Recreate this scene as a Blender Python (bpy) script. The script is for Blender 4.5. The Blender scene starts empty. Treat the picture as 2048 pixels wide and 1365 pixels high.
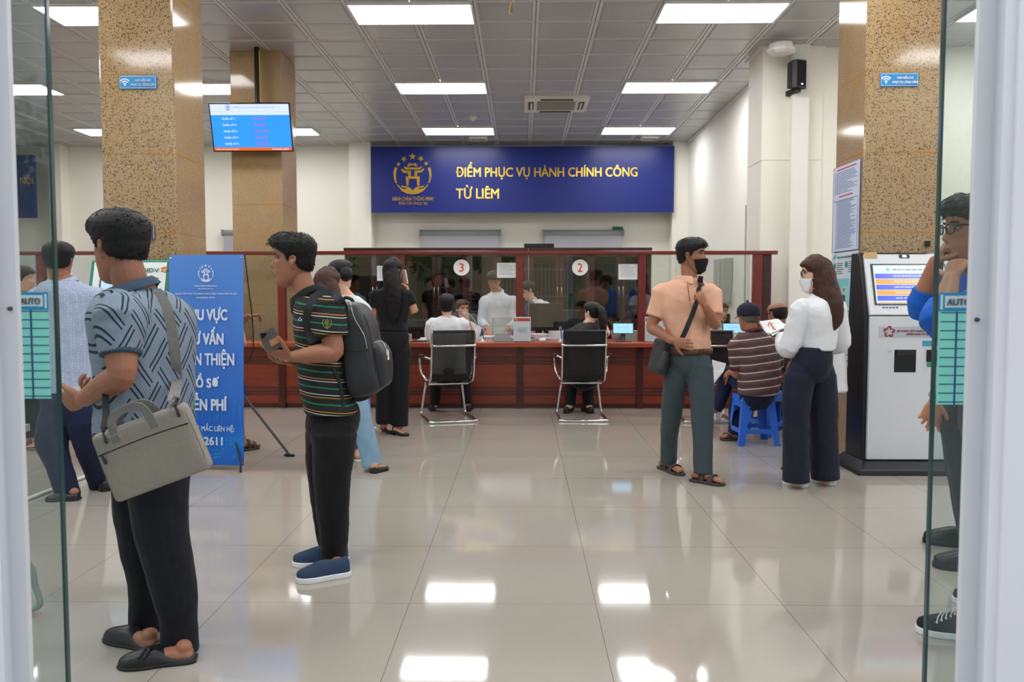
import bpy, bmesh, math, random
import numpy as np
from mathutils import Vector, Matrix, noise as mnoise
random.seed(7)
C = bpy.context.scene
COL = C.collection
# ---------------------------------------------------------------- camera
FPX, H = 1640.0, 1.33
PITCH = math.atan(94.5 / FPX); YAW = math.atan(22.0 / FPX)
cam_d = bpy.data.cameras.new('camera'); cam = bpy.data.objects.new('camera', cam_d); COL.objects.link(cam)
cam_d.sensor_width = 36.0; cam_d.lens = 36.0 * FPX / 2048.0
cam.location = (0, 0, H); cam.rotation_euler = (math.pi / 2 - PITCH, 0, YAW)
cam_d.clip_start = 0.05; cam_d.clip_end = 200
cam_d.dof.use_dof = True; cam_d.dof.focus_distance = 3.9; cam_d.dof.aperture_fstop = 5.0
C.camera = cam
# ---------------------------------------------------------------- view, world
C.view_settings.view_transform = 'Standard'; C.view_settings.look = 'None'
C.view_settings.gamma = 1.0; C.view_settings.use_curve_mapping = False
C.view_settings.exposure = 0.48
W = bpy.data.worlds.new('sky'); C.world = W; W.use_nodes = True
bgn = W.node_tree.nodes['Background']; bgn.inputs[0].default_value = (0.86, 0.91, 1.0, 1); bgn.inputs[1].default_value = 1.0
PANEL_POWER = 13.0            # radiance of the ceiling light panels

_M = cam.rotation_euler.to_matrix()
def P(px, py, Y):
    d = _M @ Vector(((px - 1024) / FPX, -(py - 682.5) / FPX, -1.0))
    t = Y / d.y
    return Vector((d.x * t, Y, H + d.z * t))
def F(px, py, z=0.0):
    d = _M @ Vector(((px - 1024) / FPX, -(py - 682.5) / FPX, -1.0))
    t = (z - H) / d.z
    return Vector((d.x * t, d.y * t, z))
def PX(px, py, X):
    d = _M @ Vector(((px - 1024) / FPX, -(py - 682.5) / FPX, -1.0))
    t = X / d.x
    return Vector((X, d.y * t, H + d.z * t))

# ---------------------------------------------------------------- materials
def lin(c):
    return tuple(((v / 255) / 12.92 if v <= 10 else ((v / 255 + .055) / 1.055) ** 2.4) for v in c[:3]) + (1.0,)
class NT:
    def __init__(s, m): s.m = m; s.t = m.node_tree; s.n = s.t.nodes; s.b = s.n['Principled BSDF']
    def new(s, typ, **kw):
        x = s.n.new(typ)
        for k, v in kw.items(): setattr(x, k, v)
        return x
    def link(s, a, b): s.t.links.new(a, b)
    def math(s, op, a, b=None, c=None, clamp=False):
        x = s.n.new('ShaderNodeMath'); x.operation = op; x.use_clamp = clamp
        for i, v in enumerate((a, b, c)):
            if v is None: continue
            if isinstance(v, (int, float)): x.inputs[i].default_value = v
            else: s.link(v, x.inputs[i])
        return x.outputs[0]
    def coord(s, kind='Object', scale=None, rot=None):
        tc = s.n.new('ShaderNodeTexCoord'); o = tc.outputs[kind]
        if scale or rot:
            mp = s.n.new('ShaderNodeMapping'); s.link(o, mp.inputs[0])
            if scale: mp.inputs['Scale'].default_value = scale
            if rot: mp.inputs['Rotation'].default_value = rot
            o = mp.outputs[0]
        return o
    def noise(s, scale, vec=None, detail=2, rough=.5, out='Fac'):
        x = s.n.new('ShaderNodeTexNoise'); x.inputs['Scale'].default_value = scale
        x.inputs['Detail'].default_value = detail; x.inputs['Roughness'].default_value = rough
        if vec is not None: s.link(vec, x.inputs['Vector'])
        return x.outputs[out]
    def ramp(s, fac, stops, interp='LINEAR'):
        x = s.n.new('ShaderNodeValToRGB'); x.color_ramp.interpolation = interp
        e = x.color_ramp.elements
        while len(e) < len(stops): e.new(0.5)
        for i, (p, c) in enumerate(stops): e[i].position = p; e[i].color = c
        s.link(fac, x.inputs[0]); return x.outputs[0]
    def mix(s, fac, a, b):
        x = s.n.new('ShaderNodeMix'); x.data_type = 'RGBA'
        for i, v in ((0, fac), (6, a), (7, b)):
            if isinstance(v, (int, float)): x.inputs[i].default_value = v
            elif isinstance(v, tuple): x.inputs[i].default_value = v
            else: s.link(v, x.inputs[i])
        return x.outputs[2]
    def bump(s, h, strength=.3, dist=.01):
        x = s.n.new('ShaderNodeBump'); x.inputs['Strength'].default_value = strength; x.inputs['Distance'].default_value = dist
        s.link(h, x.inputs['Height']); s.link(x.outputs[0], s.b.inputs['Normal'])
    def sep(s, v):
        x = s.n.new('ShaderNodeSeparateXYZ'); s.link(v, x.inputs[0]); return x.outputs
_mats = {}
def mat(name, c, rough=.6, metal=0.0, spec=.5, emit=None, es=1.0, coat=0, var=0.04, vs=6.0):
    if name in _mats: return _mats[name]
    m = bpy.data.materials.new(name); m.use_nodes = True; t = NT(m); _mats[name] = m
    t.b.inputs['Base Color'].default_value = lin(c); t.b.inputs['Roughness'].default_value = rough
    t.b.inputs['Metallic'].default_value = metal; t.b.inputs['Specular IOR Level'].default_value = spec
    t.b.inputs['Coat Weight'].default_value = coat
    if var and not emit:
        n = t.noise(vs, t.coord(), 3)
        a = tuple(min(1, v * (1 - var)) for v in lin(c)[:3]) + (1,); b = tuple(min(1, v * (1 + var)) for v in lin(c)[:3]) + (1,)
        t.link(t.mix(n, a, b), t.b.inputs['Base Color'])
    if emit is not None:
        t.b.inputs['Emission Color'].default_value = lin(emit); t.b.inputs['Emission Strength'].default_value = es
    return m
def T(name):
    m = bpy.data.materials.new(name); m.use_nodes = True; _mats[name] = m; return m, NT(m)
def cloth(name, c, rough=.85, bump=.25, scale=260, fold=.5, var=.08, sheen=.1):
    if name in _mats: return _mats[name]
    m, t = T(name); co = t.coord()
    n = t.noise(9, co, 3)
    a = tuple(v * (1 - var) for v in lin(c)[:3]) + (1,); b = tuple(min(1, v * (1 + var)) for v in lin(c)[:3]) + (1,)
    t.link(t.mix(n, a, b), t.b.inputs['Base Color'])
    t.b.inputs['Roughness'].default_value = rough; t.b.inputs['Specular IOR Level'].default_value = .25
    t.b.inputs['Sheen Weight'].default_value = sheen * .5
    h = t.math('ADD', t.math('MULTIPLY', t.noise(scale, co, 1), .03), t.math('MULTIPLY', t.noise(11, co, 4, .45), fold * 1.6))
    t.bump(h, bump * 2, .03)
    return m
def glass_mat(name, tint, refl=1.0, rough=0.0):
    m, t = T(name); t.n.remove(t.b); out = t.n['Material Output']
    tr = t.new('ShaderNodeBsdfTransparent'); tr.inputs[0].default_value = tint
    gl = t.new('ShaderNodeBsdfGlossy'); gl.inputs['Roughness'].default_value = rough
    fr = t.new('ShaderNodeFresnel'); geo = t.new('ShaderNodeNewGeometry'); t.link(t.math('ADD', 1.5, t.math('MULTIPLY', geo.outputs['Backfacing'], 1 / 1.5 - 1.5)), fr.inputs[0])
    mx = t.new('ShaderNodeMixShader'); t.link(t.math('MULTIPLY', fr.outputs[0], refl, clamp=True), mx.inputs[0])
    t.link(tr.outputs[0], mx.inputs[1]); t.link(gl.outputs[0], mx.inputs[2]); t.link(mx.outputs[0], out.inputs[0])
    return m

# ---------------------------------------------------------------- mesh accumulation
class Acc:
    def __init__(s): s.v = []; s.f = []; s.mi = []
    def add(s, vs, fs, mi=0):
        o = len(s.v); s.v += [tuple(x) for x in vs]; s.f += [tuple(i + o for i in f) for f in fs]; s.mi += [mi] * len(fs); return s
    def box(s, a, b, mi=0):
        (x0, y0, z0), (x1, y1, z1) = a, b
        x0, x1 = min(x0, x1), max(x0, x1); y0, y1 = min(y0, y1), max(y0, y1); z0, z1 = min(z0, z1), max(z0, z1)
        v = [(x, y, z) for z in (z0, z1) for y in (y0, y1) for x in (x0, x1)]
        return s.add(v, [(0, 2, 3, 1), (4, 5, 7, 6), (0, 1, 5, 4), (2, 6, 7, 3), (0, 4, 6, 2), (1, 3, 7, 5)], mi)
    def loft(s, rings, cap=True, mi=0, closed=False):
        n = len(rings[0]); vs = [p for r in rings for p in r]; fs = []
        m = len(rings)
        for i in range(m if closed else m - 1):
            for j in range(n):
                a, b = i * n + j, i * n + (j + 1) % n; i2 = ((i + 1) % m) * n
                fs.append((a, b, i2 + (j + 1) % n, i2 + j))
        if cap and not closed:
            fs.append(tuple(range(n))[::-1]); fs.append(tuple((m - 1) * n + j for j in range(n)))
        return s.add(vs, fs, mi)
    def prism(s, poly, f, mi=0):
        """poly: 2D outline; f(u,v,w): maps to 3D, w in 0/1"""
        n = len(poly); vs = [f(u, v, 0) for u, v in poly] + [f(u, v, 1) for u, v in poly]
        fs = [tuple(range(n)), tuple(range(n, 2 * n))[::-1]] + [(i, (i + 1) % n + 0, (i + 1) % n + n, i + n)[::-1] for i in range(n)]
        return s.add(vs, fs, mi)
def crom(pts, sub):
    """Catmull-Rom through rows (numpy)"""
    a = np.array(pts, float)
    if len(a) < 3 or sub < 2:
        if sub < 2: return a
        return np.array([a[0] + (a[1] - a[0]) * k / sub for k in range(sub + 1)])
    q = np.vstack([2 * a[0] - a[1], a, 2 * a[-1] - a[-2]]); out = []
    for i in range(1, len(q) - 2):
        for k in range(sub):
            t = k / sub
            out.append(.5 * ((2 * q[i]) + (-q[i - 1] + q[i + 1]) * t + (2 * q[i - 1] - 5 * q[i] + 4 * q[i + 1] - q[i + 2]) * t * t + (-q[i - 1] + 3 * q[i] - 3 * q[i + 1] + q[i + 2]) * t ** 3))
    out.append(q[-2]); return np.array(out)
def tube(acc, pts, rad, n=14, sub=4, lat=None, roundcap=True, p=2.0, mi=0):
    """pts: list of Vector; rad: list of r or (ra, rb) ; ra is along lat"""
    rows = [[*q, *((r, r) if isinstance(r, (int, float)) else r)] for q, r in zip(pts, rad)]
    R = crom(rows, sub); c = R[:, :3]; rr = np.maximum(R[:, 3:5], 1e-4)
    tg = np.gradient(c, axis=0); tg /= np.maximum(np.linalg.norm(tg, axis=1)[:, None], 1e-9)
    if lat is None:
        ref = np.array((0, 0, 1.0)) if abs(tg[0][2]) < .9 else np.array((1.0, 0, 0))
        lat0 = np.cross(tg[0], ref)
    else: lat0 = np.array(lat, float)
    u = lat0 - tg[0] * lat0.dot(tg[0]); u /= np.linalg.norm(u)
    us = []
    for i in range(len(c)):
        if lat is not None:
            u2 = lat0 - tg[i] * lat0.dot(tg[i])
            if np.linalg.norm(u2) > .15: u = u2
        u = u - tg[i] * u.dot(tg[i]); u /= max(np.linalg.norm(u), 1e-9); us.append(u.copy())
    C_, T_, U_, R_ = list(c), list(tg), us, list(rr)
    if roundcap:
        for side in (0, -1):
            k = 1 if side == -1 else -1; rb = min(R_[side]) if side == -1 else min(R_[0])
            add = [(c[side] + tg[side] * k * rb * .5, R_[side] * .86), (c[side] + tg[side] * k * rb * .85, R_[side] * .5), (c[side] + tg[side] * k * rb, R_[side] * .06)]
            for q, r in add:
                if side == -1: C_.append(q); T_.append(tg[-1]); U_.append(us[-1]); R_.append(r)
                else: C_.insert(0, q); T_.insert(0, tg[0]); U_.insert(0, us[0]); R_.insert(0, r)
    rings = []
    for q, t, u, r in zip(C_, T_, U_, R_):
        w = np.cross(t, u); ring = []
        for j in range(n):
            a = 2 * math.pi * j / n; ca, sa = math.cos(a), math.sin(a)
            if p != 2.0: ca = math.copysign(abs(ca) ** (2 / p), ca); sa = math.copysign(abs(sa) ** (2 / p), sa)
            ring.append(tuple(q + u * r[0] * ca + w * r[1] * sa))
        rings.append(ring)
    return acc.loft(rings, mi=mi)
def emit_mesh(name, acc, m, parent=None, smooth=False, org=(0, 0, 0), bevel=0, seg=2, fixn=True):
    me = bpy.data.meshes.new(name); o3 = Vector(org)
    me.from_pydata([tuple(Vector(v) - o3) for v in acc.v], [], acc.f)
    for x in (m if isinstance(m, (list, tuple)) else [m]): me.materials.append(x)
    if any(acc.mi): me.polygons.foreach_set('material_index', acc.mi)
    if fixn:
        bm = bmesh.new(); bm.from_mesh(me); bmesh.ops.recalc_face_normals(bm, faces=bm.faces); bm.to_mesh(me); bm.free()
    if smooth: me.polygons.foreach_set('use_smooth', [True] * len(me.polygons))
    o = bpy.data.objects.new(name, me); COL.objects.link(o)
    if parent: o.parent = parent
    else: o.location = o3
    if bevel:
        b = o.modifiers.new('bevel', 'BEVEL'); b.width = bevel; b.segments = seg; b.limit_method = 'ANGLE'; b.angle_limit = .6
        me.polygons.foreach_set('use_smooth', [True] * len(me.polygons)); 
        w = o.modifiers.new('wn', 'WEIGHTED_NORMAL')
    return o
def tag(o, label=None, cat=None, group=None, kind=None):
    if label: o['label'] = label
    if cat: o['category'] = cat
    if group: o['group'] = group
    if kind: o['kind'] = kind
    return o
def thing(name, label, cat, loc=(0, 0, 0), rz=0, group=None):
    o = bpy.data.objects.new(name, None); COL.objects.link(o); o.location = loc; o.rotation_euler = (0, 0, rz); o.empty_display_size = .1
    return tag(o, label, cat, group)
def struct(name, acc, m, parent=None, **kw):
    o = emit_mesh(name, acc, m, parent, **kw)
    if not parent: o['kind'] = 'structure'
    return o
def bxo(name, a, b, m, parent=None, org=(0, 0, 0), bevel=0.0, **kw):
    return emit_mesh(name, Acc().box(a, b), m, parent, org=org, bevel=bevel, **kw)
def copy_tree(o, parent=None):
    c = o.copy(); COL.objects.link(c); c.parent = parent
    for ch in [x for x in bpy.data.objects if x.parent == o]: copy_tree(ch, c)
    return c
def text(s, loc, w, h, m, parent=None, name='lettering', rot=(math.pi / 2, 0, 0), bold=0.0, ext=.001, align='C', org=(0, 0, 0)):
    """a line of lettering fitted into w x h, centred (or left aligned) at loc, facing -Y by default"""
    cu = bpy.data.curves.new('lettering', 'FONT'); cu.body = s; cu.size = 1; cu.extrude = 0; cu.resolution_u = 3
    tmp = bpy.data.objects.new('t', cu); me = tmp.to_mesh().copy(); tmp.to_mesh_clear(); bpy.data.objects.remove(tmp)
    co = np.empty(len(me.vertices) * 3); me.vertices.foreach_get('co', co); co = co.reshape(-1, 3)
    if len(co) == 0: return None
    if bold:
        fs = [tuple(q.vertices) for q in me.polygons]; nv = len(co); cc = []; ff = []
        for k, (dx, dy) in enumerate(((-1, -.5), (-1, .5), (-.33, .5), (.33, -.5), (1, -.5), (1, .5))):
            cc.append(co + np.array((dx * bold, dy * bold, k * .0006))); ff += [tuple(i + k * nv for i in f) for f in fs]
        co = np.vstack(cc); me = bpy.data.meshes.new('lettering'); me.from_pydata([tuple(v) for v in co], [], ff)
    mn, mx = co.min(0), co.max(0)
    sx = w / (mx[0] - mn[0]); sy = h / (mx[1] - mn[1]) if h else sx
    co[:, 0] = (co[:, 0] - (mn[0] if align == 'L' else (mn[0] + mx[0]) / 2)) * sx
    co[:, 1] = (co[:, 1] - (mn[1] + mx[1]) / 2) * sy
    R = Matrix.Identity(3)
    from mathutils import Euler
    R = np.array(Euler(rot).to_matrix()); nrm = R @ np.array((0, 0, 1.0))
    co = co @ R.T + np.array(Vector(loc) - Vector(org)) + nrm * ext
    me.vertices.foreach_set('co', co.ravel()); me.materials.clear(); me.materials.append(m)
    me.name = name
    o = bpy.data.objects.new(name, me); COL.objects.link(o)
    if parent: o.parent = parent
    else: o.location = org
    return o
# ================================================================ room shell
CEIL = 4.30
cream = mat('cream_paint', (234, 231, 220), .75, spec=.3, var=.03, vs=1.2)
cream2 = mat('cream_paint_side', (236, 234, 226), .75, spec=.3, var=.03, vs=1.2)
def tile_floor_mat():
    m, t = T('polished_floor_tile'); co = t.coord()
    x, y, z = t.sep(co)
    def seam(v, off):
        f = t.math('FRACT', t.math('ADD', t.math('DIVIDE', v, .8), off)); d = t.math('ABSOLUTE', t.math('SUBTRACT', f, .5)); return t.math('GREATER_THAN', d, .4982)
    s = t.math('MAXIMUM', seam(x, -.3125 / .8 + 0.0), seam(y, -.25 / .8))
    n = t.noise(1.3, co, 5, .6); n2 = t.noise(40, co, 3)
    base = t.mix(n, lin((166, 158, 147)), lin((178, 170, 159)))
    base = t.mix(t.math('MULTIPLY', n2, .25), base, lin((148, 143, 136)))
    t.link(t.mix(s, base, lin((112, 105, 96))), t.b.inputs['Base Color'])
    t.b.inputs['Specular IOR Level'].default_value = .6
    t.link(t.math('ADD', t.math('MULTIPLY', t.noise(3, co, 4), .05), .035), t.b.inputs['Roughness'])
    t.bump(t.math('ADD', t.math('MULTIPLY', t.noise(1.7, co, 2), .1), t.math('MULTIPLY', s, -.3)), .06, .01)
    return m
XL, XR, YF, YB = -12.5, 6.2, 1.9, 16.6
a = Acc().box((XL, YF - .2, -.12), (XR, 18.2, 0)); struct('floor', a, tile_floor_mat())
def pave_mat():
    m, t = T('street_paving'); co = t.coord(); x, y, z = t.sep(co)
    n = t.noise(3, co, 5, .6); t.link(t.mix(n, lin((138, 136, 134)), lin((165, 162, 158))), t.b.inputs['Base Color']); t.b.inputs['Roughness'].default_value = .8
    return m
a = Acc().box((-16, -16, -.16), (12, YF - .2, -.04)); struct('trim_1', a, pave_mat())
# ceiling: pressed metal cells as real relief, with openings under the light panels left solid
def ceil_mat():
    m, t = T('ceiling_metal_tile'); n = t.noise(1.1, t.coord(), 3)
    t.link(t.mix(n, lin((170, 171, 172)), lin((188, 189, 190))), t.b.inputs['Base Color']); t.b.inputs['Roughness'].default_value = .34
    t.b.inputs['Metallic'].default_value = .15; t.b.inputs['Specular IOR Level'].default_value = .5
    t.bump(t.noise(2.2, t.coord(), 2), .12, .05)
    return m
cm = ceil_mat()
CX, CY = .648, .624; LX0, LY0 = -1.81, 8.52
def ceiling_cells():
    acc = Acc()
    nx0 = int((XL - LX0) // CX) - 1; nx1 = int((XR - LX0) // CX) + 1; ny0 = int((YF - LY0) // CY); ny1 = int((17.4 - LY0) // CY) + 1
    for i in range(nx0, nx1 + 1):
        for j in range(ny0, ny1 + 1):
            x0, y0 = LX0 + i * CX, LY0 + j * CY; x1, y1 = x0 + CX, y0 + CY
            rnd = (random.random() - .5) * .006
            rings = []
            for ins, z in ((0.002, CEIL + .012), (.006, CEIL), (.035, CEIL), (.040, CEIL + .006), (.052, CEIL + .006), (.062, CEIL - .003 + rnd * .3), (.16, CEIL - .007 + rnd)):
                rings.append([(x0 + ins, y0 + ins * .7, z), (x1 - ins, y0 + ins * .7, z), (x1 - ins, y1 - ins * .7, z), (x0 + ins, y1 - ins * .7, z)])
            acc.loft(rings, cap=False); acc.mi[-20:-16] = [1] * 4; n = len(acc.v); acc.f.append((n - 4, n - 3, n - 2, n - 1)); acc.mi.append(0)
    acc.box((XL, YF, CEIL + .012), (XR, 18.2, CEIL + .15))
    return acc
struct('ceiling', ceiling_cells(), [cm, mat('ceiling_border_sheen', (214, 215, 216), .4)], fixn=False)  # lighter borders: reflection off the raised metal edges put into the colour
# walls
WH = CEIL + .1
def wall(name, a, b, m=None, **kw): return struct(name, Acc().box(a, b), m or cream, **kw)
wall('wall_back', (XL, YB, 0), (3.5, YB + .2, WH))
wall('wall_left', (XL - .2, YF, 0), (XL, 18.2, WH))
wall('wall_right', (3.25, 10.75, 0), (3.45, 11.05 - .72, WH)) if False else None
RX = 3.22
acc = Acc()
acc.box((RX, 11.02, 0), (RX + .2, YB, WH)); acc.box((RX, 10.72, 2.55), (RX + .2, 11.02, WH)); acc.box((RX, 10.1, 2.95), (RX + .2, 11.02, WH)); acc.box((RX, 10.0, 0), (RX + .2, 10.2, WH))
struct('wall_right', acc, cream2)
wall('wall_front_right', (3.6, 10.12, 0), (XR + .3, 10.3, WH), cream)
wall('wall_far_right', (XR, YF, 0), (XR + .2, 10.3, WH), cream2)
# dark room seen through the doorway in the right wall
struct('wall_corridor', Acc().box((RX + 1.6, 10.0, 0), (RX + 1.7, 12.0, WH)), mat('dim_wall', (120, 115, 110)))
# plaster pilasters on the back wall
for i, (x0, x1, y) in enumerate(((P(698, 300, 16.2).x, P(741, 300, 16.2).x, 16.2), (P(1346, 300, 16.2).x, RX, 16.2), (P(102, 300, 16.4).x, P(125, 300, 16.4).x, 16.3), (-12.4, -11.9, 16.3))):
    struct('trim_%d' % (i + 2), Acc().box((x0, y, 0), (x1, YB, WH)), cream)
# cream plastered column on the right with a groove line
cx0 = P(1523, 300, 10.1).x
def column_cream():
    acc = Acc(); acc.box((cx0, 10.1, 0), (3.62, 10.72, 2.94)); acc.box((cx0, 10.1, 2.952), (3.62, 10.72, WH)); acc.box((cx0 + .008, 10.108, 2.93), (3.61, 10.7, 2.96)); return acc
struct('trim_6', column_cream(), cream)
acc = Acc().box((cx0 - .05, 10.05, CEIL - .02), (3.62, 10.74, CEIL + .01)); struct('trim_7', acc, mat('white_trim', (225, 225, 222)))
acc = Acc().box((RX - .03, 10.72, CEIL - .03), (RX + .01, YB, CEIL)); struct('trim_8', acc, mat('white_trim', (225, 225, 222)))
struct('trim_9', Acc().box((P(698, 300, 16.2).x - 9, YB - .03, CEIL - .03), (RX, YB, CEIL)), mat('white_trim', (225, 225, 222)))
# aluminium doorway in the right wall
alu = mat('aluminium', (196, 198, 202), .35, metal=.6)
dd = struct('door_1', Acc().box((RX - .04, 10.98, 0), (RX + .02, 11.04, 2.56)).box((RX - .04, 10.32, 2.50), (RX + .02, 11.04, 2.56)).box((RX - .04, 10.72, 0), (RX + .02, 10.77, 2.5)), alu)
emit_mesh('door_leaf', Acc().box((RX - .28, 10.93, .02), (RX - .03, 10.97, 2.5)), alu, dd)

# granite columns
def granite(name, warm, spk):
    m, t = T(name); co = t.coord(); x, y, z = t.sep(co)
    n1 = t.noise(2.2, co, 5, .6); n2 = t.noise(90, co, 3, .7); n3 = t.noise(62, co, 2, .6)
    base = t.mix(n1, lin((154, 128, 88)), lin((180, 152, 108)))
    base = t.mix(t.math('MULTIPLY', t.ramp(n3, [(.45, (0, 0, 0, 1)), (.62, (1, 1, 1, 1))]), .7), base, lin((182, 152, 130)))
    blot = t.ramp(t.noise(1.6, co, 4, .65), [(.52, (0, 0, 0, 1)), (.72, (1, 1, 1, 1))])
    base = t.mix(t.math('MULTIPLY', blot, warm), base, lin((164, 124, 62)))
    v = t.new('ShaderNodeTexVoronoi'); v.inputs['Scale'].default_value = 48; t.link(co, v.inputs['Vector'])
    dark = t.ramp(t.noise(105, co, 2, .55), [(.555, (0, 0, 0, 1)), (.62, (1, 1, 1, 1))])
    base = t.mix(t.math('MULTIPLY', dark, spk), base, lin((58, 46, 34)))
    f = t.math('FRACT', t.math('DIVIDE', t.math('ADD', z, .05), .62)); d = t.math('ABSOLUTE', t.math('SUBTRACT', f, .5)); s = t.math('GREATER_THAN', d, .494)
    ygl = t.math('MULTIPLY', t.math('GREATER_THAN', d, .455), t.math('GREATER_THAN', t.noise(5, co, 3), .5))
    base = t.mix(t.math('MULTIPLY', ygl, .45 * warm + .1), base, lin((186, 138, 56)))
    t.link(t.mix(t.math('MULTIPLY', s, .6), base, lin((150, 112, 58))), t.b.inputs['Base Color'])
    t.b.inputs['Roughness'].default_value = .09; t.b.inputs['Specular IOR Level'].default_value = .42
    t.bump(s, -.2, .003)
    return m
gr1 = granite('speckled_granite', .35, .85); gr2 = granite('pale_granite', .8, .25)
def column(x0, x1, y0, y1, label, m, ms):
    acc = Acc(); e = .012
    poly = [(x0 + e, y0), (x1 - e, y0), (x1, y0 + e), (x1, y1 - e), (x1 - e, y1), (x0 + e, y1), (x0, y1 - e), (x0, y0 + e)]
    acc.loft([[(u, v, z) for u, v in poly] for z in (0, CEIL)])
    o = emit_mesh('granite_column', acc, [m, ms], org=((x0 + x1) / 2, (y0 + y1) / 2, 0)); tag(o, label, 'column')
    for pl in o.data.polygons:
        if abs(pl.normal.x) > .9: pl.material_index = 1  # side faces use the paler granite, grazing reflection put into the colour
    return o
colA = (P(205, 400, 6.5).x, -2.74, 6.5, 7.1); colR = (2.655, P(1874, 400, 6.5).x, 6.5, 7.08); colB = (P(462, 300, 10.15).x, P(564, 300, 10.15).x, 10.15, 10.8)
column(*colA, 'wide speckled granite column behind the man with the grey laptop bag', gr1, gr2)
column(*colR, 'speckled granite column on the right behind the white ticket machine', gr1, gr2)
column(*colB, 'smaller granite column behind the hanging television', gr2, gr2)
# ================================================================ ceiling fittings
panel_m, t = T('lit_panel'); t.b.inputs['Base Color'].default_value = (1, 1, 1, 1); t.b.inputs['Emission Color'].default_value = (1.0, 1.0, 1.0, 1); t.b.inputs['Emission Strength'].default_value = PANEL_POWER
frame_w = mat('white_panel_frame', (235, 235, 235), .4)
def light_panel(x, y):
    r = thing('ceiling_light', 'x', 'ceiling light', (x, y, CEIL), group='ceiling light panels')
    w, d = 2 * CX - .01, CY - .005
    fr = Acc()
    for a, b in (((0, 0), (w, .018)), ((0, d - .018), (w, d)), ((0, 0), (.018, d)), ((w - .018, 0), (w, d))): fr.box((a[0], a[1], -.03), (b[0], b[1], .0))
    emit_mesh('frame', fr, frame_w, r); emit_mesh('diffuser', Acc().box((.018, .018, -.024), (w - .018, d - .018, -.016)), panel_m, r)
    return r
first = light_panel(0, 0)
rows = ((-2, 'row just inside the entrance'), (-1, 'row above the waiting area'), (0, 'nearest row in view'), (1, 'middle row'), (2, 'farthest row, by the back wall'))
colsn = {-2: 'leftmost column of lights', -1: 'column of lights beside the granite columns', 0: 'left of the centre aisle', 1: 'right of the centre aisle', 2: 'rightmost column of lights'}
k = 0
for j, rn in rows:
    for i, cn in colsn.items():
        if i == 2 and j > 0: continue
        r = first if k == 0 else copy_tree(first); k += 1
        r.location = (LX0 + i * 5 * CX + (.22 if i == -2 else 0), LY0 + j * 5 * CY, CEIL)
        r['label'] = 'glowing ceiling panel, %s, %s' % (cn, rn)
# air conditioning cassette
def cassette():
    p0, p1 = P(1050, 196, 1), None
    y0 = (CEIL - H) * FPX / (588 - 197); y1 = (CEIL - H) * FPX / (588 - 226)
    x0 = P(1048, 197, y0).x; x1 = P(1181, 197, y0).x
    r = thing('air_conditioner', 'square white ceiling air conditioner cassette between the light panels', 'air conditioner', ((x0 + x1) / 2, (y0 + y1) / 2, CEIL))
    w, d = (x1 - x0) / 2, (y1 - y0) / 2; wm = mat('white_plastic', (222, 222, 214), .45); dk = mat('vent_dark', (62, 58, 50), .7)
    acc = Acc()
    acc.loft([[(-w * s, -d * s, z), (w * s, -d * s, z), (w * s, d * s, z), (-w * s, d * s, z)] for s, z in ((1, 0), (1, -.02), (.96, -.045), (.62, -.05), (.60, -.03))])
    emit_mesh('panel', acc, wm, r)
    g = Acc(); g.box((-w * .58, -d * .58, -.035), (w * .58, d * .58, -.025)); emit_mesh('intake', g, dk, r)
    g = Acc()
    for k in range(9): yy = -d * .55 + k * d * 1.1 / 8; g.box((-w * .58, yy, -.052), (w * .58, yy + .022, -.036))
    emit_mesh('grille', g, mat('grille_grey', (176, 170, 158), .5), r)
    for s in (-1, 1):
        emit_mesh('air_slot', Acc().box((s * w * .70, -d * .5, -.056), (s * w * .86, d * .5, -.046)), dk, r)
        emit_mesh('air_flap', Acc().box((s * w * .74, -d * .42, -.064), (s * w * .80, d * .42, -.054)), wm, r)
    for s in (-1, 1): emit_mesh('air_slot', Acc().box((-w * .5, s * d * .72, -.056), (w * .5, s * d * .86, -.046)), dk, r)
cassette()
# small ceiling speakers/vents and detectors
for (px, yy), lab in (((957, 279), 'left of the two small white ceiling vents above the blue sign'), ((1299, 279), 'right of the two small white ceiling vents above the blue sign')):
    Y = (CEIL - H) * FPX / (588 - yy); c = P(px, yy, Y)
    r = thing('ceiling_vent', lab, 'vent', (c.x, Y, CEIL), group='small ceiling vents')
    emit_mesh('frame', Acc().loft([[(-.17 * s, -.17 * s, z), (.17 * s, -.17 * s, z), (.17 * s, .17 * s, z), (-.17 * s, .17 * s, z)] for s, z in ((1, 0), (1, -.03), (.8, -.05), (.7, -.03))]), mat('white_plastic', (222, 222, 214)), r)
    emit_mesh('grille', Acc().box((-.12, -.12, -.045), (.12, .12, -.03)), mat('grille_grey', (176, 170, 158)), r)
Y = (CEIL - H) * FPX / (588 - 238); c = P(946, 238, Y)
r = thing('smoke_detector', 'small round white smoke detector on the ceiling left of the air conditioner', 'smoke detector', (c.x, Y, CEIL))
a = Acc(); tube(a, [Vector((0, 0, 0)), Vector((0, 0, -.04)), Vector((0, 0, -.055))], [.06, .055, .03], 16, 1); emit_mesh('housing', a, mat('white_plastic', (222, 222, 214)), r, smooth=True)
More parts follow.
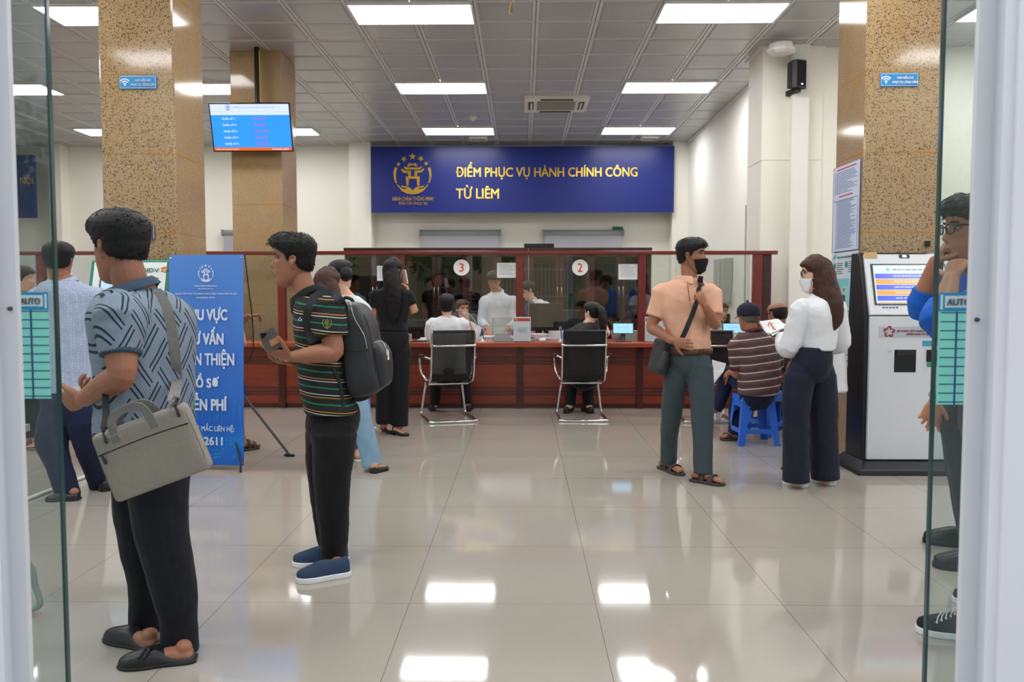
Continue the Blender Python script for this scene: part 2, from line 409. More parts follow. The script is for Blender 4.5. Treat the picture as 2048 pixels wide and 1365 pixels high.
# conduit with loose yellow wire
Yc = 7.2; c = P(1024, 25, Yc)
r = thing('ceiling_conduit', 'grey conduit stub with a loose yellow wire hanging from the ceiling', 'conduit', (c.x, Yc, CEIL))
a = Acc(); tube(a, [Vector((0, 0, 0)), Vector((0, 0, c.z - CEIL))], [.016, .016], 12, 1, roundcap=False); emit_mesh('pipe', a, mat('conduit_grey', (150, 150, 152), .4, metal=.6), r, smooth=True)
a = Acc(); tube(a, [Vector((.02, -.01, -.02)), Vector((.035, -.015, c.z - CEIL + .25)), Vector((.03, -.02, c.z - CEIL + .14)), Vector((-.015, -.022, c.z - CEIL + .05)), Vector((-.02, -.02, c.z - CEIL - .01)), Vector((.0, -.02, c.z - CEIL - .015))], [.004] * 6, 8, 4); emit_mesh('wire', a, mat('yellow_wire', (214, 176, 40), .5), r, smooth=True)
# access point at the cream column
r = thing('access_point', 'flat white wifi access point under the ceiling at the cream column', 'access point', P(1562, 104, 9.75))
a = Acc(); a.loft([[(.17 * s * math.cos(q * math.pi / 4), .17 * s * math.sin(q * math.pi / 4), z) for q in range(8)] for s, z in ((.8, .09), (.85, .03), (1, .02), (.98, .0), (.7, -.025), (.3, -.03))]); emit_mesh('housing', a, mat('ap_white', (228, 228, 224), .5), r)
# loudspeaker on the cream column
sc = P(1594, 151, 9.95)
r = thing('wall_speaker', 'black wall loudspeaker high on the cream column', 'loudspeaker', sc, rz=math.radians(20))
bk = mat('speaker_black', (24, 24, 26), .5)
a = Acc(); a.loft([[(-.09, .07, z * .9), (.09, .07, z * .9), (.105, -.04, z), (.06, -.09, z), (-.06, -.09, z), (-.105, -.04, z)] for z in (-.165, .165)]); emit_mesh('cabinet', a, bk, r, bevel=.012)
a = Acc(); a.loft([[(-.085, -.05, z), (-.052, -.094, z), (.052, -.094, z), (.085, -.05, z)] for z in (-.145, .145)]); emit_mesh('grille', a, mat('speaker_grille', (14, 14, 15), .9), r)
emit_mesh('badge', Acc().box((-.012, -.099, -.13), (.012, -.093, -.115)), mat('badge_silver', (210, 210, 210), .3, metal=.8), r)
emit_mesh('bracket', Acc().box((-.03, .05, -.21), (.03, .17, -.15)).box((-.04, -.03, -.2), (.04, .1, -.165)), bk, r, bevel=.004)
c = P(1601, 200, 10.08)
r = bxo('cable_trunking', (-.02, -.02, 0), (.02, .015, c.z + .1), mat('trunk_white', (214, 212, 204), .6), org=(0, 0, 0)); r.location = (c.x, 10.09, 0); tag(r, 'thin white cable trunking running down the cream wall below the loudspeaker', 'cable trunking')
# hanging television
tc = P(503, 255, 9.9)
tv = thing('television', 'wall television hung from a ceiling pole showing a blue counter queue list', 'television', tc)
piv = bpy.data.objects.new('x', None); bpy.data.objects.remove(piv)
tilt = math.radians(15); RT = Matrix.Rotation(-tilt, 3, 'X')   # top leans to the viewer
wv, hv = .485, .285
def tvp(acc): acc.v = [tuple(RT @ Vector(v)) for v in acc.v]; return acc
RT = Matrix.Rotation(tilt, 3, 'X')
emit_mesh('casing', tvp(Acc().box((-wv, -.01, -hv), (wv, .05, hv)).box((-wv * .6, .05, -hv * .7), (wv * .6, .09, hv * .4))), mat('tv_black', (16, 16, 18), .3), tv, bevel=.004)
E = lambda n, c, s=.9: mat(n, (8, 8, 8), .2, emit=c, es=s)
sw, sh = wv - .016, hv - .016
emit_mesh('screen', tvp(Acc().box((-sw, -.013, -sh), (sw, -.0095, sh))), E('tv_blue', (48, 150, 250), .85), tv)
emit_mesh('screen_header', tvp(Acc().box((-sw, -.0145, sh - .125), (sw, -.012, sh))), E('tv_header', (205, 218, 250)), tv)
emit_mesh('screen_footer', tvp(Acc().box((-sw, -.0145, -sh), (sw, -.012, -sh + .035))), E('tv_orange', (222, 96, 30), .9), tv)
emit_mesh('screen_rule', tvp(Acc().box((-sw, -.0152, sh - .085), (sw, -.0140, sh - .082))), E('tv_rule', (160, 200, 230)), tv)
rt = (math.pi / 2 + tilt, 0, 0)
def tvt(s, x, z, w, h, m, al='C', b=.02, name='lettering'): return text(s, RT @ Vector((x, -.016, z)), w, h, m, tv, name, rot=rt, bold=b, align=al)
tm_w = E('tv_text_white', (225, 240, 255)); tm_r = E('tv_text_magenta', (200, 20, 140)); tm_b = E('tv_text_blue', (60, 70, 200))
tvt('ĐIỂM PHỤC VỤ HÀNH CHÍNH CÔNG TỪ LIÊM', .06, sh - .036, .5, .019, tm_b)
for k in range(5):
    z = sh - .165 - k * .073
    tvt('Quầy số %d:' % (k + 1), -.34 + .003 * k, z, .165, .034, tm_w, 'L'); tvt('Tạm nghỉ', .03 + .002 * k, z, .15, .036, tm_r, 'L')
tvt('HÀNH CHÍNH CÔNG TỪ LIÊM', -.31, -sh + .016, .27, .015, tm_w); tvt('01/07/2025 08:29', .33, -sh + .016, .2, .015, tm_w)
a = Acc(); tube(a, [Vector((0, .03, -.02)), Vector((.0, .1, .1)), Vector((0, .12, .2)), Vector((0, .12, CEIL - tc.z))], [.03, .03, .032, .032], 12, 1, roundcap=False)
po = emit_mesh('pole', a, mat('pole_black', (34, 36, 40), .4), tv, smooth=True)
for v in po.data.vertices: v.co.x += .04
emit_mesh('mount_plate', Acc().box((-.06, .03, -.1), (.14, .11, .14)), mat('pole_black', (34, 36, 40)), tv)
a = Acc(); tube(a, [Vector((.075, .1, CEIL - tc.z - .05)), Vector((.08, .1, .5)), Vector((.085, .09, .33)), Vector((.12, .06, .28))], [.005] * 4, 8, 4); emit_mesh('cable', a, mat('yellow_wire', (214, 176, 40)), tv, smooth=True)

# ---------------------------------------------------------------- emblem used on the sign, the banner and screens
def star(cx, cy, r, rot=0):
    return [(cx + (r if k % 2 == 0 else r * .42) * math.sin(k * math.pi / 5 + rot), cy + (r if k % 2 == 0 else r * .42) * math.cos(k * math.pi / 5 + rot)) for k in range(10)]
def emblem_polys():
    S = []
    U = lambda pts: [((x - 580) / 390.0, (620 - y) / 390.0) for x, y in pts]
    for cx, cy, r, ro in ((578, 255, 82, math.pi), (402, 305, 70, .05), (748, 300, 70, -.05), (292, 412, 52, math.pi - .15), (860, 398, 52, .1)):
        S.append(('star', [((x - 580) / 390.0, (620 - y) / 390.0) for x, y in star(cx, cy, r, ro)]))
    q = [(492, 390), (540, 395), (578, 404), (616, 395), (658, 388), (688, 462), (640, 462), (620, 440), (535, 440), (515, 462), (468, 462)]
    S.append(('g', U(q))); S.append(('g', U([(395, 462), (430, 462), (455, 480), (718, 480), (745, 458), (778, 458), (740, 520), (430, 524)])))
    S.append(('g', U([(335, 525), (370, 500), (412, 540), (545, 545), (545, 660), (492, 660), (485, 595), (400, 597)])))
    S.append(('g', U([(828, 520), (800, 498), (748, 540), (620, 540), (620, 658), (676, 658), (680, 590), (765, 585)])))
    S.append(('g', U([(440, 660), (727, 660), (727, 712), (440, 712)]))); S.append(('g', U([(440, 712), (502, 712), (495, 855), (452, 855)]))); S.append(('g', U([(665, 712), (727, 712), (720, 855), (675, 855)])))
    for s in (-1, 1):
        o, i = [], []
        for k in range(13):
            t = k / 12; ang = math.radians(158 + 50 * t); R0 = 392; o.append((580 + s * -R0 * math.cos(ang) * -1, 620 - R0 * math.sin(ang) * 1.0 + 0)); R1 = 392 - 58 * (1 - .5 * t); i.append((580 + s * R1 * math.cos(ang), 620 - R1 * math.sin(ang)))
        S.append(('g', U(o + i[::-1])))
        S.append(('g', U([(580 + s * x, y) for x, y in ((320, 815), (325, 835), (225, 960), (120, 1015), (0, 1030), (0, 950), (30, 915), (80, 880), (225, 850), (240, 862), (215, 885), (130, 900), (125, 915), (205, 915), (260, 880))])))
    return S
EMB = emblem_polys()
def emblem(cx, cz, r, m, parent, y=0, th=.004, R=None, name='emblem'):
    acc = Acc()
    for _, poly in EMB:
        def f(u, v, w):
            q = Vector((cx + u * r, y - w * th, cz + v * r)); return tuple(R @ q) if R else tuple(q)
        acc.prism(poly, f)
    return emit_mesh(name, acc, m, parent)
emblem(-.255, sh - .036, .033, tm_b, tv, y=-.0155, th=.001, R=RT)
# ================================================================ blue sign on the back wall
sy = 16.12
def rect_at(x0, y0, x1, y1, Y): a_, b_ = P(x0, y0, Y), P(x1, y1, Y); return a_.x, b_.z, b_.x, a_.z
x0, z0, x1, z1 = rect_at(742, 295, 1347, 424, sy)
blue = mat('sign_blue', (14, 34, 112), .34, spec=.4)
gold, t = T('gold_letter'); t.b.inputs['Base Color'].default_value = lin((232, 192, 92)); t.b.inputs['Metallic'].default_value = 1; t.b.inputs['Roughness'].default_value = .26
t.bump(t.noise(1.5, t.coord(), 1), .15, .1)
r = thing('wall_sign', 'long blue wall sign with gold lettering and emblem above the roller blinds', 'sign', ((x0 + x1) / 2, sy, (z0 + z1) / 2)); sc = Vector(r.location)
emit_mesh('board', Acc().box((x0 - sc.x, -.02, z0 - sc.z), (x1 - sc.x, .06, z1 - sc.z)), blue, r, bevel=.004)
emit_mesh('edge_strip', Acc().box((x0 - sc.x, -.024, z0 - sc.z - .012), (x1 - sc.x, .05, z0 - sc.z)).box((x0 - sc.x, -.024, z1 - sc.z), (x1 - sc.x, .05, z1 - sc.z + .012)), mat('sign_edge', (40, 60, 130), .4), r)
def sgt(s, xa, xb, yc, hpx, b=.028, n='lettering'):
    A_, B_ = P(xa, yc, sy - .03), P(xb, yc, sy - .03)
    return text(s, ((A_.x + B_.x) / 2 - sc.x, -.026, A_.z - sc.z), B_.x - A_.x, hpx * sy / FPX, gold, r, n, bold=b, ext=.002)
sgt('ĐIỂM PHỤC VỤ HÀNH CHÍNH CÔNG', 912, 1275, 342, 34, .016); sgt('TỪ LIÊM', 912, 998, 384, 27, .016)
sgt('HÀNH CHÍNH THÔNG MINH', 785, 866, 397, 9.5, .01); sgt('TẬN TÂM PHỤC VỤ', 797, 855, 407, 9, .01)
ec = P(825.2, 349, sy - .03); emblem(ec.x - sc.x, ec.z - sc.z, 37.4 * sy / FPX, gold, r, y=-.024, th=.012)
# second blue sign far left with one visible word
x0, z0, x1, z1 = rect_at(-190, 311, 72, 436, sy)
r2 = thing('wall_sign', 'blue wall sign at the far left with its last gold word in view', 'sign', ((x0 + x1) / 2, sy, (z0 + z1) / 2)); sc = Vector(r2.location); r = r2
emit_mesh('board', Acc().box((x0 - sc.x, -.02, z0 - sc.z), (x1 - sc.x, .06, z1 - sc.z)), blue, r2, bevel=.004)
sgt('NỘI', 40, 66, 361, 22, .016)
# roller blinds over the back windows
blind_m = mat('blind_grey', (168, 168, 174), .8); cas = mat('blind_cassette', (150, 156, 158), .4)
win_dark = mat('window_night', (60, 66, 74), .1)
for k, (xa, xb, lab) in enumerate(((840, 1001, 'grey roller blind below the blue sign, left of the pair'), (1086, 1247, 'grey roller blind below the blue sign, right of the pair'), (445, 590, 'grey roller blind half hidden behind the smaller granite column'))):
    A_ = P(xa, 462, 16.5); B_ = P(xb, 462, 16.5)
    struct('window_%d' % (k + 1), Acc().box((A_.x + .1, 16.57, .9), (B_.x - .1, 16.61, A_.z - .05)), win_dark)
    r = thing('roller_blind', lab, 'blind', ((A_.x + B_.x) / 2, 16.5, A_.z), group='roller blinds on the back wall'); w = (B_.x - A_.x) / 2
    a = Acc(); tube(a, [Vector((-w, 0, -.04)), Vector((w, 0, -.04))], [(.055, .06)] * 2, 16, 1, roundcap=False); emit_mesh('cassette', a, cas, r, smooth=True)
    emit_mesh('fabric', Acc().box((-w + .03, -.02, -1.15), (w - .03, -.012, -.06)), blind_m, r)
    emit_mesh('bottom_bar', Acc().box((-w + .03, -.03, -1.19), (w - .03, -.004, -1.15)), cas, r)
    for s in (-1, 1): emit_mesh('end_cap', Acc().box((s * (w - .0) - .012, -.065, -.105), (s * w + .012, .06, .03)), cas, r, bevel=.01)
bxo('wall_switch', tuple(P(991, 490, 16.58)), tuple(P(996, 496, 16.55)), mat('white_plastic', (222, 222, 214)))
o = bpy.data.objects['wall_switch']; tag(o, 'tiny switch on the back wall between the two roller blinds', 'switch')
c = P(1237, 459, 16.42); o = bxo('green_box', (c.x - .1, 16.5, c.z - .0), (c.x + .1, 16.6, c.z + .06), mat('green_sign', (20, 100, 60))); tag(o, 'small green box above the right roller blind cassette', 'box')

# ================================================================ electrical cabinet and switch on the right wall
A_, B_ = PX(1442, 520, RX), PX(1465, 605, RX)
r = thing('electrical_cabinet', 'grey electrical cabinet on the right wall seen through the glass partition', 'electrical cabinet', (RX, (A_.y + B_.y) / 2, (A_.z + B_.z) / 2)); hy, hz = abs(A_.y - B_.y) / 2, abs(A_.z - B_.z) / 2
emit_mesh('box', Acc().box((-.12, -hy, -hz), (-.002, hy, hz)), mat('cabinet_grey', (172, 178, 172), .4), r, bevel=.01)
emit_mesh('door', Acc().box((-.13, -hy + .02, -hz + .02), (-.12, hy * .3, hz - .02)), mat('cabinet_grey', (172, 178, 172)), r, bevel=.004)
emit_mesh('handle', Acc().box((-.145, -hy * .3, -.15), (-.13, -hy * .2, .3)), mat('chrome', (225, 225, 225), .12, metal=1), r)
c = PX(1468, 597, RX); o = bxo('wall_switch', (RX - .02, c.y - .05, c.z - .09), (RX, c.y + .05, c.z + .09), mat('white_plastic', (222, 222, 214))); tag(o, 'white switch plate right of the grey electrical cabinet', 'switch')

# ================================================================ service counter
def wood(name, c, rough=.3):
    m, t = T(name); co = t.coord('Object', (1.0, 6, 9)); n = t.noise(2.2, co, 5, .6)
    a = lin(tuple(v * .72 for v in c)); b = lin(tuple(min(255, v * 1.18) for v in c))
    t.link(t.mix(n, a, b), t.b.inputs['Base Color']); t.b.inputs['Roughness'].default_value = rough; t.b.inputs['Coat Weight'].default_value = .3; t.b.inputs['Coat Roughness'].default_value = .15
    return m
w_top = wood('wood_top', (160, 70, 38)); w_panel = wood('wood_panel', (134, 50, 28)); w_dark = wood('wood_dark', (74, 28, 20)); w_red = wood('wood_red', (112, 32, 22)); w_cab = wood('wood_cabinet', (62, 20, 20), .25)
CYF, CTZ, CTY = 9.5, .775, 9.32
cxl, cxr = -12.0, P(1541, 680, 9.7).x
r = thing('service_counter', 'long reddish wooden service counter across the hall under the glass partition', 'counter', ((cxl + cxr) / 2, 9.7, 0)); oc = Vector(r.location)
def L(v): return tuple(Vector(v) - oc)
emit_mesh('worktop', Acc().box(L((cxl, CTY, CTZ - .055)), L((cxr + .05, 10.08, CTZ))), w_top, r, bevel=.008)
emit_mesh('front_panel', Acc().box(L((cxl, CYF, .05)), L((cxr, CYF + .04, CTZ - .055))), w_panel, r)
emit_mesh('plinth', Acc().box(L((cxl, CYF + .015, 0)), L((cxr, CYF + .05, .05))), w_dark, r)
emit_mesh('side_panel', Acc().box(L((cxr - .04, CYF, 0)), L((cxr, 10.05, CTZ - .055))), w_panel, r)
pil = [P(1040, 750, CYF).x + k * (P(1279, 750, CYF).x - P(1040, 750, CYF).x) for k in range(-7, 3)]
pw = .04
for px_ in pil:
    if px_ < -9.5: continue
    a = Acc().box(L((px_ - pw, CYF - .03, .0)), L((px_ + pw, CYF, CTZ - .055)))
    for dx in (-.022, 0, .022): a.box(L((px_ + dx - .004, CYF - .038, .12)), L((px_ + dx + .004, CYF - .03, CTZ - .2)))
    pr = emit_mesh('pilaster', a, w_dark, r, bevel=.003)
    for zz in (CTZ - .115, .06):
        b = Acc(); tube(b, [Vector(L((px_, CYF - .03, zz))), Vector(L((px_, CYF - .04, zz)))], [.026, .022], 16, 1, roundcap=False); emit_mesh('rosette', b, w_dark, pr)
for ztop in (583, ):
    pass
for k, zz in enumerate((.585, .545, .515, .232, .19, .155)):
    a = Acc()
    xs = [p for p in pil if p > -9.5]
    for i in range(len(xs)):
        xa = xs[i] + pw; xb = xs[i + 1] - pw if i + 1 < len(xs) else cxr
        a.box(L((xa, CYF - .014, zz)), L((xb, CYF, zz + .014)))
    emit_mesh('moulding', a, w_dark, r, bevel=.003)
# glass partition on the counter
PYF = 9.72; zt = P(1000, 502.5, PYF).z; zb = P(1000, 510, PYF).z
gp = thing('glass_partition', 'glass partition with red wooden posts standing on the service counter', 'partition', (0, PYF, CTZ)); og = Vector(gp.location)
G = lambda v: tuple(Vector(v) - og)
xr = P(1553, 505, PYF).x
emit_mesh('top_rail', Acc().box(G((-9.6, PYF - .06, zb)), G((xr, PYF + .06, zt))), w_red, gp, bevel=.006)
posts = [(P(x_, 600, PYF).x) for x_ in (85, 325, 564.5, 802, 1039, 1283)]
for x_ in posts: emit_mesh('post', Acc().box(G((x_ - .042, PYF - .045, CTZ + .002)), G((x_ + .042, PYF + .045, zb))), w_red, gp, bevel=.004)
emit_mesh('end_post', Acc().box(G((P(1505, 600, PYF).x, PYF - .05, CTZ + .002)), G((P(1521, 600, PYF).x, PYF + .05, zb))), w_red, gp, bevel=.004)
emit_mesh('end_panel', Acc().box(G((P(1521, 600, PYF).x, PYF + .0, CTZ + .002)), G((P(1542, 600, PYF).x, PYF + .34, zb))), w_cab, gp, bevel=.004)
pg = glass_mat('partition_glass', (.90, .92, .91, 1), 2.0)
xs = [-9.5] + posts + [P(1505, 600, PYF).x]
for i in range(len(xs) - 1):
    emit_mesh('glass_pane', Acc().box(G((xs[i] + .04, PYF - .004, CTZ + .16 if i > 2 else CTZ + .004)), G((xs[i + 1] - .04, PYF + .004, zb))), pg, gp)
org_red = mat('numeral_red', (214, 66, 28), .5); disc_w = mat('disc_white', (238, 236, 232), .5)
def disc(px, n, lab):
    c = P(px, 535.5, PYF - .01)
    r = thing('counter_number', lab, 'number sign', c); a = Acc(); a.loft([[(.094 * math.cos(q * math.pi / 24), y, .094 * math.sin(q * math.pi / 24)) for q in range(48)] for y in (0, -.006)])
    emit_mesh('disc', a, disc_w, r); text(n, (0, -.0065, 0), .056, .1, org_red, r, 'numeral', bold=.011)
disc(923, '3', 'round white sign with a red number three on the glass, left one'); disc(1160, '2', 'round white sign with a red number two, directly above the ponytailed customer')
paper = mat('paper_white', (226, 228, 230), .8, var=.02); ink = mat('ink_grey', (168, 172, 178), .8)
def notice(xa, ya, xb, yb, Y, lab, name='notice', lines=8, m=None, tilt=0, ik=None):
    A_, B_ = P(xa, ya, Y), P(xb, yb, Y); c = (A_ + B_) / 2; w, h = (B_.x - A_.x) / 2, (A_.z - B_.z) / 2
    r = thing(name, lab, 'notice', c); emit_mesh('sheet', Acc().box((-w, -.0015, -h), (w, 0, h)), m or paper, r)
    a = Acc()
    for k in range(lines):
        z = h * .75 - k * h * 1.5 / lines; ww = w * (.8 if k else .55) * random.uniform(.8, 1); a.box((-w * .8, -.0024, z - h * .035), (-w * .8 + ww * 2, -.0016, z + h * .035))
    emit_mesh('printed_lines', a, ik or ink, r); return r
notice(994, 526, 1032, 556, PYF - .006, 'printed paper notice taped to the glass between the two round number signs')
notice(1237, 528.5, 1275, 559.5, PYF - .006, 'printed paper notice taped to the glass above the green plant, at the right post')
notice(754, 532, 790, 562, PYF - .006, 'printed paper notice on the glass half hidden by the woman on the phone')

# ================================================================ cabinets behind the counter
gl_cab = glass_mat('cabinet_glass', (.42, .43, .44, 1), .9)
def filing(x, w, lab):
    h = P(1000, 496, 11.9).z; d = .4
    r = thing('display_cabinet', lab, 'cabinet', (x, 11.9, 0), group='dark glass-fronted cabinets behind the counter')
    a = Acc().box((-w / 2, .02, 0), (-w / 2 + .02, d, h)).box((w / 2 - .02, .02, 0), (w / 2, d, h)).box((-w / 2, d - .02, 0), (w / 2, d, h)).box((-w / 2, .02, 0), (w / 2, d, .08)).box((-w / 2, .02, .9), (w / 2, d, .93)).box((-w / 2, .02, 1.35), (w / 2, d, 1.37)).box((-w / 2, .02, h - .06), (w / 2, d, h))
    emit_mesh('body', a, w_cab, r)
    emit_mesh('cornice', Acc().box((-w / 2, -.04, h - .05), (w / 2, d, h)), w_cab, r)
    for s in (-1, 1):
        xa, xb = (-w / 2 + .004, -.003) if s < 0 else (.003, w / 2 - .004); st = .06
        a = Acc()
        for q in ((xa, xa + st, .08, h - .05), (xb - st, xb, .08, h - .05), (xa, xb, .08, .16), (xa, xb, h - .13, h - .05), (xa, xb, .86, .97)): a.box((q[0], 0, q[2]), (q[1], .02, q[3]))
        dr = emit_mesh('door', a, w_cab, r, bevel=.002)
        emit_mesh('glass_pane', Acc().box((xa + st, .008, .97), (xb - st, .012, h - .13)), gl_cab, dr)
        emit_mesh('lower_panel', Acc().box((xa + st, .006, .16), (xb - st, .016, .86)), w_cab, dr)
        b = Acc(); hx = s * .03
        tube(b, [Vector((hx, -.0, 1.28)), Vector((hx, -.03, 1.30)), Vector((hx, -.03, 1.42)), Vector((hx, -.0, 1.44))], [.006] * 4, 8, 2); emit_mesh('handle', b, mat('chrome', (225, 225, 225), .12, metal=1), dr, smooth=True)
    for k in range(3):
        xx = -w / 2 + .12 + k * .22; hh = random.uniform(.22, .3)
        if True: o = bxo('document_binder', (x + xx, 12.0, .931), (x + xx + .05, 12.2, .931 + hh), mat('binder_%d' % (k % 3), [(150, 150, 155), (90, 96, 110), (60, 30, 34)][k % 3], .6)); tag(o, '%s document binder in the dark cabinet %s' % (('pale grey', 'slate blue', 'maroon')[k], lab.split(', ')[-1]), 'binder', 'binders in the glass-fronted cabinets')
    return r
xc = [P(p, 500, 11.9).x for p in (749.5, 872.5, 995.5, 1119, 1242)]
wc = xc[1] - xc[0]
for x, lab in zip(xc, ('first from the left, behind the woman on the phone', 'second from the left, behind the number three sign', 'middle one, behind the man in the white shirt', 'fourth from the left, behind the number two sign', 'last on the right, by the plant')): filing(x, wc - .006, 'dark glass-fronted cabinet behind the counter, ' + lab)
A_ = P(1048, 492, 12.0); o = bxo('flat_case', (A_.x, 11.95, P(1000, 496, 11.9).z + .002), (P(1108, 492, 12).x, 12.2, A_.z + .03), mat('case_black', (24, 24, 26), .5), bevel=.005); tag(o, 'flat black case lying on top of the dark cabinets', 'case')
# ================================================================ entrance: white frames, glass door leaves, facade
door_w, t = T('door_frame_white'); n = t.noise(3, t.coord(), 4); t.link(t.mix(n, lin((222, 222, 228)), lin((236, 236, 240))), t.b.inputs['Base Color']); t.b.inputs['Roughness'].default_value = .3
door_shaded = mat('door_frame_shaded', (204, 206, 210), .4)
DY = 1.72
def frame_profile(x0, s):
    """stepped jamb; x0 inner edge, s=+1 grows to the right"""
    a = Acc()
    prof = [(0, .045), (0, .03), (.036, .03), (.036, .0), (.060, .0), (.060, -.014), (.122, -.014), (.122, .045)]
    a.loft([[(x0 + s * u, DY + v, z) for u, v in prof] for z in (-.02, 3.3)]); return a
xL, xR = P(33, 588, DY + .03).x, P(1941.5, 588, DY + .03).x
for nm, x_, s in (('door_2', xL, -1), ('door_3', xR, 1)):
    fo = struct(nm, frame_profile(x_, s), [door_w, mat('door_frame_shaded', (204, 206, 210))])
    for pl in fo.data.polygons:
        if abs(pl.center.x - x_) < .037: pl.material_index = 1  # inner flange of the white frame greyed, its shade put into the colour
for nm, x_, s in (('door_2', xL, -1), ('door_3', xR, 1)):
    c = P(18 if s < 0 else 1962, 618 if s < 0 else 640, DY + .02)
    a = Acc(); tube(a, [Vector((x_ + s * .014, DY + .031, c.z)), Vector((x_ + s * .014, DY + .024, c.z))], [.005, .004], 12, 1); emit_mesh('screw_hole', a, mat('screw_dark', (60, 52, 50)), bpy.data.objects[nm])
dg, t = T('door_glass'); t.n.remove(t.b)
tr = t.new('ShaderNodeBsdfTransparent'); tr.inputs[0].default_value = (.86, .905, .89, 1); gl = t.new('ShaderNodeBsdfGlossy'); gl.inputs[1].default_value = 0.0
fr = t.new('ShaderNodeFresnel'); geo = t.new('ShaderNodeNewGeometry'); t.link(t.math('ADD', 1.45, t.math('MULTIPLY', geo.outputs['Backfacing'], 1 / 1.45 - 1.45)), fr.inputs[0]); mx = t.new('ShaderNodeMixShader'); t.link(fr.outputs[0], mx.inputs[0]); t.link(tr.outputs[0], mx.inputs[1]); t.link(gl.outputs[0], mx.inputs[2])
df = t.new('ShaderNodeBsdfDiffuse'); df.inputs[0].default_value = (.75, .85, .88, 1)
sm = t.ramp(t.noise(2.6, t.coord('Object', (1.5, 1, .7)), 5, .65), [(.5, (0, 0, 0, 1)), (.8, (1, 1, 1, 1))])
mx2 = t.new('ShaderNodeMixShader'); t.link(t.math('ADD', t.math('MULTIPLY', sm, .14), .02), mx2.inputs[0]); t.link(mx.outputs[0], mx2.inputs[1]); t.link(df.outputs[0], mx2.inputs[2]); t.link(mx2.outputs[0], t.n['Material Output'].inputs[0])
edge_g = mat('glass_edge', (20, 62, 58), .15, spec=.8)
GY = 1.95
st_t, t = T('sticker_teal'); t.b.inputs['Base Color'].default_value = lin((140, 226, 208)); t.b.inputs['Roughness'].default_value = .5
st_b = mat('sticker_blue', (36, 142, 190), .5); st_w = mat('sticker_white', (206, 226, 228), .5); st_l = mat('sticker_line', (44, 78, 130), .6); st_k = mat('sticker_text', (96, 108, 124), .6)
def leaf(x_in, x_out, sx0, sx1, sy0, sy1, name_lab, s):
    """glass sliding leaf; x_in free vertical edge near the opening"""
    r = thing('glass_door', name_lab, 'glass door', (x_in, GY, 0))
    W_ = x_out - x_in
    emit_mesh('glass_pane', Acc().box((min(0, W_), -.0055, .01), (max(0, W_), .0055, 3.2)), dg, r)
    emit_mesh('polished_edge', Acc().box((-.003, -.0065, .01), (.003, .0065, 3.2)), edge_g, r)
    A_, B_ = P(sx0, sy0, GY), P(sx1, sy1, GY); xa, xb, zt_, zb_ = A_.x - x_in, B_.x - x_in, A_.z, B_.z
    sk = thing('door_sticker', 'teal table sticker headed AUTO on the %s glass door' % ('left' if s < 0 else 'right'), 'sticker', (0, 0, 0)); sk.location = (x_in, GY - .007, 0)
    hd = zt_ - (zt_ - zb_) * .165
    emit_mesh('sheet', Acc().box((xa, -.001, zb_), (xb, 0, hd)), st_t, sk)
    emit_mesh('header', Acc().box((xa, -.0014, hd), (xb, 0, zt_)), st_b, sk)
    w = xb - xa; hh = zt_ - hd
    if s > 0: emit_mesh('header_field', Acc().box((xa + w * .17, -.002, hd + hh * .2), (xb + .001, -.0012, zt_ - hh * .16)).box((xa + w * .04, -.002, hd + hh * .1), (xa + w * .11, -.0012, zt_ - hh * .1)), st_w, sk)
    else: emit_mesh('header_field', Acc().box((xa - .001, -.002, hd + hh * .2), (xb - w * .17, -.0012, zt_ - hh * .16)).box((xb - w * .11, -.002, hd + hh * .1), (xb - w * .04, -.0012, zt_ - hh * .1)), st_w, sk)
    text('AUTO', (xa + w * (.56 if s > 0 else .40), -.0022, hd + hh * .5), w * .68, hh * .36, st_k, sk, bold=.008, ext=.0003)
    a = Acc(); n = 10 if s > 0 else 10
    for k in range(n + 1):
        z = hd - (hd - zb_) * (k + .15) / (n + .45); a.box((xa + w * .06, -.002, z - .0012), (xb, -.0012, z + .0012))
    a.box((xa + w * (.5 if s > 0 else .36), -.0021, zb_), (xa + w * (.5 if s > 0 else .36) + .004, -.0012, hd)); emit_mesh('table_lines', a, st_l, sk)
    return r
leaf(P(112, 588, GY).x, P(112, 588, GY).x - 1.15, 42, 106, 585, 797, 'left glass sliding door leaf with a green edge, partly behind the white frame', -1)
leaf(P(1871.5, 588, GY).x, P(1871.5, 588, GY).x + 1.15, 1875, 1937, 586, 809, 'right glass sliding door leaf with a green edge, partly behind the white frame', 1)
# facade around the opening: sidelights with mullions, header
sd = glass_mat('sidelight_glass', (.8, .85, .84, 1), 1.0)
struct('window_4', Acc().box((XL, DY + .06, 0), (xL - .122, DY + .07, 3.3)), sd); struct('window_5', Acc().box((xR + .122, DY + .06, 0), (XR, DY + .07, 3.3)), sd)
struct('wall_front', Acc().box((XL - .2, DY, 3.3), (XR + .3, DY + .25, CEIL + .15)), cream)
for k, xm in enumerate((-3.2, -5.2, -7.2, -9.2, -11.2, 3.2, 5.2)):
    struct('trim_%d' % (20 + k), Acc().box((xm - .04, DY, -.02), (xm + .04, DY + .12, 3.3)), door_w)
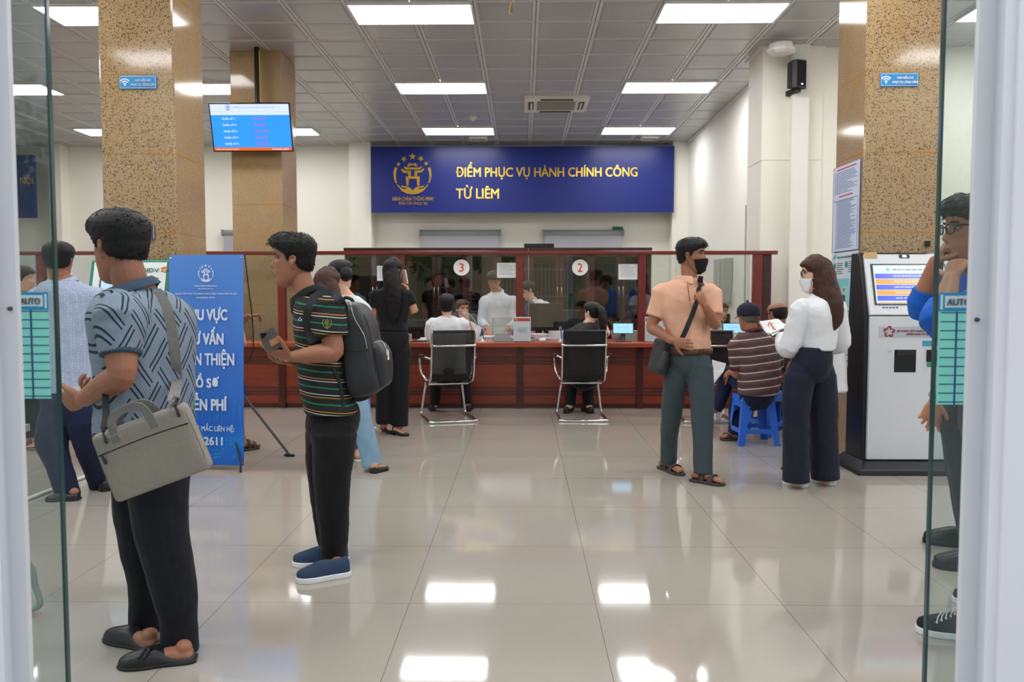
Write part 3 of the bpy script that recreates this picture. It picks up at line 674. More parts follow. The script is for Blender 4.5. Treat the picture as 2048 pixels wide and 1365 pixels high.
# street outside (seen only as reflections in the counter glass)
def foliage_mat():
    m, t = T('leaf_green'); t.link(t.mix(t.noise(6, t.coord(), 3), lin((46, 86, 30)), lin((110, 150, 50))), t.b.inputs['Base Color']); t.b.inputs['Roughness'].default_value = .6; return m
lg = foliage_mat()
stone = mat('gate_stone', (226, 206, 160), .8)
struct('wall_street', Acc().box((-16, -12.4, -.1), (12, -12.2, 1.1)), stone)
struct('wall_street_house', Acc().box((-16, -17, -.1), (12, -16.8, 4.2)), mat('house_wall', (206, 180, 140), .8))
def pillar_gate(x):
    r = thing('gate_pillar', 'cream stone gate pillar across the street, %s of the pair' % ('left' if x < 0 else 'right'), 'pillar', (x, -11.9, -.05), group='gate pillars across the street')
    emit_mesh('shaft', Acc().box((-.35, -.35, 0), (.35, .35, 2.9)), stone, r); emit_mesh('cap', Acc().loft([[(-s, -s, z), (s, -s, z), (s, s, z), (-s, s, z)] for s, z in ((.45, 2.9), (.6, 3.1), (.6, 3.25), (.3, 3.5))]), stone, r)
for x in (-1.2, 2.6): pillar_gate(x)
for i, x0_ in enumerate((-.8, 2.95)):
    r = thing('street_fence', ('white metal fence between the two cream gate pillars across the street', 'white metal fence right of the cream gate pillars across the street')[i], 'fence', (x0_, -12.3, 1.1), group='fences across the street'); a = Acc()
    for k in range(20): a.box((k * .15, -.02, 0), (k * .15 + .03, .02, 1.3))
    emit_mesh('bars', a, mat('fence_white', (225, 225, 225)), r); emit_mesh('rail', Acc().box((0, -.03, 1.15), (3.0, .03, 1.2)).box((0, -.03, .1), (3, .03, .15)), mat('fence_white', (225, 225, 225)), r)
for (x, y, s) in ((-3.2, -10.5, 1.3), (-7.4, -9, 1.8), (5.5, -9.5, 1.7), (-1.3, -14.5, 1.0)):
    r = thing('street_tree', 'leafy green tree across the street, ' + {-3.2: 'left of the gate', -7.4: 'farthest to the left', 5.5: 'right of the gate', -1.3: 'behind the wall'}[x], 'tree', (x, y, -.1), group='trees across the street')
    a = Acc(); tube(a, [Vector((0, 0, 0)), Vector((.05, 0, 1.6)), Vector((0, .1, 3.2))], [.14, .1, .06], 10, 3); emit_mesh('trunk', a, mat('bark', (84, 66, 50)), r, smooth=True)
    a = Acc(); rn = random.Random(int(x * 10))
    for k in range(1100):
        d = Vector((rn.gauss(0, 1), rn.gauss(0, 1), rn.gauss(0, .8))); d = d.normalized() * rn.random() ** .4 * s; c = Vector((0, 0, 3.1)) + d
        u = Vector((rn.gauss(0, 1), rn.gauss(0, 1), rn.gauss(0, 1))).normalized() * .13; v = u.cross(Vector((rn.random(), .3, rn.random()))).normalized() * .06
        a.add([c - u, c - v, c + u, c + v], [(0, 1, 2, 3)])
    emit_mesh('foliage', a, lg, r, fixn=False)

# ================================================================ banner stand
A_ = P(348, 509, 6.2); B_ = P(488, 508, 6.1); hB = A_.z; zb2 = P(482, 931, 6.1).z
def banner():
    bx0, bx1 = P(347, 700, 6.22), P(487, 700, 6.08); w = .59; ang = math.atan2(bx1.y - bx0.y, bx1.x - bx0.x)
    r = thing('banner_stand', 'tall blue roll-type banner on a black X stand beside the queue', 'banner', ((bx0.x + bx1.x) / 2, (bx0.y + bx1.y) / 2, 0), rz=-.12)
    W2 = (bx1.x - bx0.x) / 2 / math.cos(.12)
    zt_, zb_ = P(487, 509, 6.08).z, P(482, 931, 6.08).z; off = -.06   # leans slightly
    def bp(u, v, y=0.0): # u -1..1, v 0..1 bottom to top
        return Vector((u * W2 + (.0 if True else 0), off * (1 - v) + y + .004 * math.sin(u * 2) * 1, zb_ + (zt_ - zb_) * v))
    a = Acc(); nx, nz = 8, 16
    g = [[bp(-1 + 2 * i / nx, j / nz) for i in range(nx + 1)] for j in range(nz + 1)]
    vs = [q for row in g for q in row]; b_ = len(vs); vs += [q + Vector((0, .003, 0)) for q in vs]; fs = []
    for j in range(nz):
        for i in range(nx):
            k = j * (nx + 1) + i; fs += [(k, k + 1, k + nx + 2, k + nx + 1), (b_ + k, b_ + k + nx + 1, b_ + k + nx + 2, b_ + k + 1)]
    a.add(vs, fs); a.mi = [k % 2 for k in range(len(fs))]
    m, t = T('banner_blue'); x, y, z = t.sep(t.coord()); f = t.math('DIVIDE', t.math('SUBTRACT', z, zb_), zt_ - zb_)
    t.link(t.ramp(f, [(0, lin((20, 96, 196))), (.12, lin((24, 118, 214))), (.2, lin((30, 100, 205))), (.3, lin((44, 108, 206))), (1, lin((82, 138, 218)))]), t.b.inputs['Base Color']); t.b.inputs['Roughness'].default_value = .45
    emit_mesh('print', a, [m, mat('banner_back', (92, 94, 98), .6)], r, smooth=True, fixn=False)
    ww = mat('banner_white', (222, 232, 248), .5); rot = (math.pi / 2 - math.atan2(.06, zt_ - zb_) * -1 * -1, 0, 0)
    rot = (math.pi / 2 + .037 * -1, 0, 0)
    def bt(s, pxa, pxb, pyc, hpx, bold=.03, n='lettering', al='C'):
        v = (P(420, pyc, 6.12).z - zb_) / (zt_ - zb_); ua = ((pxa - 347) / 140) * 2 - 1; ub = ((pxb - 347) / 140) * 2 - 1
        q = bp((ua + ub) / 2, v, -.006); return text(s, q, (ub - ua) * W2, hpx * 6.12 / FPX, ww, r, n, rot=rot, bold=bold, ext=.001)
    bt('HÀNH CHÍNH THÔNG MINH', 396, 438, 572, 4, .008); bt('TẬN TÂM PHỤC VỤ', 402, 431, 578, 4, .008)
    bt('TRUNG TÂM PHỤC VỤ HÀNH CHÍNH CÔNG THÀNH PHỐ HÀ NỘI', 359, 475, 587.5, 6.5, .012); bt('CHI NHÁNH SỐ 05', 399, 434, 595, 5, .01)
    bt('KHU VỰC', 375, 458, 631, 33, .05); bt('TƯ VẤN', 381, 451, 672, 36, .05); bt('HOÀN THIỆN', 353, 471, 718, 40, .04); bt('HỒ SƠ', 384, 442, 761, 30, .05); bt('MIỄN PHÍ', 372, 457, 803, 36, .05)
    bt('MỌI THẮC MẮC LIÊN HỆ:', 357, 471, 855, 19, .03); bt('1900 2611', 372, 449, 881, 17, .04)
    q = bp(((417.5 - 347) / 140) * 2 - 1, (P(420, 547, 6.12).z - zb_) / (zt_ - zb_), -.007); emblem(q.x, q.z, 16.5 * 6.12 / FPX, ww, r, y=q.y, th=.001)
    a = Acc(); rn = random.Random(3)
    for k in range(60):
        u = rn.uniform(-.95, .98); v = rn.uniform(.03, .18) ; q = bp(u, v, -.002); s = .004 + .006 * (1 - v / .2)
        a.add([q + Vector((-s, 0, 0)), q + Vector((0, 0, -s * .6)), q + Vector((s, 0, 0)), q + Vector((0, 0, s * .6))], [(0, 1, 2, 3)])
    for k in range(26):
        u = rn.uniform(-.9, .98); v = rn.uniform(.18, .24); h = rn.uniform(.02, .16); q = bp(u, v, -.002); q2 = bp(u, v + h, -.002); s = .0009
        a.add([q + Vector((-s, 0, 0)), q + Vector((s, 0, 0)), q2 + Vector((s, 0, 0)), q2 + Vector((-s, 0, 0))], [(0, 1, 2, 3)]); s = .004
        a.add([q2 + Vector((-s, 0, 0)), q2 + Vector((0, 0, -s)), q2 + Vector((s, 0, 0)), q2 + Vector((0, 0, s))], [(0, 1, 2, 3)])
    emit_mesh('printed_dots', a, mat('banner_cyan', (40, 178, 220), .5), r, fixn=False)
    pk = mat('pole_black', (34, 36, 40))
    a = Acc(); tube(a, [bp(1, 1, .02) + Vector((.0, 0, .0)), Vector((W2 * 1.06, .1, .9)), Vector((W2 * .3, .16, .75))], [.005] * 3, 8, 4); emit_mesh('spring_arm', a, pk, r, smooth=True)
    a = Acc(); tube(a, [bp(-1, 1, .02), Vector((-W2 * 1.0, .1, .9)), Vector((-W2 * .2, .16, .75))], [.005] * 3, 8, 4); emit_mesh('spring_arm', a, pk, r, smooth=True)
    for s in (-1, 1):
        a = Acc(); tube(a, [Vector((0, .14, .78)), Vector((s * W2 * .98, -.09, .07)), Vector((s * W2 * .98, -.1, .005))], [.008, .008, .01], 8, 1); emit_mesh('foot', a, pk, r, smooth=True)
    a = Acc(); tube(a, [Vector((.02, .14, .78)), Vector((W2 + .11, .52, .02))], [.009, .011], 8, 1); emit_mesh('rear_leg', a, mat('leg_grey', (86, 88, 92), .4), r, smooth=True)
    a = Acc(); tube(a, [Vector((W2 + .08, .52, .012)), Vector((W2 + .15, .52, .012))], [.012, .012], 8, 1); emit_mesh('rubber_foot', a, pk, r)
    for u, v in ((-.95, .985), (.95, .985), (.95, .015), (-.95, .015)):
        q = bp(u, v, -.003); a = Acc(); tube(a, [q, q + Vector((0, -.005, 0))], [.009, .006], 12, 1); emit_mesh('grommet', a, mat('chrome', (225, 225, 225), .12, metal=1), r)
banner()
# ================================================================ bank ticket kiosk behind
def bank_kiosk():
    Y = 6.28; x0, x1 = P(180, 700, Y).x, P(341, 700, Y).x; zt_ = P(300, 518, Y).z; cx = (x0 + x1) / 2; w = (x1 - x0) / 2
    r = thing('ticket_kiosk', 'white and green touch screen kiosk behind the man with the laptop bag', 'kiosk', (cx, Y, 0))
    teal = mat('kiosk_teal', (10, 120, 105), .4); wh = mat('kiosk_white', (225, 230, 228), .35)
    prof = [(0, .1), (0, 1.0), (.02, 1.04), (.22, zt_), (.27, zt_), (.27, .1)]     # y, z outline: upright then leaning back
    prof = [(-.02, .06), (-.02, .98), (-.10, 1.02), (.06, zt_ - .01), (.11, zt_), (.14, .98), (.12, .06)]
    a = Acc(); a.loft([[(x, y, z) for y, z in prof] for x in (-w, w)]); emit_mesh('body', a, teal, r, bevel=.01)
    def fp(u, v, o=0.0): a0, a1 = Vector((0, -.10, 1.02)), Vector((0, .06, zt_ - .01)); q = a0 + (a1 - a0) * v; nrm = Vector((0, -(a1.z - a0.z), (a1.y - a0.y))).normalized(); return Vector((u * w, q.y, q.z)) + nrm * o
    def plate(u0, u1, v0, v1, o, m, n, par=None): a = Acc(); vs = [fp(u0, v0, o), fp(u1, v0, o), fp(u1, v1, o), fp(u0, v1, o)]; vs += [q + (fp(0, 0, -.004) - fp(0, 0, 0)) for q in vs]; a.add(vs, [(0, 1, 2, 3), (7, 6, 5, 4), (0, 4, 5, 1), (1, 5, 6, 2), (2, 6, 7, 3), (3, 7, 4, 0)]); return emit_mesh(n, a, m, par or r)
    fx = plate(-.9, .9, .02, .97, .006, wh, 'face_plate')
    plate(-.72, .72, .1, .76, .009, mat('kiosk_bezel', (20, 24, 26), .3), 'bezel'); plate(-.68, .68, .13, .73, .011, E('kiosk_screen', (170, 208, 222), .9), 'screen')
    rot = (math.pi / 2 - math.atan2(.16, zt_ - .01 - 1.02), 0, 0)
    text('BIDV', fp(.52, .86, .008), .125, .033, mat('bank_green', (10, 92, 84), .5), r, rot=rot, bold=.006, ext=.001)
    a = Acc(); c = fp(.85, .87, .01)
    for k in range(5):
        ang = k * 2 * math.pi / 5; q = c + Vector((.018 * math.cos(ang), 0, .018 * math.sin(ang))); tube(a, [q, q + Vector((0, -.002, 0))], [.009, .009], 8, 1)
    emit_mesh('flower_logo', a, mat('logo_orange', (236, 150, 50), .5), r)
    emit_mesh('lower_panel', Acc().box((-w * .92, -.03, .1), (w * .92, -.018, .95)), wh, r)
    emit_mesh('base', Acc().box((-w * 1.02, -.14, 0), (w * 1.02, .18, .06)), teal, r, bevel=.01)
bank_kiosk()
# white floor trunking
a = Acc(); tube(a, [F(52, 1003), F(180, 953), F(230, 934)], [(.018, .012)] * 3, 10, 1)
o = emit_mesh('floor_trunking', a, mat('trunk_white', (214, 212, 204)), smooth=True); o.location.z = .01; tag(o, 'white cable trunking on the floor behind the left glass door', 'cable trunking')
a = Acc(); pts = [P(58, 1035, 3.3), P(66, 1070, 3.3), P(76, 1100, 3.3), P(74, 1115, 3.3), P(55, 1122, 3.3), P(30, 1126, 3.3)]
tb = thing('tubular_stand', 'bent grey-green tube stand leg at the lower left behind the glass', 'stand', (pts[4].x, 3.3, 0))
lo = Vector(tb.location)
pts = [Vector((p.x, 3.3, 0)) - lo + Vector((0, 0, p.z - P(30, 1126, 3.3).z + .014)) for p in pts]; pts = [Vector((-.14, 0, .75)), Vector((-.1, 0, .4))] + pts
tube(a, pts, [.013] * len(pts), 10, 4); emit_mesh('tube', a, mat('tube_greygreen', (148, 160, 152), .35), tb, smooth=True); emit_mesh('foot', Acc().box((-.32, -.2, 0), (-.2, .2, .022)), mat('tube_greygreen', (148, 160, 152)), tb)
emit_mesh('tray', Acc().box((-.4, -.18, .74), (-.08, .18, .77)), mat('tube_greygreen', (148, 160, 152)), tb)

# ================================================================ signs and posters on the granite
def wifi(pxc, pyc, Y, lab):
    c = P(pxc, pyc, Y); w, h = 37 * Y / FPX, 13 * Y / FPX
    r = thing('wifi_sign', lab, 'sign', c); m1 = mat('wifi_blue', (34, 140, 210), .35); wt = mat('wifi_white', (235, 242, 248), .5)
    emit_mesh('plate', Acc().box((-w, -.008, -h), (w, 0, h)), m1, r, bevel=.002)
    a = Acc()
    for q in ((-w * .95, w * .95, h * .84, h * .88), (-w * .95, w * .95, -h * .88, -h * .84), (-w * .955, -w * .945, -h * .86, h * .86), (w * .945, w * .955, -h * .86, h * .86)): a.box((q[0], -.0095, q[2]), (q[1], -.008, q[3]))
    emit_mesh('border', a, wt, r)
    text('WIFI MIỄN PHÍ', (w * .28, -.009, h * .33), w * .85, h * .5, wt, r, bold=.02); text('PHỤC VỤ CÔNG DÂN', (w * .28, -.009, -h * .38), w * 1.3, h * .52, wt, r, bold=.02)
    a = Acc(); cx, cz = -w * .7, -h * .45
    for R0 in (.35, .68, 1.0):
        o_ = [(cx + R0 * h * math.sin(q), cz + R0 * h * math.cos(q)) for q in [(-.85 + 1.7 * k / 10) for k in range(11)]]; i_ = [(cx + (R0 - .17) * h * math.sin(q), cz + (R0 - .17) * h * math.cos(q)) for q in [(.85 - 1.7 * k / 10) for k in range(11)]]
        a.prism(o_ + i_, lambda u, v, w_: (u, -.008 - w_ * .002, v))
    a.prism([(cx + .13 * h * math.sin(q * .7), cz + .13 * h * math.cos(q * .7)) for q in range(9)], lambda u, v, w_: (u, -.008 - w_ * .002, v)); emit_mesh('wifi_symbol', a, wt, r)
wifi(276.5, 165, colA[2] - .003, 'small blue wifi sign on the left granite column'); wifi(1798, 160, colR[2] - .003, 'small blue wifi sign on the right granite column')
c = P(305, 465, colA[2] - .004); r = thing('door_plate', 'small purple sign plate on the left granite column behind the man\'s head', 'sign', c)
emit_mesh('plate', Acc().box((-.06, -.006, -.06), (.018, 0, .06)), mat('plate_purple', (88, 72, 120), .4), r); emit_mesh('border', Acc().box((.012, -.008, -.055), (.014, -.006, .055)), mat('wifi_white', (235, 242, 248)), r)
c = P(1855, 488, colR[2] - .01); o = bxo('wall_switch', (c.x - .018, c.y - .01, c.z - .022), (c.x + .018, c.y + .008, c.z + .022), mat('case_black', (24, 24, 26))); tag(o, 'small black switch on the granite column above the white kiosk', 'switch')
# posters on the left face of the right column
PXF = colR[0] - .004
def side_poster(ya_, yb_, lab, build):
    y1_, y0_ = PX(1664, 500, PXF).y, PX(1718, 500, PXF).y; y0_ = max(y0_, colR[2] + .015)
    zt_ = PX(1718, ya_, PXF).z; zb_ = PX(1718, yb_, PXF).z; Yc = (y0_ + y1_) / 2; W2, H2 = (y1_ - y0_) / 2, (zt_ - zb_) / 2
    r = thing('poster', lab, 'poster', (PXF, Yc, (zt_ + zb_) / 2), rz=-math.pi / 2); build(r, W2, H2)   # local x = -world y ; local -y faces -x
def p_text(r, W2, H2):
    bl = mat('poster_blue', (90, 112, 170), .6); bi = mat('poster_bluebg', (206, 214, 232), .5); rd = mat('poster_red', (200, 50, 70), .6)
    emit_mesh('sheet', Acc().box((-W2, -.002, -H2), (W2, 0, H2)), bl, r); emit_mesh('field', Acc().box((-W2 * .95, -.0028, -H2 * .985), (W2 * .95, -.002, H2 * .985)), bi, r)
    a = Acc(); rn = random.Random(5)
    z = H2 * .84
    for k in range(13): a.box((-W2 * .85, -.004, z), (-W2 * .85 + W2 * rn.uniform(.9, 1.7), -.0028, z + H2 * .012)); z -= H2 * .04
    z -= H2 * .13
    for k in range(38): a.box((-W2 * .62, -.004, z), (-W2 * .62 + W2 * rn.uniform(.9, 1.4), -.0028, z + H2 * .011)); z -= H2 * .03
    a.box((-W2 * .7, -.004, -H2 * .95), (-W2 * .68, -.0028, H2 * .2)); a.box((W2 * .85, -.004, -H2 * .95), (W2 * .87, -.0028, H2 * .2)); a.box((-W2 * .9, -.004, H2 * .19), (W2 * .87, -.0028, H2 * .2)); emit_mesh('printed_lines', a, bl, r)
    emit_mesh('printed_heading', Acc().box((-W2 * .7, -.004, H2 * .9), (W2 * .7, -.0028, H2 * .93)), rd, r); emit_mesh('printed_heading', Acc().box((-W2 * .5, -.004, H2 * .27), (W2 * .5, -.0028, H2 * .3)), rd, r)
def p_info(r, W2, H2):
    bg_, tl, gy = mat('poster_pale', (204, 216, 224), .5), mat('poster_teal', (22, 140, 140), .5), mat('poster_grey', (100, 112, 122), .6)
    emit_mesh('sheet', Acc().box((-W2, -.002, -H2), (W2, 0, H2)), bg_, r)
    text('THAY CHO SỔ HỘ KHẨU', (W2 * .1, -.003, H2 * .92), W2 * 1.3, H2 * .06, tl, r, bold=.02)
    a = Acc(); rn = random.Random(9)
    for cx, cz in ((-.75, .76), (.15, .78), (.1, -.08), (.1, -.36)): tube(a, [Vector((cx * W2, -.002, cz * H2)), Vector((cx * W2, -.004, cz * H2))], [.028, .028], 16, 1, roundcap=False)
    a.add([(-W2 * .9, -.003, H2 * .89), (-W2 * .75, -.003, H2 * .89), (-W2 * .6, -.003, H2 * .97), (-W2 * .7, -.003, H2 * .97)], [(0, 1, 2, 3)]); emit_mesh('step_markers', a, tl, r)
    a = Acc()
    for cx, cz, n in ((-.6, .8, 6), (.3, .82, 6), (.25, -.04, 5), (.25, -.32, 7)):
        for k in range(n): a.box((cx * W2, -.004, (cz - .035 * k) * H2), ((cx + rn.uniform(.4, .6)) * W2, -.0025, (cz - .035 * k + .014) * H2))
    for k in range(4): a.box((-W2 * .3, -.004, (-.6 - .1 * k) * H2), (W2 * rn.uniform(.3, .9), -.0025, (-.6 - .1 * k + .016) * H2))
    emit_mesh('printed_lines', a, gy, r)
    a = Acc().box((-W2 * .6, -.004, H2 * .28), (W2 * .35, -.0025, H2 * .54)); emit_mesh('card_picture', a, mat('poster_cyan', (120, 196, 200), .5), r)
    a = Acc().box((-W2 * .15, -.006, H2 * .05), (W2 * .85, -.0045, H2 * .4)); c2 = emit_mesh('card_picture', a, mat('poster_card', (150, 206, 206), .5), r)
    emit_mesh('portrait', Acc().box((-W2 * .08, -.0075, H2 * .12), (W2 * .14, -.006, H2 * .25)), mat('portrait_dark', (50, 54, 70)), c2); emit_mesh('card_seal', Acc().box((-W2 * .02, -.0075, H2 * .32), (W2 * .1, -.006, H2 * .37)), mat('poster_red', (200, 50, 70)), c2)
    emit_mesh('folder_picture', Acc().box((W2 * .05, -.004, -H2 * .5), (W2 * .25, -.0025, -H2 * .43)), mat('poster_yellow', (232, 190, 40)), r)
side_poster(318, 499, 'upper poster of dense blue print on the side of the right granite column', p_text)
side_poster(501, 740, 'lower pale poster with card pictures on the side of the right granite column', p_info)

# ================================================================ white ticket machine on the right
def white_kiosk():
    Y = 6.12; xa = P(1733, 800, Y).x; w = .68; xb = xa + w
    r = thing('ticket_machine', 'tall white and black self service ticket machine with a striped screen', 'kiosk', ((xa + xb) / 2, Y, 0)); W2 = w / 2
    blk = mat('machine_black', (24, 24, 28), .35); wht = mat('machine_white', (214, 217, 223), .3)
    zt_ = P(1800, 506, Y + .15).z; zk = P(1733, 633, Y).z; zs = P(1733, 645, Y).z
    zb_ = P(1733, 918, Y).z
    prof = [(0, .07), (0.0, zb_), (0, zk), (.13, zt_ - .02), (.16, zt_), (.28, zt_), (.31, zk), (.31, .07)]
    a = Acc(); a.loft([[(x, y, z) for y, z in prof] for x in (-W2 - .028, W2 + .028)]); emit_mesh('body', a, blk, r, bevel=.008)
    a = Acc(); a.loft([[(x, y, z) for y, z in ((-.03, zb_), (-.03, zk - .0), (-.001, zk), (-.001, zb_))] for x in (-W2, W2)]); emit_mesh('front_door', a, wht, r, bevel=.004)
    a0, a1 = Vector((0, -.03, zk + .012)), Vector((0, .115, zt_ - .012)); nr = Vector((0, -(a1.z - a0.z), a1.y - a0.y)).normalized(); an = math.atan2(a1.y - a0.y, a1.z - a0.z)
    def fp(u, v, o=0.0): q = a0 + (a1 - a0) * v; return Vector((u * W2, q.y, q.z)) + nr * o
    def plate(u0, u1, v0, v1, o, m, n, th=.004, par=None, bev=0):
        a = Acc(); vs = [fp(u0, v0, o), fp(u1, v0, o), fp(u1, v1, o), fp(u0, v1, o)]; vs += [q - nr * th for q in vs]
        a.add(vs, [(0, 1, 2, 3), (7, 6, 5, 4), (0, 4, 5, 1), (1, 5, 6, 2), (2, 6, 7, 3), (3, 7, 4, 0)]); return emit_mesh(n, a, m, par or r, bevel=bev)
    plate(-1, 1, 0, 1, .0, wht, 'head_panel', .03, bev=.004)
    # pixel fractions over the panel: u from x 1733..1905, v from y 633..506
    U = lambda px: (px - 1735) / 172 * 2 - 1
    V = lambda py: (630 - py) / (630 - 509)
    plate(U(1745), U(1886), V(611), V(529), .004, mat('machine_bezel', (14, 16, 18), .25), 'screen_bezel')
    scn = plate(U(1749), U(1883), V(608), V(532), .006, E('screen_pale', (196, 232, 238), .95), 'screen')
    for k, (c, n) in enumerate((('b', 0), ('o', 1), ('b', 2), ('o', 3), ('b', 4))):
        plate(U(1751), U(1881), V(559 + k * 11), V(549 + k * 11), .008, E('row_blue', (60, 84, 214), .9) if c == 'b' else E('row_orange', (238, 150, 50), .9), 'screen_row')
    plate(U(1751), U(1881), V(607), V(605), .008, E('row_orange', (238, 150, 50)), 'screen_row')
    rot = (math.pi / 2 - an, 0, 0)
    text('ĐIỂM PHỤC VỤ HÀNH CHÍNH CÔNG TỪ LIÊM', fp((U(1783) + U(1855)) / 2, V(541), .009), .27, .016, mat('scr_txt', (60, 90, 150), .5), r, rot=rot, bold=.008)
    wt = E('tv_text_white', (225, 240, 255))
    for k, s in enumerate(('Quầy số 01: Tiếp nhận hồ sơ tư pháp, Chứng thực', 'Quầy số 02: Lĩnh vực đất đai, Xây dựng', 'Quầy số 03: Lĩnh vực Đăng ký kinh doanh', 'Quầy số 04: Lĩnh vực Lao động, Văn hóa', 'Quầy số 05: Trả kết quả')): text(s, fp(U(1815), V(554 + 11 * k), .009), .24, .014, wt, r, rot=rot, bold=.005)
    q = fp(U(1776), V(541), .0095); emblem(q.x, q.z, .017, mat('scr_txt', (60, 90, 150)), r, y=q.y, th=.0008)
    plate(U(1801), U(1821), V(517), V(510), .004, blk, 'camera_bar', bev=.006); plate(U(1807), U(1815), V(516), V(511), .006, mat('lens', (190, 200, 205), .1), 'camera_lens')
    plate(U(1735), U(1760), V(517), V(505.5), .004, mat('brown_tape', (190, 156, 108), .7), 'brown_sticker', .001)
    a = Acc()
    for k in range(5): p = fp(U(1761 + k * 6.2), V(616), .002); a.box((p.x - .008, p.y - .002, p.z - .006), (p.x + .008, p.y, p.z + .006))
    emit_mesh('small_icons', a, mat('icon_blue', (110, 130, 190)), r)
    Yf = Y - .03
    def box(px0, py0, px1, py1, th, m, n, bev=0): A_, B_ = P(px0, py0, Yf), P(px1, py1, Yf); o = Vector(r.location); return emit_mesh(n, Acc().box((A_.x - o.x, -.03 - th, B_.z), (B_.x - o.x, -.029, A_.z)), m, r, bevel=bev)
    box(1758, 653, 1900, 675, .003, mat('logo_strip', (184, 188, 198), .3), 'logo_strip', .002)
    maroon = mat('maroon', (150, 34, 54), .5)
    def tt(s, px0, px1, py, h): A_, B_ = P(px0, py, Yf), P(px1, py, Yf); o = Vector(r.location); text(s, ((A_.x + B_.x) / 2 - o.x, -.0345, A_.z), B_.x - A_.x, h * Y / FPX, maroon, r, bold=.012)
    tt('BỘ PHẬN TIẾP NHẬN VÀ TRẢ KẾT QUẢ', 1793, 1893, 662, 6.5); tt('QUẬN NAM TỪ LIÊM', 1812, 1860, 668.5, 6)
    c = P(1778, 664, Yf); o = Vector(r.location); a = Acc()
    for k in range(5):
        b = k * 2 * math.pi / 5; pts = [(.042 * math.sin(b + .35), .042 * math.cos(b + .35)), (.030 * math.sin(b + .65), .030 * math.cos(b + .65)), (.016 * math.sin(b + .63), .016 * math.cos(b + .63)), (.036 * math.sin(b), .036 * math.cos(b)), (.024 * math.sin(b - .55), .024 * math.cos(b - .55)), (.034 * math.sin(b - .5), .034 * math.cos(b - .5)), (.046 * math.sin(b), .046 * math.cos(b))]
        a.prism(pts, lambda u, v, w_: (c.x - o.x + u, -.033 - .002 * w_, c.z + v))
    emit_mesh('knot_logo', a, maroon, r)
    box(1789, 700, 1831, 745, .002, mat('slot_black', (10, 10, 11), .3), 'ticket_slot'); box(1792, 702, 1828, 711, .012, mat('slot_lip', (26, 26, 28), .4), 'slot_lip', .002)
    box(1845, 682, 1878, 693, .002, mat('cyan_label', (60, 160, 190), .5), 'cyan_label'); box(1853, 700, 1884, 724, .012, mat('slot_black', (10, 10, 11)), 'scanner', .004); box(1854, 726, 1884, 734, .006, mat('green_label', (60, 150, 100), .5), 'green_label')
    c = P(1779, 702, Yf); a = Acc(); tube(a, [Vector((c.x - o.x, -.03, c.z)), Vector((c.x - o.x, -.04, c.z))], [.011, .01], 14, 1); emit_mesh('lock', a, mat('chrome', (225, 225, 225)), r)
    a = Acc(); a.loft([[(-W2 - s, -f, z), (W2 + s, -f, z), (W2 + s, .33, z), (-W2 - s, .33, z)] for s, f, z in ((.11, .16, 0), (.11, .16, .03), (.09, .15, .045), (.035, .035, .085), (.035, .03, zb_ - .01))]); emit_mesh('base', a, blk, r, bevel=.003)
white_kiosk()
# ================================================================ people
def V(x): return x if isinstance(x, Vector) else Vector(x)
sk_m = {}
def skin(name, c):
    if name in _mats: return _mats[name]
    m, t = T(name); n = t.noise(14, t.coord(), 3)
    a = lin(tuple(v * .94 for v in c)); b = lin((min(255, c[0] * 1.05), c[1] * 1.0, c[2] * .98)); t.link(t.mix(n, a, b), t.b.inputs['Base Color'])
    t.b.inputs['Roughness'].default_value = .52; t.b.inputs['Subsurface Weight'].default_value = .12; t.b.inputs['Subsurface Radius'].default_value = (.012, .005, .003); t.b.inputs['Subsurface Scale'].default_value = .6
    t.bump(t.noise(180, t.coord(), 2), .06, .003); return m
def hair_mat(name, c, c2=None):
    if name in _mats: return _mats[name]
    m, t = T(name); n = t.noise(5, t.coord('Object', (26, 26, 1.6)), 3, .6)
    t.link(t.mix(n, lin(c), lin(c2 or tuple(v * 2 + 6 for v in c))), t.b.inputs['Base Color']); t.b.inputs['Roughness'].default_value = .45; t.b.inputs['Specular IOR Level'].default_value = .32
    t.bump(t.noise(7, t.coord('Object', (30, 30, 2.2)), 3, .6), .5, .008); return m
SK_TAN = skin('skin_tan', (158, 108, 82)); SK_MID = skin('skin_mid', (190, 138, 110)); SK_FAIR = skin('skin_fair', (224, 180, 156)); SK_DEEP = skin('skin_deep', (160, 106, 80))
H_BLK = hair_mat('hair_black', (11, 10, 11), (24, 22, 22)); H_BRN = hair_mat('hair_brown', (38, 22, 18), (84, 48, 34)); H_GRY = hair_mat('hair_greying', (58, 54, 52), (120, 116, 112))
LIP = mat('lip_colour', (150, 84, 78), .5); EYEW = mat('eye_white', (196, 188, 180), .25); IRIS = mat('iris_dark', (30, 20, 16), .1)
ZS = [-.118, -.112, -.10, -.088, -.075, -.06, -.045, -.03, -.012, .008, .028, .048, .066, .082, .096, .108, .116, .121]
XF = [.050, .070, .083, .087, .084, .086, .089, .088, .088, .086, .080, .087, .088, .083, .072, .054, .034, .004]
XB = [.030, .012, -.012, -.030, -.048, -.062, -.074, -.084, -.093, -.098, -.100, -.101, -.099, -.093, -.081, -.062, -.040, -.006]
WW = [.012, .028, .042, .050, .056, .061, .065, .068, .071, .074, .0755, .0765, .0755, .071, .062, .048, .031, .004]
def ip(z, T_): return float(np.interp(z, ZS, T_))
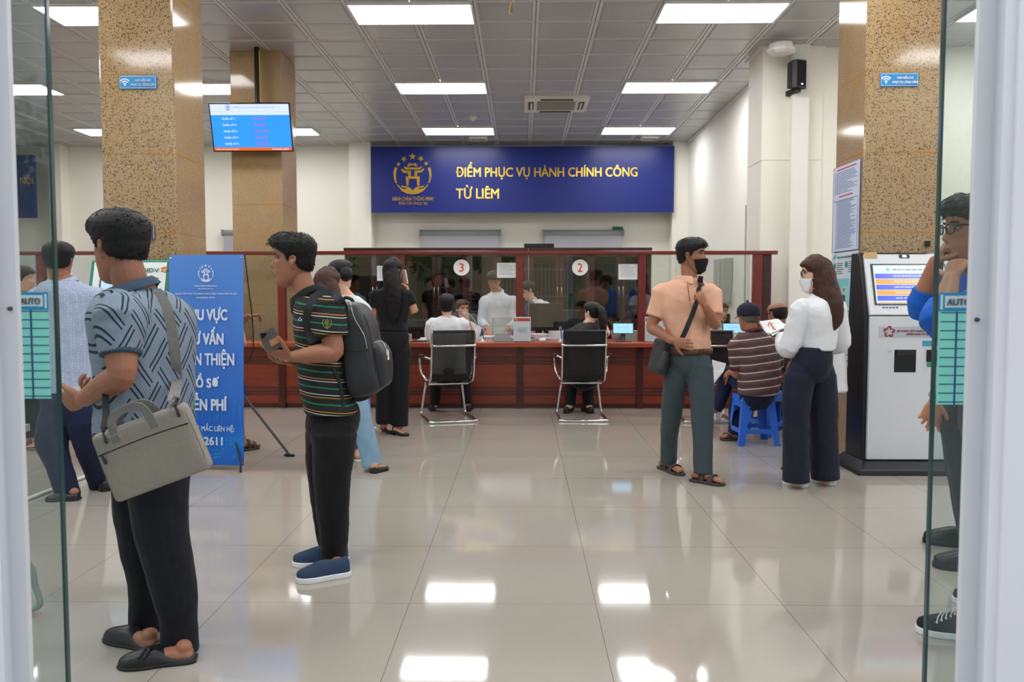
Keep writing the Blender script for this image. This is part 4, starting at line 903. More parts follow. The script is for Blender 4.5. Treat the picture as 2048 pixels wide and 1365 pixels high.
def head_surface(z, a, off=0.0, face=True):
    xf, xb, w = ip(z, XF), ip(z, XB), ip(z, WW); cx, rx = (xf + xb) / 2, (xf - xb) / 2
    ca, sa = math.cos(a), math.sin(a); p = 2 / 2.25
    x = cx + rx * math.copysign(abs(ca) ** p, ca); y = w * math.copysign(abs(sa) ** p, sa)
    if ca > 0: y *= 1 - .10 * ca
    if face and ca > 0:
        nz = float(np.interp(z, [-.036, -.026, -.016, -.004, .012, .028, .040], [0, .010, .025, .021, .013, .006, 0])); ny = float(np.interp(z, [-.03, -.014, .03], [.013, .011, .007]))
        x += nz * math.exp(-(y / ny) ** 2)
        for s in (-1, 1): x -= .011 * math.exp(-((y - s * .033) / .015) ** 2 - ((z - .024) / .012) ** 2); x += .003 * math.exp(-((y - s * .04) / .02) ** 2 - ((z - .002) / .015) ** 2)
        x += .0055 * math.exp(-(y / .022) ** 2 - ((z + .047) / .005) ** 2) + .005 * math.exp(-(y / .019) ** 2 - ((z + .058) / .005) ** 2) - .004 * math.exp(-(y / .02) ** 2 - ((z + .0525) / .0025) ** 2)
        x -= .004 * math.exp(-(y / .02) ** 2 - ((z + .068) / .006) ** 2)
    v = Vector((x, y, z))
    if off:
        n = Vector((math.copysign(abs(ca) ** 1.0, ca), sa * rx / max(w, .01), float(np.interp(z, [-.118, -.05, .03, .06, .08, .10, .115, .121], [-.8, -.15, .05, .3, .6, 1.2, 2.6, 7.0])))).normalized(); v += n * off
    return v
HN = 56
def head_zs(): return [ -.118 + .239 * (k / 43) for k in range(44)]
class Frame:
    def __init__(s, o, yaw, pitch=0, roll=0, sc=1.0):
        s.o = V(o); s.R = Matrix.Rotation(math.radians(yaw), 3, 'Z') @ Matrix.Rotation(math.radians(pitch), 3, 'Y') @ Matrix.Rotation(math.radians(roll), 3, 'X'); s.sc = sc
    def __call__(s, v): return s.o + s.R @ (V(v) * s.sc)
    def d(s, v): return s.R @ V(v)
def head_mesh(acc, fr, ears=True):
    zs = head_zs(); acc.loft([[tuple(fr(head_surface(z, 2 * math.pi * j / HN))) for j in range(HN)] for z in zs])
    if ears:
        for s in (-1, 1):
            pts = [(-.006, .066, -.022), (-.010, .073, -.030), (-.004, .0765, -.018), (-.014, .081, .000), (-.022, .083, .016), (-.016, .082, .028), (-.002, .078, .026), (.004, .074, .012), (.002, .074, -.010)]
            tube(acc, [fr((x, s * y, z)) for x, y, z in pts], [.004] + [.0052] * 7 + [.004], 8, 3)
            tube(acc, [fr((-.004, s * .068, .0)), fr((-.010, s * .076, .004))], [(.013, .02), (.010, .017)], 10, 1, lat=fr.d((1, 0, 0)))
def hair_short(acc, fr, style, rn):
    """cap of hair hugging the skull; style gives hairline and thickness"""
    top, side = style.get('top', .022), style.get('side', .008); fringe = style.get('fringe', .062); nape = style.get('nape', -.060); bald = style.get('bald', 0)
    zs = [-.10 + .235 * (k / 51) for k in range(52)]; rings = []
    def line(u):  # hairline height by front-back position
        return float(np.interp(u, [-1, -.85, -.42, -.27, -.18, -.02, .10, .2, .34, .55, .75, 1.0], [nape, nape, nape * .75, -.028, .022, .030, style.get('burn', -.014), .004, .036, fringe - .014, fringe, fringe + .004]))
    def thick(z, a):
        zc = min(z, .120); q = head_surface(zc, a, face=False); u = q.x / .095; l = line(u)
        k = max(0, min(1, (z - l + rn_noise(q)) / .014)); th = side + (top - side) * max(0, min(1, (z - .02) / .07))
        if z < .04: th = th * (1 - .55 * math.exp(-((u + .08) / .22) ** 2))
        if u > .3: th += style.get('quiff', .004) * max(0, min(1, (z - .05) / .03))
        if bald and z > bald and u < .55: k = 0
        if bald and u > .1 and z > .03: k = 0
        return -.007 + k * (th + .007)
    def rn_noise(q): return .006 * mnoise.noise(q * 60)
    tufts = []
    for z in zs:
        ring = []
        for j in range(64):
            a = 2 * math.pi * j / 64; th = thick(z, a); zz = min(z, .1205)
            v = head_surface(zz, a, th + (.0018 * mnoise.noise(Vector((a * 9, z * 60, 3))) if th > 0 else 0), face=False)
            ring.append(tuple(fr(v)))
        rings.append(ring)
    acc.loft(rings)
    n = style.get('tufts', 0); L_ = style.get('len', .022); drop = style.get('dir', (-.4, 0, -.2))
    for k in range(n):
        z = rn.uniform(-.07, .120); a = rn.uniform(0, 2 * math.pi); th = thick(z, a)
        if th < .004: continue
        b = head_surface(z, a, th - .003, face=False); out = (head_surface(z, a, th + .02, face=False) - b).normalized()
        d = (Vector(drop) * 1.0 + Vector((rn.gauss(0, .35), rn.gauss(0, .35), rn.gauss(0, .2)))).normalized()
        if z < .0: d = Vector((-.25, 0, -1))
        d = d - out * d.dot(out); d = (d.normalized() + out * style.get('lift', .5) * rn.uniform(.1, .9)).normalized()
        l = L_ * rn.uniform(.5, 1.2) * (1 if z > .06 else .55); w = Vector(out).cross(d).normalized() * rn.uniform(.0012, .0024); t_ = b + d * l + out * l * .02
        m_ = b + d * l * .5 + out * l * .10
        vs = [b - w, b + w, b + out * .002, m_ - w * .8, m_ + w * .8, m_ + out * .002, t_]
        acc.add([tuple(fr(v)) for v in vs], [(0, 1, 4, 3), (1, 2, 5, 4), (2, 0, 3, 5), (3, 4, 6), (4, 5, 6), (5, 3, 6)])
def fingers(acc, w, d, n, side, sc=1.0, curl=25, spread=5, thumb=(.75, .6, .35), tcurl=15, curls=None, seg=8):
    """hand from wrist w, pointing d, palm facing n; side picks the thumb side"""
    d = V(d).normalized(); n = V(n); n = (n - d * n.dot(d)).normalized(); s = d.cross(n) * side
    tube(acc, [w - d * .03 * sc, w + d * .012 * sc, w + d * .045 * sc, w + d * .082 * sc, w + d * .094 * sc], [(.028 * sc, .021 * sc), (.028 * sc, .019 * sc), (.038 * sc, .0165 * sc), (.041 * sc, .0135 * sc), (.036 * sc, .010 * sc)], 14, 3, lat=s)
    ln = (.070, .078, .073, .056); off = (.031, .0105, -.0105, -.030); base = (.086, .091, .088, .080)
    for i in range(4):
        c = curls[i] if curls else curl + i * 3
        b = w + d * base[i] * sc + s * off[i] * sc; ang = 0; p_ = b - d * .014 * sc; pts = [p_, b]; dd = (d + s * math.radians(spread) * (1.5 - i)).normalized()
        for k, f in enumerate((.46, .30, .24)):
            ang += math.radians(c * (1, 1.15, .8)[k]); v = dd * math.cos(ang) + n * math.sin(ang); pts.append(pts[-1] + v * ln[i] * f * sc)
        r = (.0092, .0088, .0080, .0076, .0058) if i != 3 else (.0080, .0076, .0070, .0064, .0052)
        tube(acc, pts, [q * sc for q in r], seg, 3)
    td = (s * thumb[0] + d * thumb[1] + n * thumb[2]).normalized(); b = w + d * .026 * sc + s * .022 * sc; t2 = (td * math.cos(math.radians(tcurl)) + (d * .7 + n * .5).normalized() * math.sin(math.radians(tcurl))).normalized(); t3 = (t2 + d * .25 + n * .1).normalized()
    tube(acc, [b - td * .012 * sc, b + td * .018 * sc, b + td * .042 * sc, b + td * .042 * sc + t2 * .033 * sc, b + td * .042 * sc + t2 * .033 * sc + t3 * .024 * sc], [.013 * sc, .0145 * sc, .0115 * sc, .0098 * sc, .0072 * sc], seg, 3)
    return w + d * .09 * sc
def remesh(o, vox, smooth=4, fold=0.0, fsize=.12, fac=.5, seedoff=0):
    m = o.modifiers.new('skin', 'REMESH'); m.mode = 'VOXEL'; m.voxel_size = vox; m.use_smooth_shade = True
    if smooth: s = o.modifiers.new('relax', 'SMOOTH'); s.iterations = smooth; s.factor = fac
    if fold:
        tx = bpy.data.textures.new('folds', 'CLOUDS'); tx.noise_scale = fsize; tx.noise_depth = 2
        d = o.modifiers.new('folds', 'DISPLACE'); d.texture = tx; d.strength = fold; d.mid_level = .5; d.texture_coords = 'LOCAL'
    return o
SOLE = mat('sole_black', (20, 20, 22), .6)
def shoe(root, style, toe, heel, m, sole_m=None, ang=None, w=.048, lift=0.0, body=None, ankle=None, name='shoe', toeup=0):
    """toe/heel world points on the floor; returns foot frame"""
    o = Vector(root.location); x = (toe - heel); L_ = x.length; x.normalize(); z = Vector((0, 0, 1)) if abs(x.z) < .02 else x.cross(Vector((0, 0, 1)).cross(x)).normalized(); y = z.cross(x).normalized(); z = x.cross(y).normalized()
    if z.z < 0: z = -z
    f = lambda u, v, h: heel + x * (u * L_) + y * v + z * (h + lift)
    us = [0, .05, .15, .3, .45, .6, .75, .88, .96, 1.0]; ws = [.55, .78, .86, .84, .86, 1.0, 1.04, .90, .62, .2]
    K = L_ / .28; k2 = w / .048
    def outline(k, grow=1.0): u, q = us[k], ws[k]; return u, q * w * grow
    hh = {'pump': [.03, .028, .024, .018, .010, .004, .003, .003, .004, .006]}.get(style, [0] * 10)
    st = .012 if style in ('loafer', 'mule', 'pump') else .026 if style != 'sandal' else .020
    if style == 'sandal' : up = [0] * 10
    a = Acc(); rings = []
    for k in range(10):
        u, q = outline(k, 1.06); b = hh[k]; rings.append([tuple(f(u + (0.012 if k == 9 else -.012 if k == 0 else 0), s * q, b + h)) for s, h in ((-1, .0), (-1.0, st), (1.0, st), (1, .0))])
    a.loft(rings); 
    if style == 'pump':
        tube(a, [f(.05, 0, .045), f(.05, 0, .02), f(.045, 0, 0.0)], [(.017, .017), (.008, .008), (.006, .006)], 8, 2)
    if style == 'blockheel':
        a.loft([[tuple(f(u, v, h)) for u, v in ((-.0, -.028), (.24, -.028), (.24, .028), (-.0, .028))] for h in (-lift, .01)])
    upper = None
    sh = emit_mesh(name, Acc().box((0, 0, 0), (0, 0, 0)), m, root) if False else None
    hs = {'loafer': [.058, .066, .066, .060, .068, .072, .052, .040, .030, .020], 'mule': [.020, .022, .022, .024, .062, .066, .050, .042, .032, .020], 'slipon': [.082, .088, .080, .076, .086, .080, .062, .052, .044, .036],
          'sneaker': [.085, .092, .086, .080, .092, .084, .066, .056, .048, .036], 'pump': [.075, .078, .062, .040, .030, .024, .030, .032, .028, .020], 'boot': [.12, .13, .13, .12, .105, .085, .066, .056, .046, .03], 'blockheel': [.09, .095, .08, .05, .036, .034, .04, .04, .034, .02]}.get(style)
    def foot_on(acc, k_=.80):
        R_ = []; fk = 1 if style == 'sandal' else (.8 if style == 'mule' else .45); fh = [.05, .062, .074, .080, .072, .058, .044, .034, .028, .018]
        for k in range(10):
            u, q = outline(k, k_ if style in ('sandal', 'mule') else .7); ring = []
            if u > .97: u = .93
            for j in range(12):
                a_ = 2 * math.pi * j / 12; hz = hh[k] + st + fh[k] * .5 * .9; ring.append(tuple(f(u * .92 + .04, q * math.cos(a_), hz - fh[k] * (0 if fk == 1 else .25) + fh[k] * .45 * fk * math.sin(a_))))
            R_.append(ring)
        acc.loft(R_)
        if style == 'sandal':
            for t_, (v, l, r) in enumerate(((-.030, .97, .013), (-.012, .95, .009), (.002, .925, .0085), (.015, .895, .008), (.027, .86, .0075))):
                v = v * (1 if t_ is None else 1) * k2; tube(acc, [f(l - .20, v * .8, st + .016), f(l - .08, v, st + .016), f(l, v, st + .012)], [r, r, r * .8], 8, 2)
    if body is not None: foot_on(body)
    if style == 'sandal':
        so = emit_mesh(name, Acc(), m, root); so.data = (lambda me: me)(bpy.data.meshes.new('sandal'))
        bpy.data.objects.remove(so)
        sole = emit_mesh('sandal', a, sole_m or m, root, org=o, smooth=False, bevel=.006)
        for u0, u1 in ((.30, .46), (.56, .74)):
            s_ = Acc(); rr = []
            for u in (u0, u1):
                q = float(np.interp(u, us, ws)) * w * 1.0; ring = []
                fh_ = .075 if u < .5 else .052
                ring = [f(u, math.cos(t_) * q * 1.04, st + math.sin(t_) * fh_) for t_ in np.linspace(0, math.pi, 13)]; rr.append(ring)
            vs = rr[0] + rr[1]; nn = 13; inn = [q_ + (f(.5, 0, .01) - q_) * .05 for q_ in vs]
            s_.add([tuple(q_) for q_ in vs + inn], [(i, i + 1, nn + i + 1, nn + i) for i in range(nn - 1)] + [(2 * nn + i, 3 * nn + i, 3 * nn + i + 1, 2 * nn + i + 1) for i in range(nn - 1)] + [(i, 2 * nn + i, 2 * nn + i + 1, i + 1) for i in range(nn - 1)] + [(nn + i, nn + i + 1, 3 * nn + i + 1, 3 * nn + i) for i in range(nn - 1)])
            emit_mesh('strap', s_, m, sole, org=o, smooth=True)
        return f
    U = Acc(); rings = []
    for k in range(10):
        u, q = outline(k); b = hh[k] + st * .6; h = hs[k] * (K if K < 1.1 else 1.1); ring = []
        for j in range(16):
            a_ = 2 * math.pi * j / 16; c, s = math.cos(a_), math.sin(a_); yy = q * math.copysign(abs(c) ** .75, c); zz = b + (h * max(0, s) ** .85 if s > 0 else 0)
            if k == 9: u_ = 1.0
            ring.append(tuple(f(u, yy, zz)))
        rings.append(ring)
    U.loft(rings)
    so = emit_mesh(name, U, m, root, org=o, smooth=True)
    sb = so.modifiers.new('round', 'SUBSURF'); sb.levels = 1; sb.render_levels = 1
    emit_mesh('sole', a, sole_m or SOLE, so, org=o, bevel=.004)
    return f
def build_person(label, spec, cat='person'):
    S = spec; Y = S['Y']; J = lambda q: (q if isinstance(q, Vector) else P(q[0], q[1], Y + (q[2] if len(q) > 2 else 0)))
    vox = S.get('vox', .006)
    base = S.get('base') or (sum((F(a, b) for st, a, b, c, d, *_ in S['shoes'] for a, b in ((a, b), (c, d))), Vector()) / (2 * len(S['shoes'])) if S.get('shoes') else Vector((J(S['torso'][-1]).x, Y, 0)))
    base = Vector((base.x, base.y, 0))
    root = thing('person', label, cat, base); root['category'] = cat; rn = random.Random(int(base.x * 1000))
    o = base; body = Acc(); phi = math.radians(S['phi']); phi2 = math.radians(S.get('phi2', S['phi']))
    def latv(k=0.0): a = phi + (phi2 - phi) * k; return Vector((-math.sin(a), math.cos(a), 0))
    # head and neck
    hp = S['head']; fr = Frame(J(hp[:3]), hp[3], hp[4] if len(hp) > 4 else 0, hp[6] if len(hp) > 6 else 0, hp[5] if len(hp) > 5 else 1.0)
    head_mesh(body, fr, S.get('ears', True))
    tor = S['torso']; tp = [J(r[:3]) for r in tor]; n = len(tor)
    nb = fr((-.025, 0, -.05)); nr = S.get('neck', .056) * fr.sc
    tube(body, [fr((-.02, 0, -.02)), nb + (tp[0] - nb) * .3, tp[0] + (tp[0] - tp[1]) * .15, tp[0] + (tp[1] - tp[0]) * .6], [nr * .96, nr, nr * 1.03, nr * 1.25], 18, 3)
    def rings(grow, gd=None, start=0, ns=26, hem=None, pw=2.3):
        rows = [[*tp[i], tor[i][3], tor[i][4], i / (n - 1)] for i in range(start, n)]; R = crom(rows, 4); out = []
        for q in R:
            lv = latv(q[5]); fv = Vector((lv.y, -lv.x, 0)); c = Vector(q[:3]); ring = []
            for j in range(ns):
                a = 2 * math.pi * j / ns; ca, sa = math.cos(a), math.sin(a); ca = math.copysign(abs(ca) ** (2 / pw), ca); sa = math.copysign(abs(sa) ** (2 / pw), sa)
                ring.append(tuple(c + lv * ca * (q[3] * grow) + fv * sa * (q[4] * (gd or grow))))
            out.append(ring)
        return out
    body.loft(rings(.86))
    # arms
    shirt = Acc(); shirt.loft(rings(1.0)) if not S.get('noshirt') else None
    arm_pts = []
    for A in S.get('arms', ()):
        s_, e_, w_ = J(A['s']), J(A['e']), J(A['w']); r = A.get('r', (.047, .040, .026)); m1 = s_ + (e_ - s_) * .5; m2 = e_ + (w_ - e_) * .3
        pts = [s_, m1, e_, m2, w_]; rad = [r[0] * 1.1, r[0], r[1], r[1] * 1.04, r[2]]
        tube(body, pts, rad, 16, 4); arm_pts.append((s_, e_, w_))
        if 'h' in A:
            hd = A['h']; d = (J(hd['to']) - w_); d.normalize(); fingers(body, w_, d, Vector(hd['n']), hd.get('side', 1), hd.get('sc', 1.0), hd.get('curl', 25), hd.get('spread', 4), hd.get('thumb', (.75, .6, .35)), hd.get('tc', 15), hd.get('curls'))
        sl = A.get('sl', .6); sr = A.get('sr', (.078, .07)); nrows = []
        full = [s_, m1, e_, m2, w_]; cum = [0, .5, 1, 1.3, 2.0]
        pp = []; rr = []
        for k in range(9):
            t_ = sl * k / 8; q = s_ + (e_ - s_) * t_ if t_ <= 1 else e_ + (w_ - e_) * (t_ - 1); pp.append(q); x_ = k / 8
            rr.append(sr[0] * (1 - x_) + sr[1] * x_ if len(sr) == 2 else float(np.interp(x_, np.linspace(0, 1, len(sr)), sr)))
        inn = tp[2] + (s_ - tp[2]) * .45 + Vector((0, 0, .012)); shv = s_ + Vector((0, 0, sr[0] * .12))
        if sl > 0 and not S.get('noshirt'):
            tube(shirt, [inn, s_ + (s_ - tp[2]) * .04 + Vector((0, 0, .008))] + [s_ + (pp[1] - s_) * 1.0] , [sr[0] * .86, sr[0] * .98, rr[1]], 18, 4); tube(shirt, pp, rr, 18, 2, roundcap=False)
        A['_cuff'] = (pp[-1], (pp[-1] - pp[-2]).normalized(), rr[-1])
    # legs
    trou = Acc(); tm = S.get('trouser')
    if S.get('legs'):
        pel = J(S['pelvis']) if 'pelvis' in S else tp[-1]; pw_, pd = S.get('pel', (.165, .115)); lv = latv(1)
        top = pel + Vector((0, 0, S.get('pelup', .06)))
        l0 = sum((J(l[0][:3]) for l in S['legs']), Vector()) / len(S['legs'])
        tube(trou, [top, pel, l0 + Vector((0, 0, .02)), l0 - Vector((0, 0, .045 if not S.get('seated') else -.02))], [(pw_ * .92, pd * .92), (pw_, pd), (pw_ * .9, pd * .95), (pw_ * .6, pd * .7)] if not S.get('seated') else [(pw_ * .92, pd * .92), (pw_, pd), (pw_ * .9, pd * .95), (.02, .02)], 24, 3, lat=lv, roundcap=False)
        for l in S['legs']:
            p0_ = J(l[0][:3]); up_ = pel + (p0_ - pel) * .35; up_.z = max(pel.z, p0_.z + .04)
            tube(trou, [up_, p0_], [(l[0][3] * .95) ] * 2, 18, 2)
            tube(trou, [J(q[:3]) for q in l], [q[3] for q in l], 18, 4, roundcap=False, lat=None)
            q_ = [J(q[:3]) for q in l]; lr = [min(q[3] * .62, .065) for q in l]; lr[-1] = min(lr[-1], .04)
            if 'bare' in S: lr[-2] = .05; q_.append(J(S['bare'][S['legs'].index(l)])); lr.append(.034)
            tube(body, q_, lr, 14, 3)
        tube(body, [tp[-1], l0 + Vector((0, 0, .06))], [(.10, .07), (.09, .06)], 16, 2, lat=lv)
    # shoes
    for i, sp in enumerate(S.get('shoes', ())):
        st, tx, ty, hx, hy = sp[:5]; kw = sp[5] if len(sp) > 5 else {}
        toe, heel = (F(tx, ty), F(hx, hy)) if 'z' not in kw else (F(tx, ty, kw['z']), F(hx, hy, kw['z']))
        f = shoe(root, st, toe, heel, kw.get('m', S.get('shoe_m')), kw.get('sole'), w=kw.get('w', .048), lift=kw.get('lift', 0.0), body=body, name={'sandal': 'sandal'}.get(st, 'shoe'))
        an = J(S['legs'][i][-1][:3]); b_ = f(.16, 0, .05)
        tube(body, [an + Vector((0, 0, .03)), an + (b_ - an) * .6, b_], [.030, .029, .030], 14, 3)
    bo = emit_mesh('body', body, S['skin'], root, org=o, smooth=True); remesh(bo, S.get('bvox', vox * .62), 3, fac=.4)
    if not S.get('noshirt'): so = emit_mesh(S.get('shirt_name', 'shirt'), shirt, S['shirt'], root, org=o, smooth=True); remesh(so, vox, S.get('ssm', 7), S.get('fold', .012), S.get('fsize', .11))
    if S.get('legs'): to = emit_mesh(S.get('trouser_name', 'trousers'), trou, tm, root, org=o, smooth=True); remesh(to, vox, 7, S.get('tfold', .012), .14)
    # hair
    hs = S.get('hair', {}); hm = S.get('hair_m', H_BLK); ha = Acc(); 
    if hs is not None: hair_short(ha, fr, hs, rn)
    ho = emit_mesh('hair', ha, hm, root, org=o, smooth=True) if hs is not None else None
    for (pts, rad) in S.get('locks', ()):      # long hair volumes
        la = Acc(); lp = [fr(q[1]) if q[0] == 'h' else J(q) for q in pts]
        lv_ = fr.d((0, 1, 0)) if S.get('lock_lat') is None else Vector(S['lock_lat']); tube(la, lp, rad, 22, 5, lat=lv_, p=2.2)
        lk = emit_mesh('long_hair', la, hm, ho or root, org=o, smooth=True); remesh(lk, .006, 3, .012, .05)
    for k, A in enumerate(S.get('arms', ())):
        if A.get('cuff'):
            c, d, r = A['_cuff']; a = Acc(); tube(a, [c - d * .028, c + d * .003], [r * 1.02, r * 1.03], 22, 1, roundcap=False); cu = emit_mesh('cuff', a, A['cuff'], root, org=o, smooth=True); remesh(cu, .005, 2)
    # face details
    if S.get('face', True):
        for s in (-1, 1):
            a = Acc(); c = Vector((.0655, s * .0325, .024)); a.loft([[tuple(fr(c + Vector((.0108 * math.cos(t1) , .0118 * math.sin(t1) * math.cos(t2), .0062 * math.sin(t1) * math.sin(t2))))) for t2 in [2 * math.pi * j / 12 for j in range(12)]] for t1 in (.05, .5, .9, 1.3, 1.57)]); ey = emit_mesh('eye', a, EYEW, root, org=o, smooth=True)
            a = Acc(); g = S.get('gaze', 0) * .004; c = c + Vector((.0096, s * 0 + g, -.0005)); a.loft([[tuple(fr(c + Vector((x, q * math.cos(t2), q * math.sin(t2))))) for t2 in [2 * math.pi * j / 12 for j in range(12)]] for x, q in ((0, .0052), (.0016, .0045), (.0024, .002))]); emit_mesh('iris', a, IRIS, ey, org=o, smooth=True)
            a = Acc(); tube(a, [fr((.083, s * .016, .041)), fr((.0865, s * .030, .0475)), fr((.0775, s * .048, .045)), fr((.070, s * .055, .040))], [(.003, .0022), (.0042, .003), (.0036, .003), (.0012, .001)], 8, 3); emit_mesh('eyebrow', a, hm if hm != H_GRY else H_BLK, root, org=o, smooth=True)
            a = Acc(); tube(a, [fr((.0725, s * .018, .0260)), fr((.0775, s * .033, .0310)), fr((.0695, s * .047, .026))], [.0014, .0022, .0014], 6, 3); emit_mesh('eyelid', a, IRIS, root, org=o, smooth=True)
        a = Acc(); tube(a, [fr((.083, -.021, -.053)), fr((.0925, -.006, -.0485)), fr((.0935, 0, -.049)), fr((.0925, .006, -.0485)), fr((.083, .021, -.053))], [(.001, .001), (.004, .0028), (.0035, .0025), (.004, .0028), (.001, .001)], 8, 3, lat=(0, 0, 1)); tube(a, [fr((.083, -.020, -.054)), fr((.0905, 0, -.0585)), fr((.083, .020, -.054))], [(.001, .001), (.005, .003), (.001, .001)], 8, 4, lat=(0, 0, 1)); emit_mesh('lips', a, S.get('lip', LIP), root, org=o, smooth=True)
    # collar
    if 'collar' in S:
        cm_, hgt, rad, openf = S['collar']; a = Acc(); c0 = tp[0] - (fr((-.02, 0, -.05)) - tp[0]).normalized() * .012; ax = (fr((-.02, 0, -.05)) - tp[0]).normalized(); ns = 22; lv = latv(0); fv = Vector((lv.y, -lv.x, 0)); fv = (fv - ax * fv.dot(ax)).normalized(); lv = ax.cross(fv).normalized()
        rows = []
        for dr, dz, fl in ((1.0, -.012, 0), (1.02, hgt * .55, .0), (1.05, hgt, .0), (1.18, hgt * .9, .0), (1.42, hgt * .2 - .004, 0.35), (1.46, hgt * .12 - .008, .4), (1.34, .004, .3)):
            row = []
            for k in range(ns + 1):
                t_ = math.radians(openf) + (2 * math.pi - 2 * math.radians(openf)) * k / ns; ft = max(0, math.cos(t_))
                row.append(c0 + ax * (dz - ft * (.016 + fl * .09)) + (fv * math.cos(t_) + lv * math.sin(t_)) * rad * (dr + ft * .12))
            rows.append(row)
        vs = [q for r_ in rows for q in r_]; fs = [(i * (ns + 1) + j, i * (ns + 1) + j + 1, (i + 1) * (ns + 1) + j + 1, (i + 1) * (ns + 1) + j) for i in range(len(rows) - 1) for j in range(ns)]
        a.add([tuple(q) for q in vs], fs); co_ = emit_mesh('collar', a, cm_, root, org=o, smooth=True); so_ = co_.modifiers.new('thick', 'SOLIDIFY'); so_.thickness = .003; so_.offset = 0; sb = co_.modifiers.new('s', 'SUBSURF'); sb.levels = 1; sb.render_levels = 1
    return root, fr, dict(J=J, o=o, latv=latv, tp=tp)
def strip(name, pts, w, th, m, parent, org, lat=(1, 0, 0), sub=5):
    a = Acc(); tube(a, pts, [(w / 2, th / 2)] * len(pts), 8, sub, lat=lat, roundcap=False, p=5); return emit_mesh(name, a, m, parent, org=org, smooth=True)
# ================================================================ chairs and stools
chrome = mat('chrome', (225, 225, 225), .12, metal=1)
mesh_bk, t = T('black_mesh'); t.b.inputs['Base Color'].default_value = lin((18, 18, 20)); t.b.inputs['Roughness'].default_value = .6; t.b.inputs['Alpha'].default_value = .72
pad = mat('arm_black', (22, 22, 24), .5)
def visitor_chair():
    r = thing('visitor_chair', 'x', 'chair', group='chrome visitor chairs at the counter')
    w = .225
    for s in (-1, 1):   # back post bending into the seat rail
        a = Acc(); tube(a, [Vector((s * w, -.30, .945)), Vector((s * w, -.285, .80)), Vector((s * w, -.245, .62)), Vector((s * w, -.225, .50)), Vector((s * w, -.16, .43)), Vector((s * w, .0, .405)), Vector((s * w, .22, .43))], [(.010, .019)] * 7, 10, 5, lat=(1, 0, 0), p=3); emit_mesh('back_post', a, chrome, r, smooth=True)
        a = Acc(); tube(a, [Vector((s * (w + .01), -.25, .665)), Vector((s * (w + .055), -.12, .675)), Vector((s * (w + .065), .06, .665)), Vector((s * (w + .06), .12, .62)), Vector((s * (w + .05), .10, .50)), Vector((s * (w + .01), .02, .42))], [(.012, .012)] * 6, 10, 5); ar = emit_mesh('armrest', a, chrome, r, smooth=True)
        a = Acc(); tube(a, [Vector((s * (w + .058), -.13, .69)), Vector((s * (w + .066), .06, .68))], [(.02, .012)] * 2, 10, 2, lat=(1, 0, 0)); emit_mesh('arm_pad', a, pad, ar, smooth=True)
        a = Acc(); tube(a, [Vector((s * .12, .0, .385)), Vector((s * (w - .04), .24, .38)), Vector((s * (w - .02), .265, .32)), Vector((s * (w + .01), .29, .10)), Vector((s * (w + .02), .285, .03)), Vector((s * (w + .02), .22, .014)), Vector((s * (w + .02), -.22, .014)), Vector((s * (w - .0), -.285, .014)), Vector((0, -.30, .014))], [.0135] * 9, 10, 5); emit_mesh('cantilever_leg', a, chrome, r, smooth=True)
    g = []
    for q in np.linspace(0, 1, 15):
        y, z = np.interp(q, [0, .25, .5, .62, .72, .85, 1], [-.305, -.285, -.245, -.225, -.15, .0, .24]), np.interp(q, [0, .25, .5, .62, .72, .85, 1], [.955, .80, .62, .50, .425, .40, .435]); g.append((y, z))
    def sling(i0, i1, nm):
        a = Acc(); a.loft([[(x, y, z) for x, y, z in ((-w + .008, g[i][0], g[i][1]), (w - .008, g[i][0], g[i][1]), (w - .008, g[i][0] + .006, g[i][1] + .004), (-w + .008, g[i][0] + .006, g[i][1] + .004))] for i in range(i0, i1)]); emit_mesh(nm, a, mesh_bk, r, smooth=False)
    sling(0, 9, 'backrest'); sling(8, 15, 'seat')
    a = Acc(); tube(a, [Vector((-w, -.30, .945)), Vector((w, -.30, .945))], [.014] * 2, 10, 1); emit_mesh('top_roll', a, pad, r, smooth=True)
    a = Acc(); tube(a, [Vector((-w + .005, -.27, .80)), Vector((-w + .03, -.312, .80)), Vector((w - .03, -.312, .80)), Vector((w - .005, -.27, .80))], [(.012, .012)] * 4, 10, 4); emit_mesh('cross_bar', a, chrome, r, smooth=True)
    a = Acc(); tube(a, [Vector((-w + .02, -.02, .38)), Vector((w - .02, -.02, .38))], [.012] * 2, 10, 1); emit_mesh('under_bar', a, chrome, r, smooth=True)
    return r
ch = visitor_chair()
for k, (px, py, yaw, lab) in enumerate(((908, 847, 16, 'chrome and black mesh visitor chair under the customer in white'), (1168, 845, 1, 'chrome and black mesh visitor chair below the number 2'), (1419, 848, -3, 'chrome visitor chair mostly hidden behind the person in the peach polo'))):
    c = ch if k == 0 else copy_tree(ch); q = F(px, py); a_ = math.radians(yaw); c.location = (q.x + .30 * -math.sin(a_) * -1 * -1, q.y + .30 * math.cos(a_), 0); c.rotation_euler = (0, 0, a_); c['label'] = lab
blue_pl = mat('blue_plastic', (50, 112, 226), .35, coat=.1)
